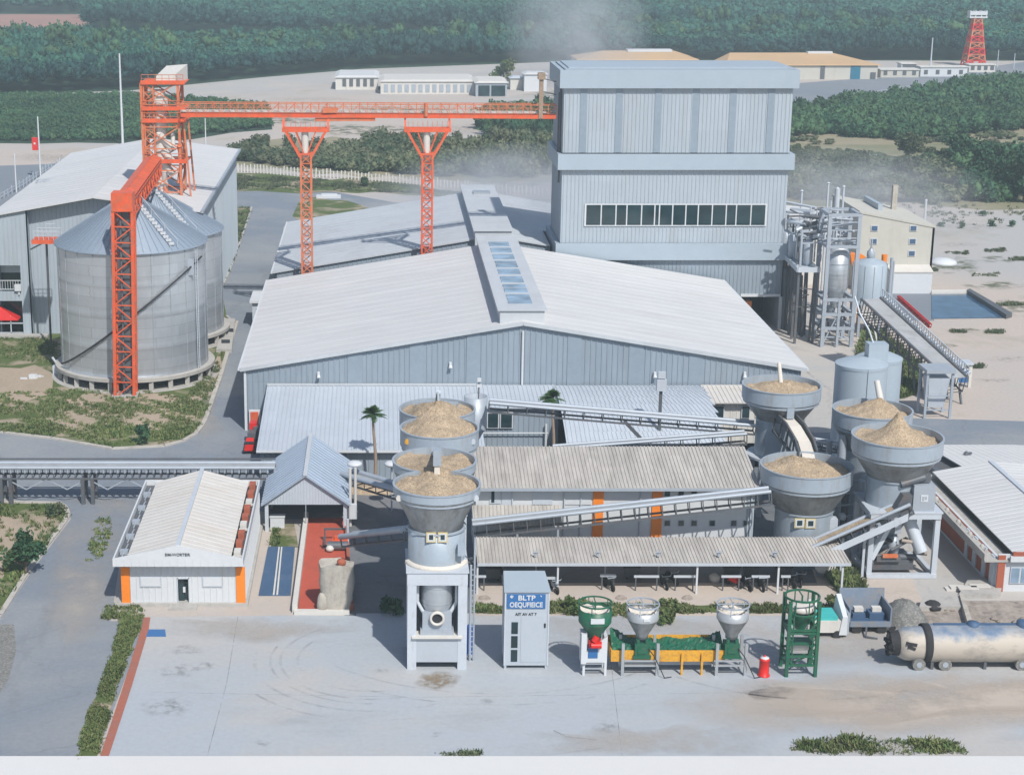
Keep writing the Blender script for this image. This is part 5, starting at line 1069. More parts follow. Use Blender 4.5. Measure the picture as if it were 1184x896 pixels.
lattice(mb, (ex0+.9,EY0+.3,14), (ex0+.8,EY0+.3,ztop), 1.2, .6, 14, .08, .045)
mb.build('lattice', M['faded'], t)
mb = MB(); mb.bar((ex1-.2,EY0,ztop-3), (ex1+1.6,EY0,0), .22); mb.bar((ex1-.2,EY1,ztop-3), (ex1+1.6,EY1,0), .22); mb.build('raking_leg', M['faded'], t)
for py in (96, 126, 140, 187):
    z = Q(180,py,EY0)[2]; mb = MB(); mb.box(ex0-.1, ex1+.2, EY0-.2, EY1+.2, z-.12, z); mb.bar((ex0-.1,EY0-.25,z+.05), (ex1+.2,EY0-.25,z+.05), .12, .5); p = mb.build('platform', M['redor'], t)
    mb = MB()
    for k in range(7): x = ex0 + (ex1-ex0)*k/6; mb.tube((x,EY0-.2,z), (x,EY0-.2,z+1.0), .035, n=5)
    mb.tube((ex0,EY0-.2,z+1.0), (ex1,EY0-.2,z+1.0), .04, n=5); mb.tube((ex0,EY0-.2,z+.55), (ex1,EY0-.2,z+.55), .03, n=5); mb.build('railing', M['faded'], p)
mb = MB(); xe = px(184,EY0+1,26); mb.tube((xe,EY0+1.2,4), (xe,EY0+1.2,ztop-1), .8, n=16); mb.tube((xe,EY0+1.2,ztop-5.6), (xe,EY0+1.2,ztop-2), 1.15, n=20)
for k in range(3): z = Q(180,160+k*14,EY0)[2]; mb.tube((xe+.2,EY0+.6,z), (xe+1.6,EY0+.8,z-1.6), .45)
mb.build('elevator_leg', M['offwhite'], t)
rq = random.Random(44)
for k in range(12): z = rq.uniform(13, 24); x = rq.uniform(ex0+.4, ex1-.6); mb = MB(); mb.tube((x, EY0+rq.uniform(-.2,1.5), z), (x+rq.uniform(-.7,.9), EY0+rq.uniform(.2,2), z-rq.uniform(.8,2.4)), rq.uniform(.12,.34), n=9); mb.build('chute_pipe', M[rq.choice(['offwhite','steel_l','faded','offwhite'])], t)
xa, xb = px(180,EY0,ztop+1), px(212,EY0,ztop+1); mb = MB()
mb.hexa([(xa,EY0-.2,ztop),(xb-.9,EY0-.2,ztop),(xb,EY1,ztop),(xa+.4,EY1,ztop)], [(xa+.1,EY0-.2,ztop+.9),(xb-.9,EY0-.2,ztop+1.1),(xb,EY1,ztop+1.9),(xa+.8,EY1,ztop+1.7)]); mb.build('head_cover', M['offwhite'], t)
# orange pipe bridge on trestles
b0 = Vector((ex1-.3, 220.2, Q(210,136,220)[2]+.15)); b1 = Vector((TX0-.7, 218.2, Q(632,133,218)[2])); b1.z = b0.z = (b0.z+b1.z)/2
t = thing('pipe_bridge', 'long orange lattice conveyor bridge with railings from the elevator tower to the process tower', 'bridge', ((b0.x+b1.x)/2, 219, b0.z))
def lerp(s): return b0 + (b1-b0)*s
mb = MB()
for oy in (-.9, .9): mb.bar(b0+Vector((0,oy,0)), b1+Vector((0,oy,0)), .18, .46)
n = 46
for k in range(n+1): p = lerp(k/n); mb.bar(p+Vector((0,-.9,0)), p+Vector((0,.9,0)), .1)
mb.build('girder', M['redor'], t)
mb = MB()
for oy in (-.95, .95):
    mb.bar(b0+Vector((0,oy,1.45)), b1+Vector((0,oy,1.45)), .11); mb.bar(b0+Vector((0,oy,.95)), b1+Vector((0,oy,.95)), .05)
    for k in range(n+1):
        p = lerp(k/n)+Vector((0,oy,.3)); mb.bar(p, p+Vector((0,0,1.15)), .07)
        if k < n: q = lerp((k+1)/n)+Vector((0,oy,.3)); mb.bar(p if k % 2 else q, (q if k % 2 else p)+Vector((0,0,1.1)), .05)
mb.build('railing', M['faded'], t)
mb = MB(); mb.bar(lerp(0)+Vector((0,0,.45)), lerp(1)+Vector((0,0,.45)), .9, .25); mb.build('conveyor_deck', M['beige_roof'], t)
mb = MB(); mb.bar(lerp(.36)+Vector((0,-.6,-.5)), lerp(.52)+Vector((0,-.6,-.45)), .5, .35); mb.build('service_duct', M['faded'], t); mb = MB(); mb.box(lerp(.38).x, lerp(.42).x, 218.2, 219.6, b0.z+.4, b0.z+.95); mb.build('motor_box', M['faded'], t); mb = MB(); mb.tube(lerp(.655)+Vector((0,-1,0)), lerp(.655)+Vector((0,-1,1.6)), .25); mb.build('drive_unit', M['faded'], t)
xm = px(625,218,28); zt = Q(625,84,218)[2]
t = thing('mast', 'rusty brown mast bracketed to the left side of the process tower at the bridge end', 'mast', (xm, 217.6, b0.z))
mb = MB(); mb.box(xm-.25, xm+.25, 217.2, 217.7, b0.z-.2, zt); mb.box(xm-.45, xm+.45, 217.0, 217.9, zt-.8, zt); mb.build('post', M['palmbark'], t)
for dz in (.3,2.6,4.2): mb = MB(); mb.bar((xm,217.5,b0.z+dz+.5), (TX0-.75,217.5,b0.z+dz+.1), .12); mb.build('bracket', M['darksteel'], t)
mb = MB(); mb.tube((TX0-.3,216.5,b0.z+4), (TX0-.3,216.5,b0.z-8), .12); mb.tube((TX0-.3,217.5,b0.z+3), (TX0-.3,217.5,b0.z-5), .2); mb.build('wall_pipe', M['darksteel'], t)
for i, (pxc, lab) in enumerate(((354,'left orange lattice trestle with V-shaped head, nearer the silos'), (494,'right orange lattice trestle with V-shaped head, nearer the process tower'))):
    s = 0; xx = px(pxc, 217, 20); yy = b0.y + (b1.y-b0.y)*((xx-b0.x)/(b1.x-b0.x)) - 1.9; yy = 216.9
    t = thing('bridge_trestle', lab, 'trestle', (xx, yy, 0), 'trestles under the orange bridge')
    zv = Q(pxc,178,yy)[2]; zh = Q(pxc,150,yy)[2]
    mb = MB(); lattice(mb, (xx,yy,0), (xx,yy,zv), 1.25, 1.2, 19, .11, .055); mb.build('column', M['faded'] if i == 0 else M['redor'], t)
    mb = MB()
    for dy in (-.6, .6):
        mb.bar((xx-.55,yy+dy,zv-.6), (xx-2.75,yy+dy,zh+.3), .26); mb.bar((xx+.55,yy+dy,zv-.6), (xx+2.75,yy+dy,zh+.3), .26)
        mb.bar((xx-2.9,yy+dy,zh), (xx+2.9,yy+dy,zh), .3, .5)
        mb.bar((xx-.9,yy+dy,zv), (xx+.9,yy+dy,zv), .25); mb.bar((xx-.2,yy+dy,zv), (xx-1.3,yy+dy,zh), .14); mb.bar((xx+.2,yy+dy,zv), (xx+1.3,yy+dy,zh), .14)
        for dx in (-2.75, 2.75): mb.bar((xx+dx,yy+dy,zh), (xx+dx,yy+dy+ (1.2 if dy > 0 else .4),b0.z-.3), .2)
    for dx in (-2.75, 0, 2.75): mb.bar((xx+dx,yy-.6,zh), (xx+dx,yy+.6,zh), .2)
    for k in range(9): x = xx-2.4+k*.6; mb.bar((x,yy-.6,zh+.2), (x,yy-.6,zh+1.1), .05)
    mb.build('head', M['redor'], t)
    mb = MB(); mb.tube((xx-.1,yy,zv-.5), (xx-.1,yy,zh), .45); mb.build('spout', M['offwhite'], t)
# catwalk from the hall to the silo
t = thing('catwalk', 'short orange catwalk with grey railings between the hall and the front silo', 'catwalk', (-39, 200, 15))
xa, ya = px(38,HY0-2,15), HY0-1.4; xb2 = SX-7.4
za = Q(45,276,205)[2]
mb = MB(); mb.box(px(38,204,za), px(66,204,za)+.3, 203.0, 205.4, za-.3, za+.15); mb.build('deck', M['redor'], t)
mb = MB(); x0_, x1_ = px(41,204,za), px(69,204,za)
for yy in (203.1, 205.3):
    mb.tube((x0_,yy,za+1.2), (x1_,yy,za+1.2), .04, n=6); mb.tube((x0_,yy,za+.7), (x1_,yy,za+.7), .035, n=6)
    for k in range(6): x = x0_+(x1_-x0_)*k/5; mb.tube((x,yy,za), (x,yy,za+1.25), .035, n=6)
mb.tube((x0_+1.3,204,za+1.2),(x0_+1.3,204,za+1.9),.04,n=6); mb.tube((x0_+1.3,204,za+1.9),(x0_+2.4,204,za+1.9),.04,n=6)
mb.build('railing', M['steel_l'], t)
mb = MB(); xp0, xp1 = px(53,204,za), px(59,206,1); mb.tube((xp0,204.3,za), (xp1,205.8,0), .14); mb.bar((xp0,204.3,za-.2), (px(38,HY0,za-2),HY0-1.5,za-2.4), .14); mb.build('post', M['darksteel'], t)
# ================================================================ CONVEYORS
def conveyor(label, p, q, w=1.3, drop=1.0, nb=10, rail=.16, group=None, beltm='belt', railm='steel', legs=(), rims=True):
    p, q = Vector(p), Vector(q); d = q-p; ax = d.normalized(); sd = Vector((ax.y,-ax.x,0)).normalized(); upv = sd.cross(ax)
    if upv.z < 0: upv = -upv
    t = thing('belt_conveyor', label, 'conveyor', (p.x, p.y, p.z), group)
    for s in (-1, 1): mb = MB(); mb.tube(p+sd*s*w/2, q+sd*s*w/2, rail, n=10); mb.build('side_pipe', M[railm], t)
    mb = MB(); mb.bar(p-upv*.12, q-upv*.12, w-.2, .10); mb.build('belt', M[beltm], t)
    mb = MB()
    for s in (-1, 1):
        mb.bar(p+sd*s*w/2-upv*drop, q+sd*s*w/2-upv*drop, .14)
        for k in range(nb+1):
            o = p + d*k/nb; mb.bar(o+sd*s*w/2-upv*.1, o+sd*s*w/2-upv*drop, .08)
    for k in range(nb+1): o = p + d*k/nb; mb.bar(o+sd*w/2-upv*drop, o-sd*w/2-upv*drop, .08)
    mb.build('truss', M['darksteel'], t)
    for f, ww in legs:
        o = p + d*f
        for s in (-1, 1): mb = MB(); mb.bar(o+sd*s*w/2-upv*drop, Vector(((o+sd*s*w/2*ww).x, (o+sd*s*w/2*ww).y, 0)), .2); mb.build('leg', M['darksteel'], t)
    return t
CQ = lambda x, y, Y: Vector(Q(x, y, Y))
# left bridge conveyor over the road
YB = 147.6; A = CQ(-60,538,YB); B = CQ(318,541,YB); B.z = A.z
t = conveyor('long level belt conveyor on dark trestle legs crossing the left road', A, B, 1.5, 1.0, 46, .16)
mb = MB(); mb.bar(A+Vector((0,1.0,.28)), B+Vector((0,1.0,.28)), .25, .1); mb.build('edge_rail', M['darksteel'], t)
mb = MB(); x = A.x
for k in range(47): p = A + (B-A)*k/46; mb.tube(p+Vector((0,-.75,0)), p+Vector((0,-.75,-.45)), .12, n=6)
mb.build('roller', M['steel'], t)
for pxx in (-34, 9, 103, 240):
    x = px(pxx, YB, 1)
    for dx in ((-.4, .45) if pxx != 240 else (-.3,.3)):
        for dy in (-.8, .9): mb = MB(); mb.box(x+dx-.16, x+dx+.16, YB+dy-.16, YB+dy+.16, 0, A.z-1.0); mb.build('leg', M['darksteel'], t)
mb = MB()
for a, b in ((9,103),(103,240)):
    xa, xb = px(a,YB,1), px(b,YB,1); n = 4 if a == 9 else 6
    for k in range(n):
        s0, s1 = xa+(xb-xa)*k/n, xa+(xb-xa)*(k+1)/n; z0, z1 = (A.z-1, 1.2) if k % 2 == 0 else (1.2, A.z-1); 
        mb.bar((s0,YB-.7,z0 if z0 > 1.2 else A.z-2.0), (s1,YB-.7,z1 if z1 > 1.2 else A.z-2.0), .09)
mb.build('brace', M['steel'], t)
# upper long conveyor
conveyor('upper pale conveyor falling from the small grey bin to the rear right hopper', CQ(566,464,146), CQ(873,490,145), 1.2, .8, 14, .15)
conveyor('thin conveyor rising behind the workshop roof', CQ(640,517,142.5), CQ(862,500,143.5), .9, .9, 12, .12)
conveyor('long conveyor rising to the right in front of the white workshop', CQ(546,604,130.9), CQ(890,566,130.6), 1.0, 1.1, 22, .15)
conveyor('short conveyor between the gabled shed and the front hopper tower', CQ(401,619,130), CQ(474,611,122), 1.2, .8, 5, .24)
conveyor('short dark conveyor sloping down behind the front hopper tower', CQ(402,546,146), CQ(468,566,140), 1.3, .8, 5, .24, railm='steel')
conveyor('dark conveyor end behind the rear right hopper', CQ(882,500,148), CQ(985,515,147), 1.0, .7, 6, .12, railm='steel')
t = conveyor('inclined conveyor with a yellow dusted belt beside the rightmost hopper frame', CQ(926,634,128.8), CQ(1050,580,128.6), 1.3, .8, 9, .15, beltm='grain')
mb = MB(); a, b = CQ(955,640,127.6), CQ(1050,597,127.6); mb.slab(b+Vector((0,0,.25)), a+Vector((0,0,.25)), a-Vector((0,0,.35)), b-Vector((0,0,.35)), .05); mb.build('side_panel', M['steel_l'], t)
for pxx in (960, 975, 1000): 
    x = px(pxx,128.6,2); mb = MB(); mb.bar((x,129,Q(pxx,640-(pxx-930)*.4,129)[2]), (x,129,0), .2); mb.build('leg', M['steel_l'], t)
# right large conveyor
a, b = Vector(P(1007,345,8.2)), Vector(P(1106,436,3.2))
t = conveyor('long wide grey belt conveyor running down beside the grass strip to the right', a, b, 2.5, 1.9, 30, .16, railm='darksteel', legs=[(.12,1),(.26,1),(.4,1),(.54,1),(.68,1),(.82,1),(.97,1)])
mb = MB(); d = b-a; ax = d.normalized(); sd = Vector((ax.y,-ax.x,0)).normalized(); sgn = 1 if sd.x > 0 else -1
for s in (-1,):
    for k in range(41): o = a + d*k/40 + sd*sgn*1.45; mb.bar(o, o+Vector((0,0,1.0)), .07); 
    mb.bar(a+sd*sgn*1.45+Vector((0,0,1)), b+sd*sgn*1.45+Vector((0,0,1)), .08)
mb.build('railing', M['steel_l'], t)
sgn = 1 if sd.x > 0 else -1; mb = MB(); lattice(mb, a+d*.12+Vector((0,0,1.0))+sd*sgn*2.2, a+d*.5+Vector((0,0,1.0))+sd*sgn*2.2, .25, .4, 11, .045, .025, up=(0,0,1)); mb.build('red_guard', M['darkred'], t)
mb = MB(); 
for k in range(30): o = a + d*(k+.5)/30 + sd*sgn*1.55; mb.tube(o-Vector((.2,0,0)), o+Vector((.25,.1,.25)), .17, n=7)
mb.build('roller', M['steel'], t)
x, y, _ = P(1079,480); mb = MB(); t = thing('transfer_tower', 'small open grey frame tower with a hanging hopper beside the wide belt conveyor foot', 'tower', (x,y,0))
zt = Q(1079,428,y)[2]
w = 1.3
for dx in (-w, w):
    for dy in (-1.2, 1.2): mb = MB(); mb.box(x+dx-.12, x+dx+.12, y+dy-.12, y+dy+.12, 0, zt); mb.build('leg', M['steel'], t)
mb = MB(); mb.box(x-w-.2, x+w+.2, y-1.5, y+1.5, zt, zt+.35); mb.build('roof', M['steel'], t)
mb = MB(); mb.loft([[(x-w+.2,y-1.1,zt-.6),(x+w-.2,y-1.1,zt-.6),(x+w-.2,y+1.1,zt-.6),(x-w+.2,y+1.1,zt-.6)][::-1], [(x-.8,y-.6,1.0),(x+.8,y-.6,1.0),(x+.8,y+.6,1.0),(x-.8,y+.6,1.0)][::-1]], capa=True, capb=True); mb.build('hopper', M['steel_l'], t)
mb = MB(); mb.bar((x-w,y-1.2,2.4),(x+w,y-1.2,2.4),.12); mb.bar((x-w,y-1.2,.9),(x+w,y-1.2,.9),.12); mb.bar((x-w,y-1.2,.9),(x-w,y-1.2,2.4),.12); mb.build('cross_beam', M['steel'], t)
x, y, _ = P(1108,447); t = thing('drive_station', 'boxy drive station under the lower end of the wide belt conveyor', 'drive station', (x,y,0))
mb = MB(); mb.box(x-1.6, x+1.3, y-.6, y+1.2, 2.6, 2.8); mb.build('top_plate', M['steel_l'], t)
for dx in (-1.4,-.3,1.1): mb = MB(); mb.box(x+dx-.15, x+dx+.15, y-.4, y-.1, 0, 2.6); mb.build('leg', M['offwhite'], t)
mb = MB(); mb.box(x-.1, x+.9, y-.2, y+.6, .5, 1.9); mb.build('drive_box', M['signblue'], t)
# ================================================================ HOPPERS
def ring_circle(cx, cy, r, z, n=64): return [(cx + r*math.cos(2*PI*i/n - PI/2), cy + r*math.sin(2*PI*i/n - PI/2), z) for i in range(n)]
def ring_twin(cx, cy, r, s, z, n=96):
    out = []
    for i in range(n):
        a = 2*PI*i/n - PI/2; dx, dy = math.cos(a), math.sin(a); best = 0
        for c in (-s/2, s/2):
            k = dy*c; disc = r*r - c*c + k*k
            if disc > 0: best = max(best, k + math.sqrt(disc))
        out.append((cx + dx*best, cy + dy*best, z))
    return out
def heap(name, outline, zin, peak, pz, label, seed, ex=1.25):
    """grain heap: outline ring inside the bowl rising to a peak"""
    rng = random.Random(seed); n = len(outline); K = 22; rings = []; px_, py_ = peak
    for k in range(K+1):
        s = k/K; ring = []
        for i, (x, y, z) in enumerate(outline):
            f = (1-s); xx = px_ + (x-px_)*f; yy = py_ + (y-py_)*f; h = zin + (pz-zin)*(s**ex)
            h += (math.sin(xx*3.1+seed) + math.sin(yy*3.7+seed*2) + math.sin((xx+yy)*5.3))*.05 + rng.uniform(-.07,.07) + .16*math.sin(xx*1.3+seed*3)*math.sin(yy*1.1+seed)*(1-s)
            ring.append((xx, yy, h))
        rings.append(ring)
    mb = MB(); mb.loft(rings[:-1], smooth=True); last = rings[-2]; mb.add(last+[(px_,py_,pz)], [(i,(i+1)%n,n) for i in range(n)], smooth=True)
    o = mb.build('grain_heap', M['grain'], None, label, 'grain', 'grain heaps in the hoppers'); return o
def label_panel(t, x, y, z, w=.62, h=.62):
    mb = MB(); mb.box(x-w/2, x+w/2, y-.05, y, z-h/2, z+h/2); pn = mb.build('control_panel', M['pframe'], t)
    mb = MB(); mb.box(x-w/2+.08, x+w/2-.08, y-.065, y-.052, z-h/2+.08, z+h/2-.08); mb.build('panel_face', M['white'], pn)
    mb = MB(); mb.box(x-w/2+.19, x+w/2-.19, y-.08, y-.067, z-h/2+.2, z+h/2-.17); mb.build('screen', M['glass'], pn)
def bowl(t, ring_fn, zr, zband, cyl, zc0, zc1, th=.1):
    """band + cone as separate parts; ring_fn(scale_offset, z)"""
    o = ring_fn(0, zr); o2 = ring_fn(0, zband); i = ring_fn(-th, zr); i2 = ring_fn(-th, zband-.3)
    mb = MB(); mb.loft([o2, [(x,y,z) for x,y,z in o]], smooth=True); mb.loft([o, [(x,y,z+.03) for x,y,z in ring_fn(.05, zr)], ring_fn(.05, zr+.1), ring_fn(-th, zr+.1), i2], smooth=False)
    b = mb.build('band', M['hop'], t)
    cr = cyl(zc0); mb = MB(); mb.loft([[(x,y,z) for x,y,z in cr], ring_fn(-.02, zband-.001)], smooth=True); mb.loft([ring_fn(-.02, zband-.001), ring_fn(0, zband)]); c = mb.build('cone', M['hopcone'], t)
    return b, c
# front tower (twin bowl)
HX = (505-CX)*119.6/F; HY = 113.7; s_ = 5.35
t = thing('hopper_tower', 'tall grey twin-bowl hopper tower standing on a square frame in the middle of the yard', 'hopper tower', (HX, HY, 0), 'grain hoppers')
zr = 12.7; zbnd = Q(505,584.5,HY-2.98)[2]; cyz0, cyz1 = 7.15, 9.7
fn = lambda off, z: ring_twin(HX, HY + s_/2, 2.98+off, s_, z, 96)
cf = lambda z: [(HX + 1.88*math.cos(2*PI*i/96 - PI/2), HY + 1.88*math.sin(2*PI*i/96 - PI/2), z) for i in range(96)]
b, c = bowl(t, fn, zr, zbnd, cf, cyz1, cyz1)
mb = MB(); mb.lathe([(1.95,cyz0),(1.95,cyz1+.05),(1.86,cyz1+.08)], (HX,HY,0), 48); mb.lathe([(2.05,cyz1-.05),(2.05,cyz1+.08)], (HX,HY,0), 48); sk = mb.build('skirt', M['hopcyl'], t)
mb = MB(); mb.lathe([(2.0,cyz0-.02),(2.25,cyz0+.02),(2.2,cyz0+.28),(1.96,cyz0+.3)], (HX,HY,0), 40, a0=PI*1.08, a1=PI*1.92); mb.build('dusty_flange', M['flour'], t)
for dx in (-.42, .36): label_panel(t, HX+dx, HY-1.97, Q(505,621,HY-1.97)[2], .66, .72)
mb = MB(); mb.box(HX+1.4, HX+1.9, HY-1.9, HY-1.5, 8.2, 9.0); mb.build('junction_box', M['hop'], t)
# rib on band
for dx in (-2.6, 2.6): x = HX+dx; mb = MB(); yy = HY - math.sqrt(2.98**2-2.6**2); mb.tube((x,yy-.15,zr-.5), (x,yy+.1,zr-.5), .2, n=12); mb.build('lug', M['beige_roof'] if dx < 0 else M['steel_l'], t)
fx0, fx1 = px(471,HY-2.1,4), px(540,HY-2.1,4); fy0, fy1 = HY-2.2, HY+2.2; fzt = 7.1
mb = MB(); pw = .62
for x in (fx0, fx1-pw):
    for y in (fy0, fy1-pw): pass
for x, y in ((fx0,fy0),(fx1-pw,fy0),(fx0,fy1-pw),(fx1-pw,fy1-pw)): mb = MB(); mb.box(x, x+pw, y, y+pw, 0, fzt-.9); mb.build('leg', M['steel_l'], t)
mb = MB(); mb.box(fx0-.02, fx1+.02, fy0-.02, fy1+.02, fzt-.9, fzt); mb.box(fx0-.1, fx1+.1, fy0-.1, fy1+.1, fzt, fzt+.12); mb.build('top_beam', M['steel_l'], t)
zp0, zp1 = .55, Q(505,737,fy0)[2]; mb = MB(); mb.box(fx0+pw, fx1-pw, fy0+.03, fy0+.15, zp0, zp1); mb.box(fx0+.03, fx0+.15, fy0+pw, fy1-pw, zp0, fzt-.9); mb.box(fx1-.15, fx1-.03, fy0+pw, fy1-pw, zp0, fzt-.9); mb.box(fx0+pw, fx1-pw, fy1-.15, fy1-.03, zp0, fzt-.9); mb.build('side_panel', M['cabinet'], t)
mb = MB(); mb.box(fx0+pw-.3, fx1-pw+.3, fy0-.22, fy0+.9, zp1, zp1+.14); mb.build('spill_ledge', M['offwhite'], t)
mb = MB(); cxv, cyv = (fx0+fx1)/2, fy0+1.35; zv = Q(505,672,fy0)[2]
mb.lathe([(1.12,zv),(1.12,zv-2.0),(.95,zv-2.5),(.6,zv-3.0)], (cxv,cyv,0), 32); mb.lathe([(1.2,zv-.1),(1.2,zv+.02),(0,zv+.02)], (cxv,cyv,0), 32, smooth=False)
for k in range(3): mb.lathe([(1.15,zv-.4-k*.6),(1.15,zv-.48-k*.6)], (cxv,cyv,0), 32)
ve = mb.build('vessel', M['galv'], t)
mb = MB(); mb.tube((cxv-1.35,fy0+.8,zv-.1), (cxv-1.35,fy0+.8,zv-1.8), .13); mb.tube((cxv-1.35,fy0+.8,zv-1.8), (cxv-.9,fy0+.7,zv-2.6), .13); mb.tube((cxv+1.35,fy0+.8,zv-.1), (cxv+1.35,fy0+.8,zv-1.8), .13); mb.tube((cxv+1.35,fy0+.8,zv-1.8), (cxv+.9,fy0+.7,zv-2.6), .13)
mb.tube((cxv-1.35,fy0+.8,zv-.1),(cxv+1.35,fy0+.8,zv-.1),.1); mb.build('side_pipe', M['steel_l'], t)
mb = MB(); mb.box(cxv-1.0, cxv+1.0, fy0+.35, fy0+2.2, zp1+.14, zp1+1.7); mb.box(cxv-1.15, cxv+1.15, fy0+.1, fy0+2.2, zp1+.141, zp1+.5); mb.build('pump_block', M['steel'], t)
zo = Q(505,716,fy0)[2]; mb = MB(); mb.lathe([(.36,0),(.46,0),(.52,.1),(.52,.3),(.42,.34),(.36,.3),(.36,0)], (0,0,0), 28)
mb.v = [(cxv + x, fy0 + .36 - z, zo + y) for x, y, z in mb.v]; mb.build('outlet_flange', M['offwhite'], t)
mb = MB(); mb.tube((cxv,fy0+.34,zo), (cxv,fy0+.2,zo), .35, n=24); mb.build('outlet_bore', M['dark'], t)
mb = MB(); x = fx1+.1; mb.tube((x+.2,fy0+1.5,0), (x+.2,fy0+1.5,fzt), .09); mb.tube((x+.45,fy0+1.5,0), (x+.45,fy0+1.5,fzt+2), .07)
for k in range(18): mb.tube((x+.2,fy0+1.5,.3+k*.38), (x+.45,fy0+1.5,.3+k*.38), .035, n=5)
mb.build('ladder', M['steel'], t)
heap('g', ring_twin(HX, HY+s_/2, 2.86, s_, 0), zr-.3, (HX+.05, HY+2.1), zr+.45, 'brown grain heaped in the front twin bowl under the falling spout', 3)
x, y, _ = P(505,783); o = sheet('grain_spill', [(478,792),(488,779),(515,776),(534,783),(524,795),(505,800)], 'spill', .082, 7, 1.5, 3, 'stuff')
t = thing('feed_spout', 'short grey feed spout pouring grain into the front twin bowl', 'spout', (HX+.1, HY+2.4, zr+2))
zs0, zs1 = Q(506,519,HY+1.6)[2], Q(506,537,HY+1.6)[2]; mb = MB(); mb.box(HX-.22, HX+.34, HY+1.2, HY+1.75, zs1, zs0); mb.build('pipe', M['hop'], t)
mb = MB(); mb.bar((HX+.06,HY+1.7,zs0-.2), (HX+.06,124.6,11.4), .3, .3); mb.build('arm', M['hop'], t)
mb = MB(); mb.hexa([(HX-.16,HY+1.25,zr-.1),(HX+.28,HY+1.25,zr-.1),(HX+.28,HY+1.5,zr-.1),(HX-.16,HY+1.5,zr-.1)], [(HX-.12,HY+1.3,zs1),(HX+.24,HY+1.3,zs1),(HX+.24,HY+1.55,zs1),(HX-.12,HY+1.55,zs1)]); mb.build('grain_stream', M['flour'], t)
# second twin bowl
H2Y = 127.2; H2X = (508-CX)*132.6/F
t = thing('hopper_tower', 'second grey twin-bowl hopper just behind the front tower, with a T-shaped bar over it', 'hopper tower', (H2X, H2Y, 0), 'grain hoppers')
fn2 = lambda off, z: ring_twin(H2X, H2Y + 2.55, 2.98+off, 5.3, z, 96)
cf2 = lambda z: [(H2X + 1.88*math.cos(2*PI*i/96 - PI/2), H2Y + 1.88*math.sin(2*PI*i/96 - PI/2), z) for i in range(96)]
bowl(t, fn2, 12.75, 11.5, cf2, 9.7, 9.7); mb = MB(); mb.lathe([(1.9,6.8),(1.9,9.75)], (H2X,H2Y,0), 48); mb.build('skirt', M['hopcyl'], t)
for dx in (-1.8,1.8):
    for dy in (-1.8,1.8): mb = MB(); mb.box(H2X+dx-.25, H2X+dx+.25, H2Y+dy-.25, H2Y+dy+.25, 0, 6.8); mb.build('leg', M['steel_l'], t)
mb = MB(); mb.box(H2X-2.1, H2X+2.1, H2Y-2.1, H2Y+2.1, 6.4, 6.9); mb.build('top_beam', M['steel_l'], t)
for dx, m_ in ((-2.45,'yellow'),(2.45,'steel_l')): yy = H2Y-math.sqrt(2.98**2-2.45**2); mb = MB(); mb.tube((H2X+dx,yy-.2,12.2), (H2X+dx,yy+.1,12.2), .2, n=12); mb.build('lug', M[m_], t)
yb_ = H2Y+5.9; mb = MB(); zz = Q(506,466,yb_)[2]; xa, xb = px(480,yb_,13), px(530,yb_,13); mb.box(xa, xb, yb_-.2, yb_+.1, zz-.1, zz+.1); mb.box(H2X-.9, H2X+.8, yb_-.3, yb_+.2, zz-.3, zz+.15); mb.bar((H2X,yb_,zz),(H2X,H2Y+3.0,14.75),.3,.25); mb.bar((H2X,H2Y+3.0,14.8),(H2X,H2Y+2.6,13.6),.16); mb.box(xa, xa+.2, yb_-.15, yb_+.05, 12.6, zz); mb.box(xb-.2, xb, yb_-.15, yb_+.05, 12.6, zz); mb.build('feed_bar', M['hop'], t)
heap('g', ring_twin(H2X, H2Y+2.55, 2.86, 5.3, 0), 12.5, (H2X-.05, H2Y+2.6), 14.2, 'brown grain piled to a peak in the second twin bowl', 4)
# small grey hopper cylinder at the head of the upper conveyor
x, _, z = Q(550,475,148); t = thing('surge_bin', 'small grey cylindrical bin with a lamp mast at the left end of the upper conveyor', 'bin', (x,148,0))
zt, z0 = Q(550,458,148)[2], Q(550,495,148)[2]; mb = MB(); mb.lathe([(.97,z0),(1.05,zt),(.95,zt),(.9,zt-.8),(0,zt-.6)], (x,148,0), 28); mb.build('shell', M['steel'], t); mb = MB(); mb.lathe([(.35,z0-1),(.9,z0)], (x,148,0), 28); mb.tube((x,148,0),(x,148,z0-.9),.35); mb.build('stand', M['steel'], t)
mb = MB(); mb.tube((x+.3,148.9,zt-1), (x+.3,148.9,zt+1.2), .06); m_ = mb.build('mast', M['darksteel'], t); mb = MB(); mb.box(x+.1, x+.55, 148.7, 149, zt+.6, zt+.85); mb.box(x+.15, x+.5, 148.7, 149, zt+1.1, zt+1.4); mb.build('lamp', M['white'], m_)
# right hoppers
def single(label, pxc, pyc, Y, rr, zr, band, zc, cr, zc0, gl, seed, peak=(0,0), pz=.8, hin=-.45, panel=True, group='grain hoppers', ex=1.25):
    d = Y*CT + (H-zr)*ST; x = (pxc-CX)*d/F
    t = thing('hopper_tower', label, 'hopper tower', (x, Y, 0), group)
    fn = lambda off, z: ring_circle(x, Y, rr+off, z)
    bowl(t, fn, zr, zr-band, lambda z: ring_circle(x, Y, cr, z), zc, zc)
    mb = MB(); mb.lathe([(cr+.02,zc0),(cr+.02,zc+.05)], (x,Y,0), 48); mb.lathe([(cr+.12,zc-.08),(cr+.12,zc+.06)], (x,Y,0), 48); mb.build('skirt', M['hopcyl'], t)
    heap('g', ring_circle(x, Y, rr-.12, 0), zr+hin, (x+peak[0], Y+peak[1]), zr+pz, gl, seed, ex)
    return t, x
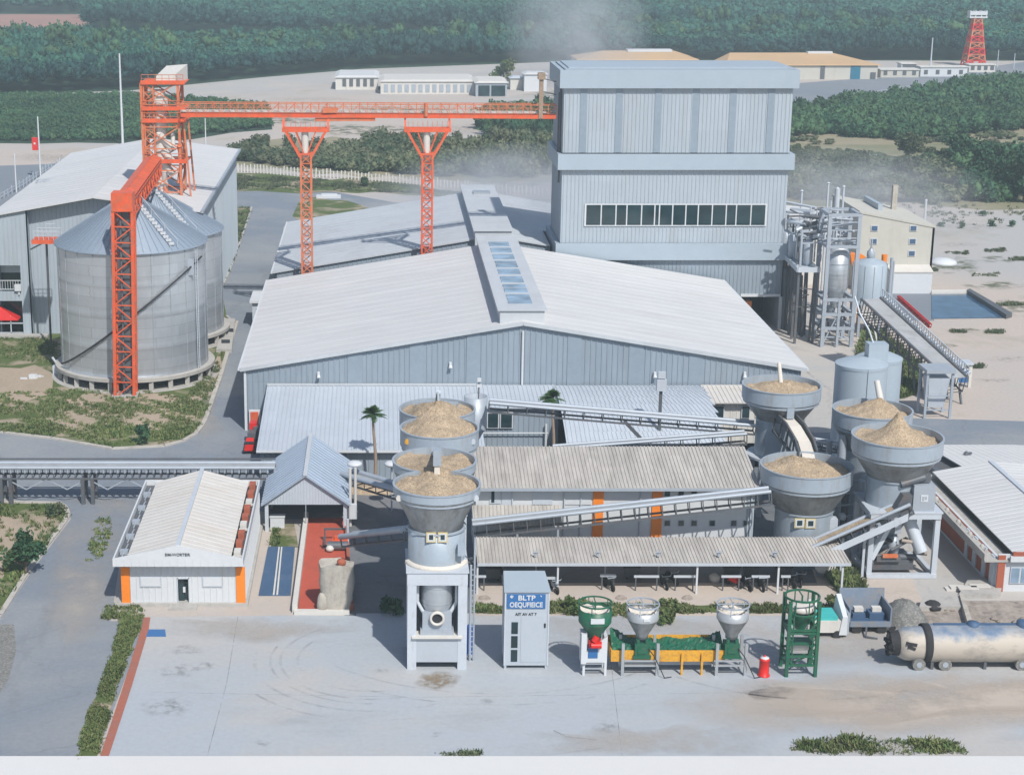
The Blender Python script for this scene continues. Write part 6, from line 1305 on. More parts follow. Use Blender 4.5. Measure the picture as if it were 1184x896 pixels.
# far right of the centre (upper)
t, x = single('round grey hopper on a stubby skirt behind the aged workshop roof, spilling down a chute', 904, 445, 145.2, 3.33, 11.3, 1.1, 8.4, 2.0, 5.2, 'flat brown grain in the rear round hopper behind the workshop roof', 5, (0,.3), .2)
mb = MB(); mb.lathe([(0,0),(2.7,0),(2.7,.2),(0,.2)], (x,145.2,5.0), 32, smooth=False); mb.build('platform', M['steel_l'], t)
for dx in (-1.8,1.8):
    for dy in (-1.8,1.8): mb = MB(); mb.box(x+dx-.2, x+dx+.2, 145.2+dy-.2, 145.2+dy+.2, 0, 5.0); mb.build('leg', M['steel'], t)
mb = MB(); mb.tube((x-.0,145.6,11.4), (x-.1,146.3,13.0), .2, .16); mb.build('feed_pipe', M['flour'], t)
XA = x
t, x = single('large round grey hopper right of the workshop catching the pale chute', 933, 541, 133.0, 3.62, 7.9, 1.15, 4.45, 2.25, .0, 'brown grain in the round hopper under the pale chute', 6, (-.9,1.0), .55)
zl_ = Q(925,605,130.7)[2]; label_panel(t, x-.85, 133-2.2, zl_, .8, .8); label_panel(t, x+.0, 133-2.3, zl_, .8, .8)
XB = x
mb = MB(); mb.box(x+1.5, x+2.4, 131.6, 132.4, 2.2, 3.9); mb.build('junction_box', M['steel_l'], t)
t = thing('chute', 'open chute with a white flow pouring from the rear round hopper into the one below', 'chute', (XA+.8, 141, 8))
c0 = CQ(908,482,142.9); c1 = CQ(930,512,138.3); c2 = CQ(938,545,134.4); 
def ribbon(mb, pts, w, h, mi=0):
    for a, b in zip(pts[:-1], pts[1:]): mb.bar(a, b, w, h, mi)
arc = [c0, c0.lerp(c1,.5)+Vector((0,0,.25)), c1, c1.lerp(c2,.5)+Vector((0,0,.2)), c2]
mb = MB(); ribbon(mb, arc, 1.0, .18); mb.build('flow', M['flour'], t)
for s in (-1, 1):
    mb = MB(); ribbon(mb, [p+Vector((s*.75,0,.1)) for p in arc[:4]], .14, .6); mb.build('side_plate', M['darksteel'], t)
mb = MB()
for k in range(4):
    for s in (-1,1): p = arc[0].lerp(arc[2], k/3)+Vector((s*.85,0,0)); mb.bar(p+Vector((0,0,.4)), p-Vector((0,-.3,1.2)), .12)
mb.bar(c0+Vector((-.9,.4,-1.3)), c1+Vector((-.6,.5,-1.4)), .2); mb.bar(c0+Vector((.9,.4,-1.3)), c1+Vector((.9,.5,-1.4)), .2); mb.build('support_bracket', M['darksteel'], t)
mb = MB(); mb.box(c0.x-.1, c0.x+.5, 141.9, 142.4, c0.z+.1, c0.z+2.0); mb.build('gate_post', M['hop'], t)
# right pair
t, x = single('round grey hopper half hidden behind the rightmost one, fed by a tan pipe', 1009, 478, 140.6, 3.25, 10.4, 1.15, 7.0, 2.0, 0, 'brown grain and a tan stream in the half hidden right hopper', 7, (.7,.4), .9)
mb = MB(); mb.tube((x+.9,141.2,10.6), (x+.7,142.4,12.4), .3, .24); mb.build('feed_pipe', M['beige_roof'], t)
mb = MB(); mb.tube((x-2.6,139.6,0), (x-2.6,139.6,8.6), .35); mb.tube((x-3.3,141,0),(x-3.3,141,7.6),.25); mb.build('side_pipe', M['steel'], t)
t, x = single('rightmost round grey hopper on a white open support frame with a sharp grain cone', 1038, 505, 131.2, 3.48, 10.9, 1.15, 7.7, 2.1, 5.3, 'sharp cone of brown grain in the rightmost hopper', 8, (0,.2), 1.9, ex=2.2, hin=-.35)
XC = x
fx0, fx1 = px(1003,128.8,2), px(1084,128.8,2); zt = Q(1040,600,128.7)[2]
for a in (fx0, fx1-.4):
    for b in (128.7, 133.2): mb = MB(); mb.box(a, a+.4, b, b+.4, 0, zt); mb.build('leg', M['steel_l'], t)
mb = MB(); mb.box(fx0, fx1, 128.6, 129.1, zt, zt+.45); mb.box(fx0, fx1, 133.1, 133.6, zt, zt+.45); mb.box(fx0, fx0+.4, 129.1, 133.1, zt, zt+.45); mb.box(fx1-.4, fx1, 129.1, 133.1, zt, zt+.45); mb.box(fx0-.1, fx1+.1, 128.55, 133.7, zt+.451, zt+.6); mb.build('top_frame', M['steel_l'], t)
mb = MB(); mb.box(fx0, fx1, 128.6, 129.0, .05, .4); mb.box(fx0, fx1, 133.2, 133.6, .05, .4); mb.box(fx0, fx0+.35, 129, 133.2, .05, .4); mb.box(fx1-.35, fx1, 129, 133.2, .05, .4); mb.build('bottom_frame', M['steel_l'], t)
mb = MB(); mb.bar((fx0+.3,128.9,1.6), (x-.4,129.4,zt-.1), .4); mb.tube((x+.9,130.2,zt-.2), (x+2.0,129.3,2.0), .5, n=14); mb.build('brace', M['steel_l'], t)
mb = MB(); mb.lathe([(1.7,zt+.6),(1.6,zt-.2),(.5,zt-1.9),(.45,zt-2.4)], (x+.1,131.2,0), 28); mb.build('bottom_cone', M['steel'], t)
mb = MB(); mb.box(x-.25, x+.25, 129.2, 129.6, zt-1.4, zt); mb.lathe([(0,1.2),(.4,1.5),(.5,2.2),(.3,2.9),(0,3)], (x+.1,130.4,0), 16); mb.build('valve', M['steel'], t)
mb = MB(); mb.box(x-1.8, x+1.6, 129.8, 132.6, .3, 1.1); mb.box(x-1.4, x+.5, 129.5, 130.2, 1.1, 1.5); mb.tube((x-1.9,130,1.4), (x+1.9,130.3,1.2), .25); mb.build('machine_bed', M['darksteel'], t)
mb = MB(); mb.box(x-1.0, x+.2, 129.3, 129.6, 1.5, 1.75); mb.build('machine_rail', M['faded'], t)
bx0_, bx1_ = px(1056,128.6,6), px(1081,128.6,6); zb0, zb1 = zt+.6, Q(1070,562,128.6)[2]
mb = MB(); mb.box(bx0_, bx1_, 128.7, 130.2, zb0, zb1); bb = mb.build('control_box', M['steel'], t); xm_ = (bx0_+bx1_)/2; zm = (zb0+zb1)/2
mb = MB(); mb.box(xm_-.28, xm_+.28, 128.66, 128.698, zm-.25, zm+.3); dd = mb.build('sign_plate', M['white'], bb)
mb = MB(); mb.box(xm_-.18, xm_-.02, 128.64, 128.658, zm-.15, zm+.2); mb.box(xm_+.03, xm_+.18, 128.64, 128.658, zm-.05, zm+.2); mb.build('emblem', M['steel'], dd)
mb = MB(); mb.box(bx0_-.8, bx1_-.3, 129.2, 131, zb1+.1, zb1+.8); mb.tube((bx0_-1,129,zb1), (bx0_+.9,129.3,zb1+.5), .3); mb.build('gearbox', M['darksteel'], t)
mb = MB(); mb.box(fx0-.3, fx0+.3, 127.9, 128.5, 0, .15)
mb = MB(); p0 = CQ(1046,580,128.8); mb.hexa([(p0.x-.9,128.2,p0.z-.6),(p0.x+.3,128.2,p0.z-.9),(p0.x+.3,129.4,p0.z-.9),(p0.x-.9,129.4,p0.z-.6)],[(p0.x-.3,128.2,p0.z+.7),(p0.x+.4,128.2,p0.z+.7),(p0.x+.4,129.4,p0.z+.7),(p0.x-.3,129.4,p0.z+.7)]); mb.build('transfer_hood', M['darksteel'], t)
rq = random.Random(71)
for k in range(16):
    xx = rq.uniform(fx0+.6, fx1-.6); zz = rq.uniform(.4, 3.2); yy = rq.uniform(129.3,132.5); mb = MB(); mb.tube((xx,yy,zz),(xx+rq.uniform(-1.4,1.4),yy+rq.uniform(-.6,.6),max(.1,zz+rq.uniform(-.9,.6))), rq.uniform(.07,.22), n=7); mb.build('machine_part', M[rq.choice(['darksteel','darksteel','steel','char','rubble'])], t)
# pipes and posts between the right hoppers
t = thing('pipe_rack', 'cluster of grey pipes, valves and posts between the two round right hoppers', 'pipework', (XB+4, 136, 0))
r = random.Random(12)
for i in range(7):
    x = XB+3.2+i*.55; y = 134.2 + r.uniform(0,2.6); h = r.uniform(4.2,7.6); mb = MB(); mb.tube((x,y,0), (x,y,h), r.uniform(.1,.3)); mb.build('pipe', M[r.choice(['steel','steel_l','darksteel'])], t)
mb = MB()
for k in range(6): z = 1.0+k*1.0; mb.bar((XB+2.8,134.6,z), (XB+6.6,134.9,z+.2), .14)
mb.build('cross_bar', M['steel'], t)
for i in range(5): x = XB+3.4+i*.7; z = 1.5+r.uniform(0,3.5); mb = MB(); mb.lathe([(0,-.3),(.28,-.2),(.3,.1),(.15,.3),(0,.32)], (x,134.0,z), 12); mb.build('valve', M['steel_l'], t)
# twin pale tanks
for (pc, py, Y, rr, lab) in ((996,412,156,2.35,'pale blue grey vertical tank with domed lid, left of the pair'), (1017,405,161,2.1,'taller pale tank partly behind the domed one')):
    d = Y*CT + 40*ST; x = (pc-CX)*d/F; zt = Q(pc,py+8,Y)[2]; t = thing('storage_tank', lab, 'tank', (x,Y,0), 'pale storage tanks')
    mb = MB(); mb.lathe([(rr,0),(rr,zt)], (x,Y,0), 48); mb.lathe([(rr+.04,zt-.25),(rr+.04,zt)], (x,Y,0), 48)
    for k in (3, 6): mb.lathe([(rr+.03,k),(rr+.03,k+.1)], (x,Y,0), 48)
    mb.tube((x,Y-rr-.05,1), (x,Y-rr-.05,zt), .05); mb.build('shell', M['band'], t); mb = MB(); mb.lathe([(rr+.05,zt),(rr*.6,zt+.4),(0,zt+.6)], (x,Y,0), 48); mb.build('lid', M['band'], t)
x, _, z = Q(1013,407,157); t = thing('tank_head_box', 'grey box unit sitting on top of the two pale tanks', 'box', (x,157,z)); mb = MB(); mb.box(x-.9, x+.9, 156.2, 157.6, z-.9, z+.9); mb.build('body', M['band'], t); mb = MB(); mb.path([(x-.3,157,z+.8),(x-.5,158,z+1.8),(x-1.2,159,z+3.2),(x-1.5,160,z+4.6)], .08); mb.build('hose', M['steel_l'], t)
# ================================================================ YARD MACHINES
# control kiosk
ky = 111.6; kx0, kx1 = Q(583,760,ky)[0], Q(633,760,ky)[0]; kz = Q(608,684,ky)[2]; kb = Q(608,769,ky)[2]
t = thing('control_kiosk', 'grey steel kiosk with a blue lettered sign and three stacked dark slots', 'kiosk', ((kx0+kx1)/2, ky+1.4, 0))
mb = MB(); mb.box(kx0, kx1, ky, ky+2.6, kb, kz); mb.build('body', M['cabinet'], t)
mb = MB(); mb.hexa([(kx0-.1,ky-.12,kz),(kx1+.1,ky-.12,kz),(kx1-.0,ky+2.9,kz),(kx0-.0,ky+2.9,kz)], [(kx0-.1,ky-.12,kz+.12),(kx1+.1,ky-.12,kz+.12),(kx1-.05,ky+2.9,kz+.42),(kx0+.05,ky+2.9,kz+.42)]); mb.build('roof', M['band'], t)
for x in (kx0, kx1-.16):
    for y in (ky+.02, ky+2.4): mb = MB(); mb.box(x, x+.16, y, y+.16, 0, kb+.02); mb.build('leg', M['cabinet'], t)
for x in (kx0-.04, kx1-.05): mb = MB(); mb.box(x, x+.09, ky-.05, ky-.001, kb, kz); mb.build('corner_trim', M['steel_l'], t)
s0, s1 = Q(586,700,ky)[0], Q(630.5,700,ky)[0]; sz0, sz1 = Q(608,703,ky)[2], Q(608,686.5,ky)[2]
mb = MB(); mb.box(s0, s1, ky-.07, ky-.002, sz0, sz1); sg = mb.build('sign', M['signblue'], t); xm_ = (s0+s1)/2
text('lettering', '*  BLTP  `', .50, (xm_, ky-.085, sz1-.27), 'white', t, sx=1.1, bold=.012)
text('lettering', 'OEQUFIEICE', .50, (xm_, ky-.085, sz0+.27), 'white', t, sx=.82, bold=.012)
text('lettering', 'AIT AV AT 7', .27, (xm_+.0, ky-.02, Q(608,710,ky)[2]), 'dark', t, bold=.006)
for a, b in ((719,732.5),(735,748.5),(751,764.5)):
    mb = MB(); mb.box(Q(591,740,ky)[0], Q(598.5,740,ky)[0], ky-.03, ky-.002, Q(608,b,ky)[2], Q(608,a,ky)[2]); mb.build('slot', M['glass'], t)
mb = MB(); xd = Q(602,740,ky)[0]; mb.box(xd, kx1-.12, ky-.035, ky-.002, kb+.25, sz0-.55); d = mb.build('door', M['cabinet'], t); mb = MB(); xh = Q(629.5,740,ky)[0]; mb.box(xh-.06, xh+.06, ky-.09, ky-.037, 3.1, 3.4); mb.build('handle', M['dark'], d)
mb = MB(); x, y, _ = P(543,757); mb.tube((x,y+.3,.15), (x,y+.3,2.05), .24, n=18); mb.tube((x,y+.3,2.05),(x,y+.3,2.2),.24,.1); mb.tube((x,y+.3,2.2),(x,y+.3,2.4),.07); mb.tube((x,y+.3,0),(x,y+.3,.15),.26); mb.build('gas_cylinder', M['blue'], None, 'bright blue upright cylinder against the right leg of the hopper tower', 'cylinder')
# machines in a row
my0 = 111.0
def mini_hopper(t, x, y, zr, r, mat, cone_r=.5, h1=.55, zc=None, stirmat='zinc'):
    zc = zc or zr - 2.0
    mb = MB(); mb.lathe([(r-.04,zr),(r,zr),(r,zr-h1)], (x,y,0), 36); mb.lathe([(r,zr-h1),(cone_r,zc),(cone_r,zc-.25),(cone_r-.06,zc-.25),(cone_r-.06,zc),(r-.06,zr-h1),(r-.06,zr-.03)], (x,y,0), 36, 1 if mat == 'zinc' else 0); hp = mb.build('hopper', [M[mat], M['hopcone']], t)
    mb = MB(); mb.lathe([(r-.02,zr+.35),(r+.05,zr+.35),(r+.05,zr+.45),(r-.02,zr+.45),(r-.02,zr+.35)], (x,y,0), 36, smooth=False)
    for k in range(5): a = PI/2 + 2*PI*k/5 + .3; mb.bar((x+r*math.cos(a), y+r*math.sin(a), zr-.1), (x+r*math.cos(a), y+r*math.sin(a), zr+.4), .06)
    mb.bar((x-r,y,zr+.4), (x+r,y,zr+.4), .06) ; mb.bar((x,y+r,zr+.4), (x,y-.0,zr+.4), .06); mb.tube((x,y,zr+.45), (x,y,zr-.5), .05); mb.build('rim_guard', M[stirmat], hp)
    n = 30; out = [((x+(r-.08)*math.cos(2*PI*i/n)), (y+(r-.08)*math.sin(2*PI*i/n)), 0) for i in range(n)]
    return out
def cgrain(out, zin, c, pz, lab, seed): 
    o = heap('g', out, zin, c, pz, lab, seed); o['group'] = 'grain in the small machine hoppers'; o.data.materials.clear(); o.data.materials.append(M['flour']); return o
# 1: green hopper on white frame
Y = my0; x = px(688,Y,4); zr = Q(688,703,Y-1.0)[2]+.15
t = thing('feed_machine', 'dark green hopper on a white machine frame with a red motor, leftmost of the row', 'machine', (x,Y,0), 'hopper machines in a row')
o = mini_hopper(t, x, Y, 4.75, 1.12, 'green', .48, .95, 2.9, 'green'); 
mb = MB(); mb.box(x-.42, x+.5, Y-1.22, Y-1.1, 4.05, 4.42); 
mb.v = [(a, b+ (abs(a-x)**2)*.35, c) for a, b, c in mb.v]; mb.build('name_plate', M['white'], t)
mb = MB(); mb.box(x-.4, x+.45, Y-.55, Y+.3, 2.05, 2.5); mb.tube((x-.1,Y-.6,2.55), (x+.1,Y-.55,2.9), .22, n=12); mb.tube((x-.3,Y-.7,2.3), (x+.4,Y-.7,2.3), .2, n=12); mb.build('motor', M['red'], t)
mb = MB(); mb.box(x-.45, x+.2, Y-.5, Y+.2, 1.3, 2.04); mb.build('gearbox', M['signblue'], t)
mb = MB(); mb.hexa([(x-.8,Y-.45,.95),(x+.85,Y-.45,.95),(x+.85,Y-.3,.95),(x-.8,Y-.3,.95)],[(x-.8,Y-.45,1.5),(x+.85,Y-.45,2.9),(x+.85,Y-.3,2.9),(x-.8,Y-.3,1.5)]); mb.box(x-.95, x-.6, Y-.7, Y+.4, .95, 3.1); mb.box(x+.65, x+.86, Y-.29, Y+.9, .95, 2.8); mb.build('frame_cover', M['white'], t)
for dx in (-.8, .68):
    for dy in (-.5, .7): mb = MB(); mb.box(x+dx, x+dx+.16, Y+dy, Y+dy+.16, 0, .95); mb.build('leg', M['white'], t)
mb = MB(); mb.bar((x-.8,Y-.42,.5), (x+.8,Y-.42,.5), .09); mb.bar((x-.8,Y-.42,.85), (x+.8,Y-.42,.85), .07); mb.build('cross_bar', M['zinc'], t)
cgrain(o, 4.6, (x,Y), 4.66, 'pale grain level in the dark green hopper', 21)
# 2,3: zinc hoppers on green gearboxes
XZ = []
for pc, lab, gl, mark in ((744,'zinc hopper on a green gearbox and zinc legs, in the middle of the row','pale grain in the middle zinc hopper',True),(848,'zinc hopper on a green gearbox at the right end of the yellow trough','pale grain in the right zinc hopper',False)):
    x = px(pc-1,Y,4); XZ.append(x)
    t = thing('feed_machine', lab, 'machine', (x,Y,0), 'hopper machines in a row')
    o = mini_hopper(t, x, Y, 4.65, 1.08, 'zinc', .42, .62, 2.85, 'steel')
    if mark: mb = MB(); mb.box(x-.1, x+.35, Y-1.13, Y-1.08, 4.2, 4.4); mb.build('sticker', M['white'], t)
    mb = MB(); mb.box(x-.5, x+.5, Y-.45, Y+.45, 1.45, 2.3); mb.box(x-.6, x+.6, Y-.55, Y+.5, 1.25, 1.449); mb.tube((x-.3,Y-.3,2.3), (x-.3,Y-.3,2.6), .14); mb.tube((x+.3,Y-.3,2.3), (x+.3,Y-.3,2.6), .14); mb.box(x-.3,x+.3,Y-.5,Y-.451,1.6,2.1); mb.build('gearbox', M['green'], t)
    for dx in (-1.42, .95):
        if pc == 848: dx = dx + .3 if dx < 0 else dx - .1
        for dy in (-.6, .9): mb = MB(); mb.box(x+dx, x+dx+.2, Y+dy, Y+dy+.2, 0, 2.35); mb.build('leg', M['zinc'], t)
    mb = MB()
    for zz in (.75, 1.1): mb.bar((x-1.2,Y-.5,zz), (x+1.0,Y-.5,zz), .12)
    mb.bar((x-1.3,Y-.5,.75), (x-1.3,Y+1.0,.75), .1); mb.bar((x+1.0,Y-.5,.75), (x+1.0,Y+1.0,.75), .1); mb.build('cross_bar', M['zinc'], t)
    cgrain(o, 4.5, (x+.1,Y), 4.6, gl, 22+pc)
for xx, lc in zip(XZ, ('black drooping cable under the middle zinc hopper, over the yellow trough end', 'black drooping cable at the legs of the right zinc hopper near the red drum')):
    t = thing('cable', lc, 'cable', (xx+1.2, Y, 0), 'cables on the zinc hopper machines')
    mb = MB(); mb.path([(xx+.4,Y-.5,2.0),(xx+.8,Y-.7,1.5),(xx+1.2,Y-.9,.7),(xx+1.5,Y-1.0,.06),(xx+2.0,Y-.8,.05)], .035, 6); mb.build('line', M['char'], t)
# yellow trough with green tarp
tx0, tx1 = px(706,Y,1.5), px(838,Y,1.5)
t = thing('trough', 'long yellow trough conveyor filled with a crumpled dark green cover', 'trough', ((tx0+tx1)/2, Y+.4, 0))
mb = MB(); mb.box(tx0, tx1, Y-.28, Y-.18, .95, 1.75); mb.box(tx0, tx1, Y+1.6, Y+1.7, 1.2, 2.1); mb.box(tx0, tx0+.1, Y-.18, Y+1.6, .95, 1.75); mb.box(tx1-.1, tx1, Y-.18, Y+1.6, .95, 1.75); mb.box(tx0, tx1, Y-.18, Y+1.6, .95, 1.0); mb.build('side_plate', M['yellow'], t)
rg = random.Random(9); rings = []; n = 60
vs = []; W_ = 10
for i in range(n+1):
    xx = tx0 + .08 + (tx1-tx0-.16)*i/n
    for j in range(W_+1):
        yy = Y - .14 + 1.7*j/W_; e = .75*math.exp(-((i/n)/.13)**2) + .45*math.exp(-((1-i/n)/.12)**2)
        z = 1.70 + e*(j/W_) + .05*math.sin(i*.45+j*.6) + rg.uniform(-.07,.07) + .22*(j/W_); vs.append((xx, yy, z))
fs = [(i*(W_+1)+j, (i+1)*(W_+1)+j, (i+1)*(W_+1)+j+1, i*(W_+1)+j+1) for i in range(n) for j in range(W_)]
base = [(tx0+.08,Y-.14,1.02),(tx1-.08,Y-.14,1.02),(tx1-.08,Y+1.56,1.02),(tx0+.08,Y+1.56,1.02)]
mb = MB(); mb.add(vs, fs); mb.box(tx0+.1, tx1-.1, Y-.14, Y+1.55, 1.01, 1.55); mb.build('cover', M['green'], t)
for pc in (788, 811): x = px(pc,Y-.3,.5); mb = MB(); mb.box(x-.07, x+.07, Y-.45, Y-.3, 0, 1.6); mb.build('leg', M['yellow'], t)
mb = MB(); mb.box(tx0+.6, tx1-.3, Y+.3, Y+.9, .45, .94); mb.build('underframe', M['steel'], t)
# green tower frame
x = px(926,my0,3); Y = my0+.2; hw = .98; t = thing('green_frame_tower', 'narrow dark green lattice tower with a round rim and a grain bag in its top', 'frame tower', (x,Y,0))
zt = Q(926,690,Y)[2]
for dx in (-hw, hw):
    for dy in (-hw+.1, hw-.1):
        mb = MB(); mb.box(x+dx-.11, x+dx+.11, Y+dy-.11, Y+dy+.11, 0, zt); mb.build('leg', M['green'], t)
mb = MB()
for sdx in (-hw+.3, hw-.3):
    mb.bar((x+sdx,Y-hw+.1,.9), (x+sdx,Y-hw+.1,zt-.3), .08)
    for k in range(10): z = 1.0+k*(zt-1.6)/10; mb.bar((x+sdx,Y-hw+.1,z), (x+(hw if sdx > 0 else -hw),Y-hw+.1,z+.4), .07)
for z in (.85, 1.5, 3.2, 3.4): mb.bar((x-hw,Y-hw+.1,z), (x+hw,Y-hw+.1,z), .14); mb.bar((x-hw,Y+hw-.1,z), (x+hw,Y+hw-.1,z), .14); mb.bar((x-hw,Y-hw,z), (x-hw,Y+hw,z), .12); mb.bar((x+hw,Y-hw,z), (x+hw,Y+hw,z), .12)
mb.bar((x-hw,Y-hw+.1,.85), (x+hw,Y+hw-.1,.85), .1); mb.box(x-hw+.1, x+hw-.1, Y-.6, Y+.6, 2.2, 2.3); mb.build('bracing', M['green'], t)
mb = MB(); mb.lathe([(1.12,zt),(1.2,zt),(1.2,zt+.14),(1.12,zt+.14),(1.12,zt)], (x,Y,0), 40, smooth=False); mb.lathe([(1.12,zt-1.0),(1.18,zt-1.0),(1.18,zt-.9),(1.12,zt-.9)], (x,Y,0), 40, smooth=False)
for k in range(8): a = 2*PI*k/8+.2; mb.bar((x+1.15*math.cos(a),Y+1.15*math.sin(a),zt-.95), (x+1.15*math.cos(a),Y+1.15*math.sin(a),zt+.1), .07)
mb.bar((x,Y+1.1,zt+.07), (x,Y,zt+.07), .07); mb.tube((x,Y,zt+.1), (x,Y,zt-.6), .06); mb.build('rim', M['green'], t)
mb = MB(); mb.lathe([(.9,zt-1.0),(.35,zt-2.2),(.3,zt-2.5)], (x,Y,0), 24); mb.build('cone', M['green'], t)
mb = MB(); mb.tube((x-.6,Y,1.9), (x+.6,Y,1.9), .3, n=14); mb.tube((x-.6,Y-.1,3.0), (x+.5,Y-.1,3.0), .22, n=14); mb.build('roller', M['offwhite'], t)
mb = MB(); mb.lathe([(0,.0),(.7,0),(.92,.25),(.8,.5),(.3,.62),(0,.6)], (x,Y,zt-1.05), 22); mb.build('grain_bag', M['beige_roof'], None, 'crumpled tan bag lying in the top of the green lattice tower', 'bag')
# red drum
x, y, _ = P(884,783); mb = MB(); mb.lathe([(0,0),(.42,0),(.42,.06),(.34,.1),(.34,1.12),(.36,1.14),(.36,1.2),(.3,1.3),(.08,1.36),(.08,1.48),(0,1.5)], (x,y+.3,.012), 28); t = thing('bollard_drum', 'bright red drum bollard standing alone on the yard left of the green tower', 'drum', (x,y+.3,.012)); mb.build('body', M['red'], t)
mb = MB(); mb.lathe([(.305,1.3),(.31,1.33),(.1,1.39),(0,1.4)], (x,y+.3,.012), 28); mb.build('lid', M['white'], t)
# cart and tipper trailer
x, y, _ = P(958,738); Y = y; t = thing('cart', 'white and teal cart with an upright pale back, beside the green tower', 'cart', (x,Y+1,0))
mb = MB(); mb.box(x-1.5, x+1.1, Y, Y+2.2, .45, 1.35); mb.build('body', M['offwhite'], t); mb = MB(); mb.box(x-1.5, x+.6, Y+.1, Y+1.9, 1.351, 1.62); mb.build('deck', M['teal'], t)
mb = MB(); mb.hexa([(x+.7,Y-.1,.3),(x+1.25,Y-.1,.3),(x+1.25,Y+2.3,.3),(x+.7,Y+2.3,.3)], [(x+.9,Y-.1,1.7),(x+1.25,Y-.1,1.7),(x+1.2,Y+1.9,2.7),(x+.85,Y+1.9,2.7)]); mb.build('back', M['white'], t)
mb = MB(); mb.box(x+1.27, x+1.42, Y, Y+2.1, .3, 1.9); mb.build('guard', M['steel'], t)
for dx in (-1.0, .6): mb = MB(); mb.tube((x+dx,Y-.05,.3), (x+dx,Y+.2,.3), .3, n=16); mb.build('wheel', M['char'], t)
for dx in (-1.0, .6): mb = MB(); mb.tube((x+dx,Y+1.9,.3), (x+dx,Y+2.1,.3), .3, n=16); mb.build('wheel', M['char'], t)
mb = MB(); mb.lathe([(0,0),(.55,0),(.6,.3),(.35,.6),(0,.68)], (x-.9,Y+1.9,1.62), 14); mb.build('sack', M['offwhite'], None, 'pale sack with red marks lying on the white and teal cart', 'sack')
x, y, _ = P(1005,733); Y = y; t = thing('tipper_trailer', 'blue grey tipper trailer body with dark blue bins and two white boxes', 'trailer', (x,Y+1,0))
mb = MB(); a, b = x-1.55, x+1.55
mb.box(a+.1, b-.1, Y, Y+2.4, .6, .75); mb.box(a+.1, b-.1, Y-.1, Y+.02, .6, 1.0); mb.box(a, a+.12, Y, Y+2.6, .6, 2.0); mb.box(b-.12, b, Y, Y+2.6, .6, 2.0)
mb.slab((a-.1,Y+2.6,2.55), (b+.1,Y+2.6,2.55), (b+.1,Y+2.3,.7), (a-.1,Y+2.3,.7), .12); mb.build('body', M['trailer'], t)
mb = MB(); 
for k in range(5): mb.box(a+.15, b-.15, Y+.3+k*.45, Y+.45+k*.45, .76, .9)
mb.box(a+.5, a+1.4, Y+.8, Y+1.6, .76, 1.25); mb.box(a+1.7, a+2.8, Y+.7, Y+1.7, .76, 1.3); mb.build('bin', M['bluefloor'], t)
for xx, lb in ((a+.65,'left white box in the blue grey trailer'),(a+1.95,'right white box in the blue grey trailer')): mb = MB(); mb.box(xx, xx+.66, Y+1.0, Y+1.5, 1.31, 1.62); mb.build('box', M['offwhite'], None, lb, 'box', 'white boxes in the trailer')
mb = MB(); 
for dx in (-.9, .9): mb = MB(); mb.tube((x+dx,Y+.0,.35), (x+dx,Y+.3,.35), .35, n=16); mb.build('wheel', M['char'], t)
mb = MB(); mb.bar((x-.2,Y+.1,.6), (x-.5,Y-.9,.2), .12); mb.bar((x-.5,Y-.9,.2), (x+.3,Y-1.1,.12), .1); mb.build('drawbar', M['darksteel'], t)
t = thing('rubble_mound', 'heap of dark grey gravel and rubble right of the tipper trailer', 'rubble', P(1042,728))
x, y, _ = P(1045,722); rg = random.Random(4)
def mound(x, y, rx, ry, h, seed, n=30):
    rg = random.Random(seed); rings = []
    for k in range(9):
        s = k/8; ring = []
        for i in range(n): a = 2*PI*i/n; f = (1-s)*(1+rg.uniform(-.06,.06)); ring.append((x+rx*math.cos(a)*f, y+ry*math.sin(a)*f, h*(1-(1-s)**2)**.9 + rg.uniform(-.06,.06)*(k > 0)))
        rings.append(ring)
    mb = MB(); mb.loft(rings, smooth=True, capb=True); return mb
mound(x, y, 1.8, 2.6, 1.9, 4).build('mound', M['gravelgrey'], t)
# concrete basin with rubble further right
t = thing('rubble_bay', 'low concrete bay with crushed grey rubble behind the tanker', 'bay', P(1120,715))
px_prism('floor', [(1060,735),(1068,700),(1250,700),(1260,735)], 0, .4, 'rubble', parent=t)
px_prism('slab', [(1062,712),(1066,700),(1112,698),(1118,712)], .4, .75, 'concrete', parent=t)
px_prism('wall', [(1120,742),(1108,700),(1113,700),(1126,742)], 0, .95, 'stone', parent=t)
px_prism('front_wall', [(1126,742),(1124,736),(1300,735),(1300,742)], 0, .9, 'stone', parent=t)
for i, (a, b, s_) in enumerate([(1078,703,.7),(1092,704,.4),(1100,705,.3),(1086,702,.35),(1150,716,.3),(1156,719,.25),(1175,720,.3),(1182,716,.22),(1140,722,.25),(1076,728,.35),(1084,730,.25)]):
    x, y, _ = P(a,b,.4); mb = MB(); mb.lathe([(0,0),(s_,0),(s_*1.1,.3*s_),(s_*.6,.75*s_),(0,.85*s_)], (x,y,.4), 7, smooth=False); mb.build('rock', M['rubble'] if i else M['char'], t)
x, y, _ = P(1128,684); t = thing('paving_stack', 'stack of broken pinkish slabs beside the terracotta building', 'slabs', (x,y,0)); rg = random.Random(3)
for i in range(7): a, b = x-2+rg.uniform(-.4,.4)+i*.25, y+rg.uniform(-.5,.5); mb = MB(); mb.box(a, a+1.5, b, b+.7, .02+.13*(i % 3), .14+.13*(i % 3)); mb.build('slab', M['tanbrick'] if 'tanbrick' in M else M['beige_roof'], t)
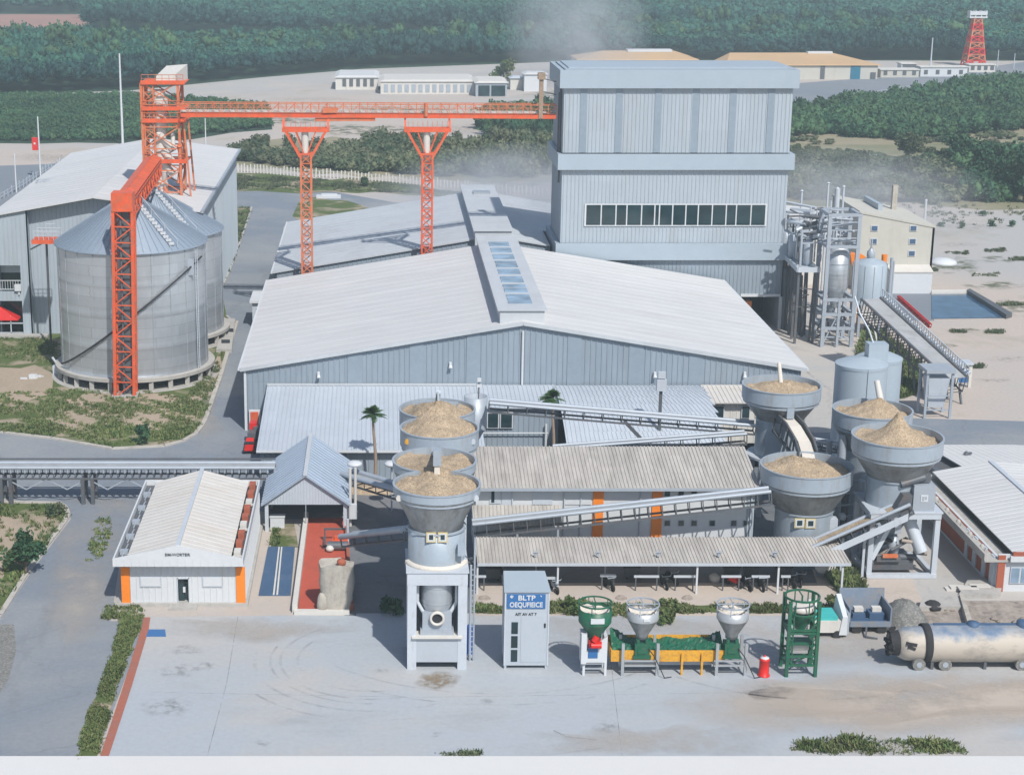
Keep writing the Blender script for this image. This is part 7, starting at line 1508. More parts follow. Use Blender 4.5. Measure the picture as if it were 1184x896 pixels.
# tanker
ty = 112.3; xl = px(1036,ty,1.6); xr = px(1300,ty,1.6); zc = (Q(1090,726,ty-0)[2]+Q(1090,768,ty-1.0)[2])/2+.05; rr = 1.32
t = thing('tank_trailer', 'long dirty cream and blue tank trailer with a sooty open front end', 'tanker', ((xl+xr)/2, ty, 0))
mb = MB(); 
def xlathe(mb, prof, xbase, y, z, n=36, mi=0):
    """lathe about the X axis: prof (r, dx)"""
    m2 = MB(); m2.lathe([(r_, dx) for r_, dx in prof], (0,0,0), n); mb.add([(xbase + v[2], y + v[0], z + v[1]) for v in m2.v], [f[::-1] for f in m2.f], mi, True)
xm2 = px(1073,ty,1.6)
xlathe(mb, [(rr,0),(rr,xr-xm2),(0,xr-xm2+.3)], xm2, ty, zc); tk = mb.build('tank', M['tank'], t)
mb = MB(); xlathe(mb, [(.55,0),(.95,.15),(1.15,.6),(1.22,1.9)], xl, ty, zc-.05); mb.build('front_section', M['tank'], t)
mb = MB(); xlathe(mb, [(1.28,-.5),(1.36,-.45),(1.36,-.02),(1.28,0)], xm2, ty, zc); xlathe(mb, [(0,-.1),(.5,-.15),(.62,0),(.58,.3)], xl, ty, zc); mb.build('collar', M['char'], t)
rg = random.Random(6); mb = MB()
for i in range(40): 
    a = rg.uniform(0,2*PI); q = rg.uniform(.1,.9); p = Vector((xl-.1-rg.uniform(0,.45), ty+math.cos(a)*q, zc+math.sin(a)*q)); s_ = rg.uniform(.1,.3); mb.bar(p, p+Vector((rg.uniform(-.3,.3),rg.uniform(-.3,.3),rg.uniform(-.3,.3))), s_)
mb.tube((xl-.5,ty,zc),(xl+.1,ty,zc),.75,.9,14); mb.build('burnt_end', M['char'], t)
mb = MB(); mb.bar((xl+.4,ty-1.0,zc+.4), (xl+1.1,ty-1.05,zc+.3), .3, .2); mb.bar((xl+.5,ty-1.1,zc+.2), (xl+1.0,ty-1.1,zc+.0), .2, .2); mb.build('opening', M['char'], t)
mb = MB(); mb.bar((xm2+.3,ty+.1,zc+rr+.0), (xr,ty+.1,zc+rr+.0), .3, .1); mb.lathe([(.5,-.2),(.5,.25),(.3,.33),(0,.35)], (xm2+6.5,ty,zc+rr), 18); mb.lathe([(.4,-.2),(.4,.2),(0,.25)], (xm2+3,ty,zc+rr), 16); mb.build('hatch', M['bluefloor'], tk)
mb = MB(); mb.bar((xl+1,ty-.5,.62), (xr,ty-.5,.62), .25, .3); mb.bar((xl+1,ty+.5,.62), (xr,ty+.5,.62), .25, .3); mb.build('chassis', M['darksteel'], t)
for pc in (1058, 1088, 1176, 1215):
    for dy in (-1.0, .75): xx = px(pc,ty,.4); mb = MB(); mb.tube((xx,ty+dy,.44), (xx,ty+dy+.3,.44), .44, n=22); w = mb.build('wheel', M['gravelgrey'], t); mb = MB(); mb.tube((xx,ty+dy-.03,.44), (xx,ty+dy-.001,.44), .2, n=14); mb.build('hub', M['steel'], w)
for pc in (1074, 1135): xx = px(pc,ty,.5); mb = MB(); mb.box(xx-.1, xx+.1, ty-.8, ty-.6, 0, .62); mb.build('landing_leg', M['darksteel'], t)
# motorcycles
def motorcycle(label, px_, py_, rz_, mat, group='motorcycles parked under the canopy'):
    x, y, _ = P(px_, py_); t = thing('motorcycle', label, 'motorcycle', (x,y,.016), group)
    def wheel(cx_):
        m2 = MB(); m2.lathe([(.2,-.05),(.30,-.05),(.31,0),(.30,.05),(.2,.05),(.2,-.05)], (0,0,0), 18); mb = MB(); mb.add([(x+cx_+v[0], y+v[2], .016+.31+v[1]) for v in m2.v], m2.f, 0, True); mb.tube((x+cx_,y-.03,.33),(x+cx_,y+.03,.33),.2,n=10); return mb
    for cx_ in (-.62, .62): wheel(cx_).build('wheel', M['char'], t)
    mb = MB(); mb.hexa([(x-.3,y-.12,.4),(x+.35,y-.12,.4),(x+.35,y+.12,.4),(x-.3,y+.12,.4)], [(x-.55,y-.14,.75),(x+.3,y-.14,.82),(x+.3,y+.14,.82),(x-.55,y+.14,.75)]); mb.bar((x+.62,y,.36), (x+.4,y,1.0), .08); mb.bar((x-.62,y,.33), (x-.2,y,.5), .07); mb.box(x-.8,x-.45,y-.08,y+.08,.6,.68); mb.lathe([(0,0),(.14,.02),(.14,.2),(0,.24)], (x+.5,y,.78), 12); mb.build('body', M[mat], t)
    mb = MB(); mb.hexa([(x-.55,y-.14,.76),(x+.1,y-.11,.8),(x+.1,y+.11,.8),(x-.55,y+.14,.76)], [(x-.6,y-.12,.88),(x+.05,y-.09,.87),(x+.05,y+.09,.87),(x-.6,y+.12,.88)]); mb.build('seat', M['char'], t)
    mb = MB(); mb.tube((x+.38,y-.35,1.05), (x+.38,y+.35,1.05), .03); mb.tube((x+.38,y-.3,1.05),(x+.42,y-.38,1.2),.025); mb.tube((x+.38,y+.3,1.05),(x+.42,y+.38,1.2),.025); mb.build('handlebar', M['steel'], t)
    t.rotation_euler.z = rz_; return t
for a in (('black motorcycle alone in the middle bay of the parking canopy',704,681,-1.2,'char'),('dark motorcycle left of the canopy post behind the middle zinc hopper',768,679,-1.4,'char'),('black motorcycle beside it, nearer the pale rail',776,675,-1.1,'char'),('dark motorcycle with red fairing behind the right zinc hopper',848,678,-.9,'red'),
          ('black motorcycle just right of the red one',862,681,-1.2,'char'),('black motorcycle by itself between two canopy posts on the right',880,681,-1.5,'char'),('dark motorcycle behind the green frame tower',912,678,-1.1,'char'),('black motorcycle beneath the right end of the canopy',925,676,-1.7,'char'),('dark motorcycle in the left bay, seen beside the kiosk',641,684,-1.3,'steel')): motorcycle(*a)
for i, (a, b, l) in enumerate([(588,676,'dark trolley bin under the left end of the canopy'),(845,668,'dark bin behind the red motorcycle'),(868,667,'dark bin against the back rail, centre right'),(905,668,'dark bin against the back rail at the right'),(730,668,'dark bin against the back rail in the middle'),(570,670,'dark bin against the back rail at the far left')]):
    x, y, _ = P(a,b); mb = MB(); mb.hexa([(x-.5,y-.3,.15),(x+.5,y-.3,.15),(x+.5,y+.3,.15),(x-.5,y+.3,.15)], [(x-.62,y-.4,1.0),(x+.62,y-.4,1.0),(x+.62,y+.4,1.0),(x-.62,y+.4,1.0)]); t = thing('waste_bin', l, 'bin', (x,y,0), 'dark bins under the canopy'); mb.build('body', M['darksteel'], t); mb = MB(); mb.box(x-.66, x+.66, y-.44, y+.44, 1.0, 1.08); mb.build('lid', M['char'], t)
    for dx in (-.4,.4): mb = MB(); mb.tube((x+dx,y-.3,.09), (x+dx,y-.22,.09), .09); mb.build('wheel', M['char'], t)
x, y, _ = P(952,668); t = thing('cable_reel', 'round pale cable reel and looped hose at the right end of the canopy', 'reel', (x,y,0)); mb = MB(); mb.tube((x,y,1.1), (x,y+.3,1.1), .75, n=28); mb.build('disc', M['offwhite'], t); mb = MB(); mb.box(x-.5,x+.5,y+.35,y+.5,0,1.2); mb.build('stand', M['steel'], t)
mb = MB(); pts = [(x+1.3+.9*math.cos(a), y-.5, .9+.75*math.sin(a)) for a in [PI*.9+i*PI*1.2/12 for i in range(13)]]; mb.path(pts, .04, 6); mb.build('hose', M['darksteel'], t)
x, y, _ = P(826,672); mb = MB(); mb.lathe([(0,0),(.4,0),(.45,.4),(.2,.6),(0,.62)], (x,y,.016), 10); mb.build('sack', M['offwhite'], None, 'grey sack on the ground under the canopy behind the zinc hoppers', 'sack')
for i, (a, b) in enumerate(((560,692),(718,692),(795,692))): x, y, _ = P(a,b); mound(x,y,.5,.4,.25,30+i,14).build('debris_pile', M['rubble'], None, ('small debris pile left of the kiosk','small debris pile between green and middle hoppers','small debris pile between the two zinc hoppers')[i], 'debris', 'debris piles before the canopy')
# lamps between shed and hopper
for pc, l in ((410,'white oval dome lamp beside the gabled shed'),(453,'white oval dome lamp beside the second hopper')):
    x, _, z = Q(pc,536,145); t = thing('dome_lamp', l, 'lamp', (x,145,0), 'dome lamps'); mb = MB(); mb.tube((x,145,0),(x,145,z-.3),.08); mb.build('pole', M['steel_l'], t); mb = MB(); mb.lathe([(0,-.26),(.45,-.22),(.66,-.08),(.64,.08),(.4,.2),(0,.24)], (x,145,z), 22); mb.build('dome', M['white'], t)
x, y, _ = P(428,552); t = thing('loader', 'small orange machine with a dark engine beside the palm trunk', 'loader', (x,y,0))
mb = MB(); mb.hexa([(x-1.4,y-.5,.3),(x+1.2,y-.5,.3),(x+1.2,y+.5,.3),(x-1.4,y+.5,.3)], [(x-1.2,y-.4,.8),(x+1.0,y-.4,.9),(x+1.0,y+.4,.9),(x-1.2,y+.4,.8)]); mb.box(x-.4,x+.2,y-.3,y+.3,.9,1.25); mb.build('body', M['redor'], t); mb = MB(); mb.box(x-.6,x-.1,y-.52,y-.2,.5,1.3); mb.build('engine', M['char'], t)
for dx in (-1.0,.8): mb = MB(); mb.tube((x+dx,y-.6,.3),(x+dx,y-.4,.3),.3,n=14); mb.build('wheel', M['char'], t)
x, y, _ = P(424,546); mb = MB(); z = 1.6; mb.tube((x-1.6,y,z),(x+2.6,y,z),.07); 
for dx in (-1.6,.5,2.6): mb.tube((x+dx,y,0),(x+dx,y,z),.06)
mb.build('railing', M['steel_l'], None, 'thin grey pipe railing behind the small orange machine', 'railing')
t = thing('pipe_stand', 'two pale vertical pipes with a valve box at the right side of the gabled shed', 'pipework', (Q(406,600,141)[0],141,0))
for pc in (405, 411): x = px(pc,141,2); mb = MB(); mb.tube((x,141,0 if pc == 405 else 1.6),(x,141,5.2),.13); mb.build('pipe', M['beige_roof'], t)
x = px(408,140.8,1.5); mb = MB(); mb.box(x-.3,x+.35,140.5,140.85,.8,2.1); mb.build('valve_box', M['white'], t)
xx = px(403,139.9,1); mb = MB(); mb.tube((xx,136,0),(xx,136,2.4),.12); mb.build('bollard', M['steel_l'], t)
mound(P(430,566)[0], P(430,566)[1], 3.4, 1.6, .5, 77).build('soil_heap', M['grain'], None, 'low tan soil heap beneath the short dark conveyor', 'soil')
# orange door unit at the warehouse corner and red motorised cart
x, y, _ = P(293,519); t = thing('orange_gate', 'tall orange door leaf in a white frame on the left end of the warehouse front', 'gate', (px(293,169.6,2),169.6,0))
xa, xb = px(289.5,169.6,3), px(298.5,169.6,3); za, zc_ = Q(293,499,169.6)[2], Q(293,476,169.6)[2]
mb = MB(); mb.box(xa-.15, xb+.2, 169.55, 169.75, max(0,za), zc_+.2); mb.build('frame', M['white'], t); mb = MB(); mb.box(xa, xb, 169.45, 169.548, max(.1,za), zc_); mb.build('leaf', M['orange2'] if 'orange2' in M else M['redor'], t)
x, y, _ = P(289,523); t = thing('small_tractor', 'small red and black tractor parked under the orange door leaf', 'tractor', (x,y,0))
mb = MB(); mb.hexa([(x-.5,y-.8,.4),(x+.5,y-.8,.4),(x+.5,y+.6,.4),(x-.5,y+.6,.4)], [(x-.4,y-.8,1.0),(x+.4,y-.8,1.0),(x+.35,y+.6,1.3),(x-.35,y+.6,1.3)]); mb.build('body', M['red'], t)
mb = MB(); mb.box(x-.3,x+.5,y+1.0,y+2.4,.5,1.6); mb.box(x+.2,x+.8,y+2.2,y+3.0,.4,1.9); mb.build('engine', M['darksteel'], t); mb = MB(); mb.box(x-.2,x+.5,y+2.5,y+3.6,1.3,2.2); mb.build('hood', M['red'], t)
for dx, dy in ((-.6,-.4),(.45,-.4),(-.5,1.8),(.6,1.8)): mb = MB(); mb.tube((x+dx,y+dy,.35),(x+dx+.18,y+dy,.35),.35,n=14); mb.build('wheel', M['char'], t)
mb = MB(); mb.box(x-.4,x+.4,y-.75,y-.3,1.001,1.2); mb.build('seat', M['char'], t)
px_prism('manhole_cover', [(169,736),(172,728),(191,728),(192,736)], .02, .05, 'signblue', 'small blue plate lying on the yard beside the brick edging', 'plate')
x, y, _ = P(763,470); t = thing('lamp_post', 'dark lamp post with a grey box head standing before the curved roof', 'lamp post', (px(763,158,2),158,0))
zt = Q(763,432,158)[2]; xx = px(763,158,5); mb = MB(); mb.box(xx-.14,xx+.14,157.9,158.15,0,zt-.6); mb.build('pole', M['darksteel'], t); mb = MB(); mb.box(xx-.45,xx+.45,157.6,158.2,zt-1.6,zt-.5); mb.box(xx-.35,xx+.35,157.7,158.1,zt-.4,zt+.2); mb.build('head', M['steel_l'], t)
mb = MB(); a = CQ(722,487,150); b = CQ(741,507,150); mb.bar(a,b,.3); mb.build('strut', M['darksteel'], None, 'short dark strut leaning under the upper conveyor', 'strut')
# ================================================================ RIGHT PROCESS STRUCTURE
Y = 205.5; t = thing('vessel_rack', 'open steel frame carrying a tall silver vessel right of the process tower', 'rack', (px(973,Y,5),Y,0))
x0_, x1_ = px(955,Y,8), px(989,Y,8); xb0, xb1 = px(953,Y,0), px(988,Y,0); zt = Q(970,247,Y)[2]; D = 4.2
for a in (x0_, x1_):
    for b in (Y, Y+D): mb = MB(); mb.box(a-.22, a+.22, b-.2, b+.2, 0, zt); mb.build('leg', M['steel'], t)
lev = [Q(970,v,Y)[2] for v in (247,284,345,362,378)]
for z in lev:
    mb = MB(); mb.box(x0_-.25, x1_+.25, Y-.22, Y+.1, z-.35, z); mb.box(x0_-.25, x1_+.25, Y+D-.1, Y+D+.22, z-.35, z); mb.box(x0_-.2, x0_+.2, Y+.1, Y+D-.1, z-.35, z); mb.box(x1_-.2, x1_+.2, Y+.1, Y+D-.1, z-.35, z); mb.build('beam', M['steel'], t)
mb = MB(); rg = random.Random(15)
for k in range(26): a = (rg.uniform(x0_,x1_), Y+rg.uniform(0,D), lev[1]+rg.uniform(0,3.6)); b = (rg.uniform(x0_,x1_), a[1]+rg.uniform(-.5,.5), a[2]+rg.uniform(-.4,.4)); mb.tube(a, b, rg.uniform(.05,.16), n=7)
for k in range(3): mb.bar((x0_,Y-.1,lev[1]+.9+k*.95), (x1_,Y-.1,lev[1]+.9+k*.95), .12)
mb.build('upper_pipework', M['steel'], t)
xc, yc = (x0_+x1_)/2, Y+2; z0_, z1_ = Q(970,345,Y)[2], Q(970,287,Y)[2]
mb = MB(); mb.lathe([(.4,z0_-1.5),(1.1,z0_+.4),(1.42,z0_+1.0),(1.42,z1_-.1),(0,z1_+.1)], (xc,yc,0), 36)
for k in range(4): mb.lathe([(1.46,z0_+1.4+k*1.25),(1.46,z0_+1.5+k*1.25)], (xc,yc,0), 36)
mb.build('vessel', M['galv'], t)
for k in range(16): a = (rg.uniform(x0_,x1_), Y+rg.uniform(0,D), rg.uniform(.5,6)); b = (a[0]+rg.uniform(-1.5,1.5), a[1]+rg.uniform(-.5,.5), max(.1,a[2]+rg.uniform(-2.5,1))); mb = MB(); mb.tube(a, b, rg.uniform(.06,.15), n=7); mb.build('pipe_run', M['steel' if k % 2 else 'darksteel'], t)
for q_ in (((x0_,Y,0.2),(xc,Y,lev[3]),.14),((x1_,Y,.2),(xc,Y,lev[4]),.14),((x0_,Y+.1,1.2),(x1_,Y+.1,1.2),.14),((xc,Y-.1,0),(xc,Y-.1,lev[2]),.3)): mb = MB(); mb.bar(*q_); mb.build('brace', M['steel'], t)
mb = MB(); mb.path([(x1_+.3,Y,4.2),(x1_+2.2,Y-.2,3.8),(x1_+3.0,Y-.6,.6),(x1_+3.3,Y-.8,0)], .13); mb.build('hose', M['offwhite'], t)
t = thing('pipe_platform', 'elevated platform with slim silver tanks between the process tower and the vessel rack', 'platform', (px(932,212,5),212,0))
a0_, a1_ = Q(912,305,222), Q(952,330,207)
xa, xb = px(908,222,8), x0_-.4; zp = Q(940,311,207)[2]
mb = MB(); mb.hexa([(xb-2.6,207,zp-.3),(xb,207,zp-.3),(TX1+3.0,222,zp-.3),(TX1+1.1,222,zp-.3)], [(xb-2.6,207,zp),(xb,207,zp),(TX1+3.0,222,zp),(TX1+1.1,222,zp)]); mb.bar((xb-2.7,206.9,zp-.1),(TX1+.5,221.9,zp-.1),.25,.6); mb.bar((xb-2.7,206.9,zp-.1),(xb,206.9,zp-.1),.25,.6); mb.build('deck', M['steel_l'], t)
for i in range(7):
    f = i/6; xx = xb-2.5 + (TX1+1.2-(xb-2.5))*f; yy = 207.2+14.5*f; mb = MB(); mb.box(xx-.14,xx+.14,yy-.14,yy+.14,0,zp-.3); mb.build('leg', M['darksteel'], t)
for i in range(4):
    f = i/4; xx = xb-.3-1.8*f; yy = 207.4+14*f; mb = MB(); mb.box(xx-.14,xx+.14,yy-.14,yy+.14,0,zp-.3); mb.build('leg', M['darksteel'], t)
for k in range(8): z = rg.uniform(2,zp-1); mb = MB(); mb.bar((xb-2.4,207.5+k*1.3,z),(xb-.3,208+k*1.3,z+rg.uniform(-.5,.5)),.12); mb.build('cross_brace', M['darksteel'], t)
for i in range(5):
    f = i/5; xx = xb-1.1-2.0*f; yy = 209+11*f; mb = MB(); mb.lathe([(.25,zp),(.6,zp+.5),(.6,zp+2.9),(.2,zp+3.3),(0,zp+3.3)], (xx,yy,0), 20); mb.build('slim_tank', M['galv'] if i % 2 else M['steel'], t)
mb = MB(); zt2 = Q(935,250,212)[2]
for k, py in enumerate((238,247,257,272)):
    z = Q(935,py,214)[2]; mb.tube((TX1+.2,217-k,z),(xb+.5+(k % 2)*3,213-k,z-.1),.16+.05*(k % 3)); 
for k in range(6): x = TX1+2+k*.9; mb.tube((x,211+k*.4,zp),(x,211+k*.4,zt2+1+rg.uniform(-1,1)),.1)
mb.bar((TX1+.3,214,zt2+.6),(xb,212,zt2+.6),.5,.3); mb.build('pipework', M['steel_l'], t)
for k in range(34):
    a = Vector((rg.uniform(xb-2.4,xb+2.0), rg.uniform(208,214), rg.uniform(zt2-2.2,zt2+.8))); b = a+Vector((rg.uniform(-1.8,1.8),rg.uniform(-1,1),rg.uniform(-.5,.5))); mb = MB(); mb.tube(a,b,rg.uniform(.08,.26),n=8); mb.build('duct', M[rg.choice(['darksteel','darksteel','steel','steel_l'])], t)
for k in range(7):
    f = k/6; xx = xb-2.3 + (TX1+1.3-(xb-2.3))*f; yy = 207.6+13.5*f; mb = MB(); mb.box(xx-.12,xx+.12,yy-.12,yy+.12,zp,zp+4.6); mb.bar((xx,yy,zp+4.4),(xx+2.2,yy+.3,zp+4.4),.2); mb.bar((xx,yy,zp+3),(xx+3.0-.8*f,yy+.3,zp+3.1),.16); mb.build('upper_frame', M['darksteel' if k % 2 else 'steel'], t)
for k in range(9):
    x_ = rg.uniform(xb-2.4, xb); y_ = rg.uniform(208,217); mb = MB(); mb.tube((x_,y_,0), (x_+rg.uniform(-.3,.3),y_,zp-rg.uniform(0,2)), rg.uniform(.1,.3)); mb.build('riser', M['darksteel'], t)
for pc, ptop, lb in ((925,221,'thin grey vent pipe over the small white warehouse roof'),(955,212,'thin silver vent stack left of a cluster'),(966,218,'short thick silver vent stack in the cluster'),(973,216,'thin silver vent stack right of the cluster')):
    xx = px(pc,225,12); z = Q(pc,ptop,225)[2]; mb = MB(); mb.tube((xx,225,0),(xx,225,z),.14 if pc != 966 else .35,n=10); mb.tube((xx,225,z),(xx,225,z+.15),.24,.1); mb.build('vent_stack', M['steel_l'], None, lb, 'vent stack', 'vent stacks by the process frame')
t = thing('pressure_tank', 'squat grey blue tank with piping between the steel frame and the cream building', 'tank', (px(1006,212,5),212,0))
xc = px(1005,212,7); z0_, z1_ = Q(1005,345,212)[2], Q(1005,305,212)[2]
mb = MB(); mb.lathe([(2.1,z0_),(2.1,z1_),(1.8,z1_+.25),(.5,z1_+.7),(0,z1_+.8)], (xc,212,0), 40)
for k in range(12): a = 2*PI*k/12; mb.bar((xc+2.12*math.cos(a),212+2.12*math.sin(a),z0_),(xc+2.12*math.cos(a),212+2.12*math.sin(a),z1_),.07)
mb.build('shell', M['band'], t); mb = MB()
for dx in (-2.3,2.6): mb.tube((xc+dx,211,0),(xc+dx,211,z1_+.5),.12)
mb.lathe([(.3,z1_+.5),(.5,z1_+.9),(.5,z1_+1.4),(.2,z1_+1.9)], (xc,212,0), 16); mb.tube((xc,212,z1_+1.5),(xc,212,z1_+3),.12); mb.tube((xc+2.2,210.6,z0_),(xc+2.2,210.6,z1_+1),.2); mb.build('pipework', M['steel'], t)
mb = MB(); 
for k in range(4):
    a = PI/4+k*PI/2; mb.box(xc+1.8*math.cos(a)-.15,xc+1.8*math.cos(a)+.15,212+1.8*math.sin(a)-.15,212+1.8*math.sin(a)+.15,0,z0_)
mb.box(xc-2.4,xc+3,209.4,214.4,z0_-.35,z0_-.02); mb.build('stand', M['steel'], t)
xo = px(996,218,10); zz = Q(996,297,218)[2]; mb = MB(); mb.hexa([(xo-1.3,217,zz-.9),(xo+1.6,217,zz-.9),(xo+1.6,218.5,zz-.9),(xo-1.3,218.5,zz-.9)],[(xo-1.6,217,zz+.6),(xo+.2,217,zz+.3),(xo+.2,218.5,zz+.3),(xo-1.6,218.5,zz+.6)]); mb.box(xo-.1,xo+.1,217.3,217.6,0,zz-.9); mb.build('orange_hood', M['orange'], None, 'orange sheet hood behind the squat tank', 'hood')
xo = px(1023,214,10); zz = Q(1023,300,214)[2]; mb = MB(); mb.tube((xo,214,zz-.8),(xo,214,zz+.6),.3,.36); mb.box(xo-.1,xo+.1,213.9,214.1,0,zz-.8); mb.build('orange_motor', M['orange'], None, 'small orange motor on a post right of the squat tank', 'motor')
# ================================================================ FAR THINGS
t = thing('low_building', 'long low white-walled building with a tan roof beyond the orange bridge', 'building', P(495,105))
def fbox(t, name, a, b, pyb, h, depth, mat, roofmat=None, rname='roof', rh=.5):
    x0_, y0_, _ = P(a,pyb); x1_, _, _ = P(b,pyb); mb = MB(); mb.box(x0_, x1_, y0_, y0_+depth, 0, h); mb.build(name, M[mat], t)
    if roofmat: mb = MB(); mb.hexa([(x0_-.4,y0_-.4,h),(x1_+.4,y0_-.4,h),(x1_+.4,y0_+depth+.4,h),(x0_-.4,y0_+depth+.4,h)], [(x0_+1,y0_+1,h+rh),(x1_-1,y0_+1,h+rh),(x1_-1,y0_+depth-1,h+rh),(x0_+1,y0_+depth-1,h+rh)]); mb.build(rname, M[roofmat], t)
    return x0_, x1_, y0_
fbox(t, 'wall', 388, 437, 104, 3.6, 22, 'offwhite', 'white_roof', rh=.6); 
x0_, x1_, y0_ = fbox(t, 'wall', 440, 548, 109, 3.6, 22, 'offwhite', 'beige_roof'); xw = x0_
fbox(t, 'wall', 550, 586, 112, 3.9, 18, 'steel', 'beige_roof')
y_ = P(400,104)[1]
for k in range(5): x = P(396+k*8,104)[0]; mb = MB(); mb.box(x, x+1.1, y_-.15, y_-.01, 1, 3.2); mb.build('window', M['darksteel'], t)
for k in range(13): x = P(444+k*8,109)[0]; mb = MB(); mb.box(x, x+1.2, y0_-.15, y0_-.01, .6, 2.8); mb.build('window', M['steel'], t)
y_ = P(560,112)[1]
for a, b in ((553,566),(568,584)): mb = MB(); mb.box(P(a,112)[0], P(b,112)[0], y_-.15, y_-.01, .2, 3.2); mb.build('opening', M['glass'], t)
t = thing('white_hut', 'small white hut with pale sheds behind the bridge mast', 'hut', P(617,105)); fbox(t,'wall',606,632,106,5,8,'white','white_roof'); fbox(t,'shed',590,604,104,3.4,6,'offwhite','steel_l')
t = thing('long_warehouse', 'far warehouse with an ochre roof showing above the left half of the process tower', 'warehouse', P(735,84)); fbox(t,'wall',668,806,80,3.0,22,'offwhite'); 
x0_, y0_, _ = P(668,80); x1_ = P(806,80)[0]; xm_ = (x0_+x1_)/2; mb = MB(); mb.hexa([(x0_-.5,y0_-.5,3.0),(x1_+.5,y0_-.5,3.0),(x1_+.5,y0_+22.5,3.0),(x0_-.5,y0_+22.5,3.0)], [(x0_-.3,y0_-.3,3.3),(x1_+.3,y0_-.3,3.3),(x1_-6,y0_+14,5.2),(x0_+10,y0_+14,5.2)]); mb.build('roof', M['ochre'], t)
mb = MB(); mb.box(xm_-2, x1_-7, y0_+11, y0_+16, 4.9, 5.7); mb.build('ridge_vent', M['white'], t)
t = thing('long_warehouse', 'far warehouse with an ochre roof and a blue door right of the process tower', 'warehouse', P(950,92)); fbox(t,'wall',840,1014,92,4.4,20,'cream')
x0_, y0_, _ = P(840,92); x1_ = P(1015,92)[0]; xe = P(975,92)[0]; mb = MB(); mb.hexa([(x0_-.5,y0_-.6,4.4),(x1_+.6,y0_-.6,4.4),(x1_+.6,y0_+20.5,4.4),(x0_-.5,y0_+20.5,4.4)], [(x0_-.5,y0_-.5,4.7),(x1_+.5,y0_-.5,4.7),(xe,y0_+17,7.2),(x0_+4,y0_+17,7.2)]); mb.build('roof', M['ochre'], t)
mb = MB(); mb.box(P(940,80)[0]-8, xe, y0_+15.5, y0_+18, 7.0, 7.6); mb.build('ridge_vent', M['white'], t)
for a, b, m_ in ((983,994,'blue2'),(948,953,'darksteel'),(1006,1012,'darksteel')): mb = MB(); mb.box(P(a,92)[0], P(b,92)[0], y0_-.2, y0_-.01, 0, 4.2 if a != 1006 else 2.2); mb.build('door', M['deepblue'] if m_ == 'blue2' else M[m_], t)
FW = [(1018,1062,90,'cream','long cream wall block right of the ochre roofed warehouse',2.4,6),(1064,1118,89,'white','long white container block near the red lattice tower',3.0,5),(1042,1058,82,'white','little white shed behind the cream wall block',2.2,5),(1120,1150,84,'offwhite','low pale shed at the foot of the red lattice tower',2.4,4)]
for a, b, py, m_, l, h, d_ in FW:
    x0_, y0_, _ = P(a,py); x1_ = P(b,py)[0]; t = thing('block_building', l, 'building', ((x0_+x1_)/2,y0_,0), 'pale blocks near the red tower'); mb = MB(); mb.box(x0_,x1_,y0_,y0_+d_,0,h); mb.build('wall', M[m_], t); mb = MB(); mb.box(x0_-.3,x1_+.3,y0_-.3,y0_+d_+.3,h,h+.3); mb.build('roof', M['offwhite'], t)
    for k in range(4): x = x0_+(x1_-x0_)*(k+.3)/4; mb = MB(); mb.box(x,x+1.2,y0_-.1,y0_-.01,.8,2.2); mb.build('window', M['darksteel'], t)
x, y, _ = P(1125,77); t = thing('lattice_tower', 'red and white lattice tower with a white head against the forest', 'lattice tower', (x,y,0))
zt = Q(1125,21,y)[2]; mb = MB(); mb2 = MB(); n = 8
for k in range(n):
    w0, w1 = 3.3-2.1*k/n, 3.3-2.1*(k+1)/n; z0_, z1_ = zt*k/n, zt*(k+1)/n; m3 = mb if k % 2 == 0 else mb2; c0_ = [(-w0,-w0),(w0,-w0),(w0,w0),(-w0,w0)]; c1_ = [(-w1,-w1),(w1,-w1),(w1,w1),(-w1,w1)]
    for i in range(4):
        j = (i+1) % 4; m3.bar((x+c0_[i][0],y+c0_[i][1],z0_),(x+c1_[i][0],y+c1_[i][1],z1_),.42); m3.bar((x+c0_[i][0],y+c0_[i][1],z0_),(x+c1_[j][0],y+c1_[j][1],z1_),.26); m3.bar((x+c0_[j][0],y+c0_[j][1],z0_),(x+c1_[i][0],y+c1_[i][1],z1_),.26); m3.bar((x+c1_[i][0],y+c1_[i][1],z1_),(x+c1_[j][0],y+c1_[j][1],z1_),.3)
mb.build('red_section', M['red'], t); mb2.build('pale_section', M['faded'], t)
mb = MB(); mb.box(x-3.1,x+3.1,y-1.6,y+1.6,zt,zt+.5); mb.box(x-3.0,x+3.0,y-1.5,y+1.5,zt+1.0,zt+2.2)
for dx in (-2.8,-1,1,2.8): mb.box(x+dx-.15,x+dx+.15,y-1.4,y+1.4,zt+.5,zt+2.5)
mb.build('head', M['white'], t)
def pole(label, pxc, pyb, pyt, r_=.14, m_='white', cat='pole', group='thin white poles', Z0=0):
    x, y, _ = P(pxc,pyb); z = Q(pxc,pyt,y)[2]; mb = MB(); mb.tube((x,y,0),(x,y,z),r_,r_*.6,8); mb.build('mast', M[m_], None, label, cat, group); return x, y, z
x, y, z = pole('tallest white pole beyond the white hall roof', 142, 168, 62, .3)
x, y, z = pole('white pole carrying the red box left of the hall', 47, 206, 135, .2)
t = thing('signal_box', 'red signal box with white marks high on the pole left of the hall', 'signal', (x-.8,y,z-6)); zz = Q(41,165,y)[2]
mb = MB(); mb.box(x-1.3,x-.2,y-.4,y+.2,zz-1.5,zz+1.0); mb.build('box', M['red'], t); mb = MB(); mb.box(x-.95,x-.6,y-.46,y-.402,zz-.35,zz+.05); mb.build('mark', M['offwhite'], t)
pole('short white pole nearest the left edge of the photo', 19, 223, 178, .16); pole('short white pole behind the hall roof, right of the red box', 69, 190, 183, .14); pole('white pole behind the right end of the white hall roof', 238, 170, 137, .16)
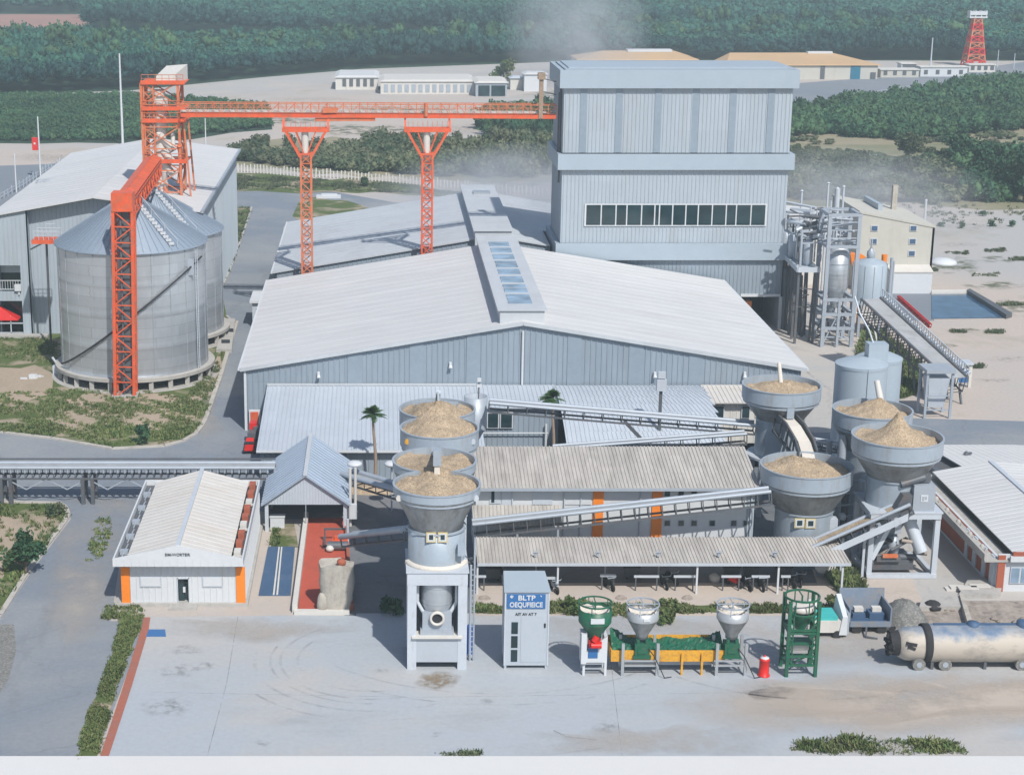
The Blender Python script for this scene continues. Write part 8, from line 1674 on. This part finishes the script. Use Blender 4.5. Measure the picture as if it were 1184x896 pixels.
pole('thin grey mast standing before the far ochre warehouse woods', 1075, 88, 44, .3, 'steel_l'); pole('thin grey mast right of the red lattice tower', 1153, 78, 58, .2, 'steel_l'); pole('thin pole at the right photo edge near the lattice tower', 1172, 80, 62, .2, 'steel_l')
# fences
def fence(label, pts, n, h, hm='offwhite', wj=.12, railm='steel_l'):
    W = [Vector(P(x,y)) for x, y in pts]; t = thing('fence', label, 'fence', tuple(W[0])); rg = random.Random(n)
    L = [0]
    for a, b in zip(W[:-1], W[1:]): L.append(L[-1]+(b-a).length)
    def at(s):
        d = s*L[-1]
        for i in range(len(W)-1):
            if d <= L[i+1]+1e-6: return W[i].lerp(W[i+1], (d-L[i])/(L[i+1]-L[i]))
        return W[-1]
    for k in range(n): p = at(k/(n-1)); hh = h*rg.uniform(.75,1.1); mb = MB(); mb.bar(p, p+Vector((rg.uniform(-.1,.1),0,hh)), wj*2); mb.build('post', M[hm], t)
    mb = MB()
    for a, b in zip(W[:-1], W[1:]):
        for z in (h*.35, h*.75): mb.bar(a+Vector((0,0,z)), b+Vector((0,0,z)), .06)
    mb.build('rail', M[railm], t)
fence('long uneven fence of pale posts in front of the dusty thicket', [(268,198),(330,203),(400,207),(470,213),(560,222),(632,226)], 90, 1.7)
fence('dark railing fence along the left edge of the white hall', [(0,232),(25,218),(60,196),(90,184)], 22, 1.6, 'steel')
fence('thin wire fence by the far lot on the right', [(1010,112),(1060,104),(1120,97),(1184,92)], 18, 2.0, 'steel')
for i, (a, b, w, l) in enumerate([(380,229,4.5,'pale slab lying on the dry verge by the back road'),(958,186,6.5,'long white slab in the scrub right of the process tower'),(1010,183,3,'smaller pale slab in the scrub'),(1136,262,0,'')]):
    if w: x, y, _ = P(a,b); mb = MB(); mb.box(x-w/2,x+w/2,y-.8,y+.8,0,.5); mb.box(x-w*.3,x+w*.35,y-.6,y+.6,.5,.75); mb.build('slab', M['white'], None, l, 'slab')
rg = random.Random(31)
for i, (a, b) in enumerate([(1034,380),(1118,383),(945,300),(1130,424),(1110,385),(1168,240),(1150,430),(1075,420)]):
    pass
# ================================================================ HAZE, DUST, LIGHT, CAMERA
def volmat(name, col, dens, soft=False, seed=0, aniso=.2):
    m = bpy.data.materials.new(name); m.use_nodes = True; nt = m.node_tree; nt.nodes.clear()
    out = _n(nt, 'ShaderNodeOutputMaterial'); v = _n(nt, 'ShaderNodeVolumePrincipled'); v.inputs['Color'].default_value = (*col, 1); v.inputs['Density'].default_value = dens; v.inputs['Anisotropy'].default_value = aniso
    nt.links.new(v.outputs[0], out.inputs['Volume'])
    if soft:
        tc = _n(nt, 'ShaderNodeTexCoord').outputs['Generated']; s = _n(nt, 'ShaderNodeVectorMath', operation='SUBTRACT'); nt.links.new(tc, s.inputs[0]); s.inputs[1].default_value = (.5,.5,.5)
        l = _n(nt, 'ShaderNodeVectorMath', operation='LENGTH'); nt.links.new(s.outputs[0], l.inputs[0]); f = ramp(nt, l.outputs['Value'], .08, .5, 1, 0)
        g = ramp(nt, noise(nt, tc, 4.5+seed, 4, .6), .3, .68, 0, 1); mu = _n(nt, 'ShaderNodeMath', operation='MULTIPLY'); nt.links.new(f, mu.inputs[0]); nt.links.new(g, mu.inputs[1])
        m2 = _n(nt, 'ShaderNodeMath', operation='MULTIPLY'); nt.links.new(mu.outputs[0], m2.inputs[0]); m2.inputs[1].default_value = dens; nt.links.new(m2.outputs[0], v.inputs['Density'])
    return m
HAZE = .00033
mb = MB(); mb.box(-1620, 1620, -80, 2620, -1.0, 62); o = mb.build('haze', volmat('haze_air', (.76,.93,1.0), HAZE, aniso=.1), kind='stuff')
def plume(label, c, s, dens, seed):
    mb = MB(); v, f = ico(2); mb.add([(c[0]+p[0]*s[0], c[1]+p[1]*s[1], c[2]+p[2]*s[2]) for p in v], [tuple(q) for q in f]); mb.build('dust', volmat('dust_%d' % seed, (.86,.88,.92), dens, True, seed), kind='stuff', label=label)
if DUST:
    x, y, _ = P(600,225); plume('pale dust drifting low behind the process tower', (px(598,262,4),262,6), (26,26,12), .16, 1)
    plume('thin dust rising above the far woods', (px(665,560,12),560,16), (26,50,26), .03, 2)
    plume('dust over the scrub behind the cream building', (px(985,290,4),290,5), (26,26,9), .06, 3)
w = bpy.data.worlds.new('World'); S.world = w; w.use_nodes = True; nt = w.node_tree; bg = nt.nodes['Background']
sky = nt.nodes.new('ShaderNodeTexSky'); sky.sky_type = 'NISHITA'; sky.sun_disc = False
EL = R(49); sdx, sdy = .37, -.93; L_ = math.hypot(sdx, sdy); sdir = Vector((sdx/L_*math.cos(EL), sdy/L_*math.cos(EL), math.sin(EL)))
sky.sun_elevation = EL; sky.sun_rotation = math.atan2(sdx, sdy); sky.air_density = 1.0; sky.dust_density = 1.2
nt.links.new(sky.outputs[0], bg.inputs['Color']); bg.inputs['Strength'].default_value = .095
ld = bpy.data.lights.new('sun', 'SUN'); ld.energy = 3.5; ld.angle = R(.9); ld.color = (1, .975, .925)
lo = bpy.data.objects.new('sun', ld); COL.objects.link(lo); lo.rotation_euler = sdir.to_track_quat('Z', 'Y').to_euler(); lo.location = (0, 0, 200)
cd = bpy.data.cameras.new('camera'); cd.sensor_width = 36; cd.lens = 36*F/1184; cd.shift_x = (592-CX)/1184; cd.clip_start = .5; cd.clip_end = 6000
co = bpy.data.objects.new('camera', cd); COL.objects.link(co); co.location = (0, 0, H); co.rotation_euler = (PI/2 - TH, 0, 0); S.camera = co
S.view_settings.view_transform = 'Standard'; S.view_settings.look = 'None'; S.view_settings.gamma = 1; S.view_settings.exposure = EXPO; S.view_settings.use_curve_mapping = False
S.render.engine = 'CYCLES'; c = S.cycles; c.use_denoising = True; c.max_bounces = 6; c.diffuse_bounces = 3; c.glossy_bounces = 3; c.volume_bounces = 1; c.transparent_max_bounces = 6
try: c.denoiser = 'OPENIMAGEDENOISE'
except Exception: pass
c.volume_step_rate = 4; c.volume_max_steps = 64
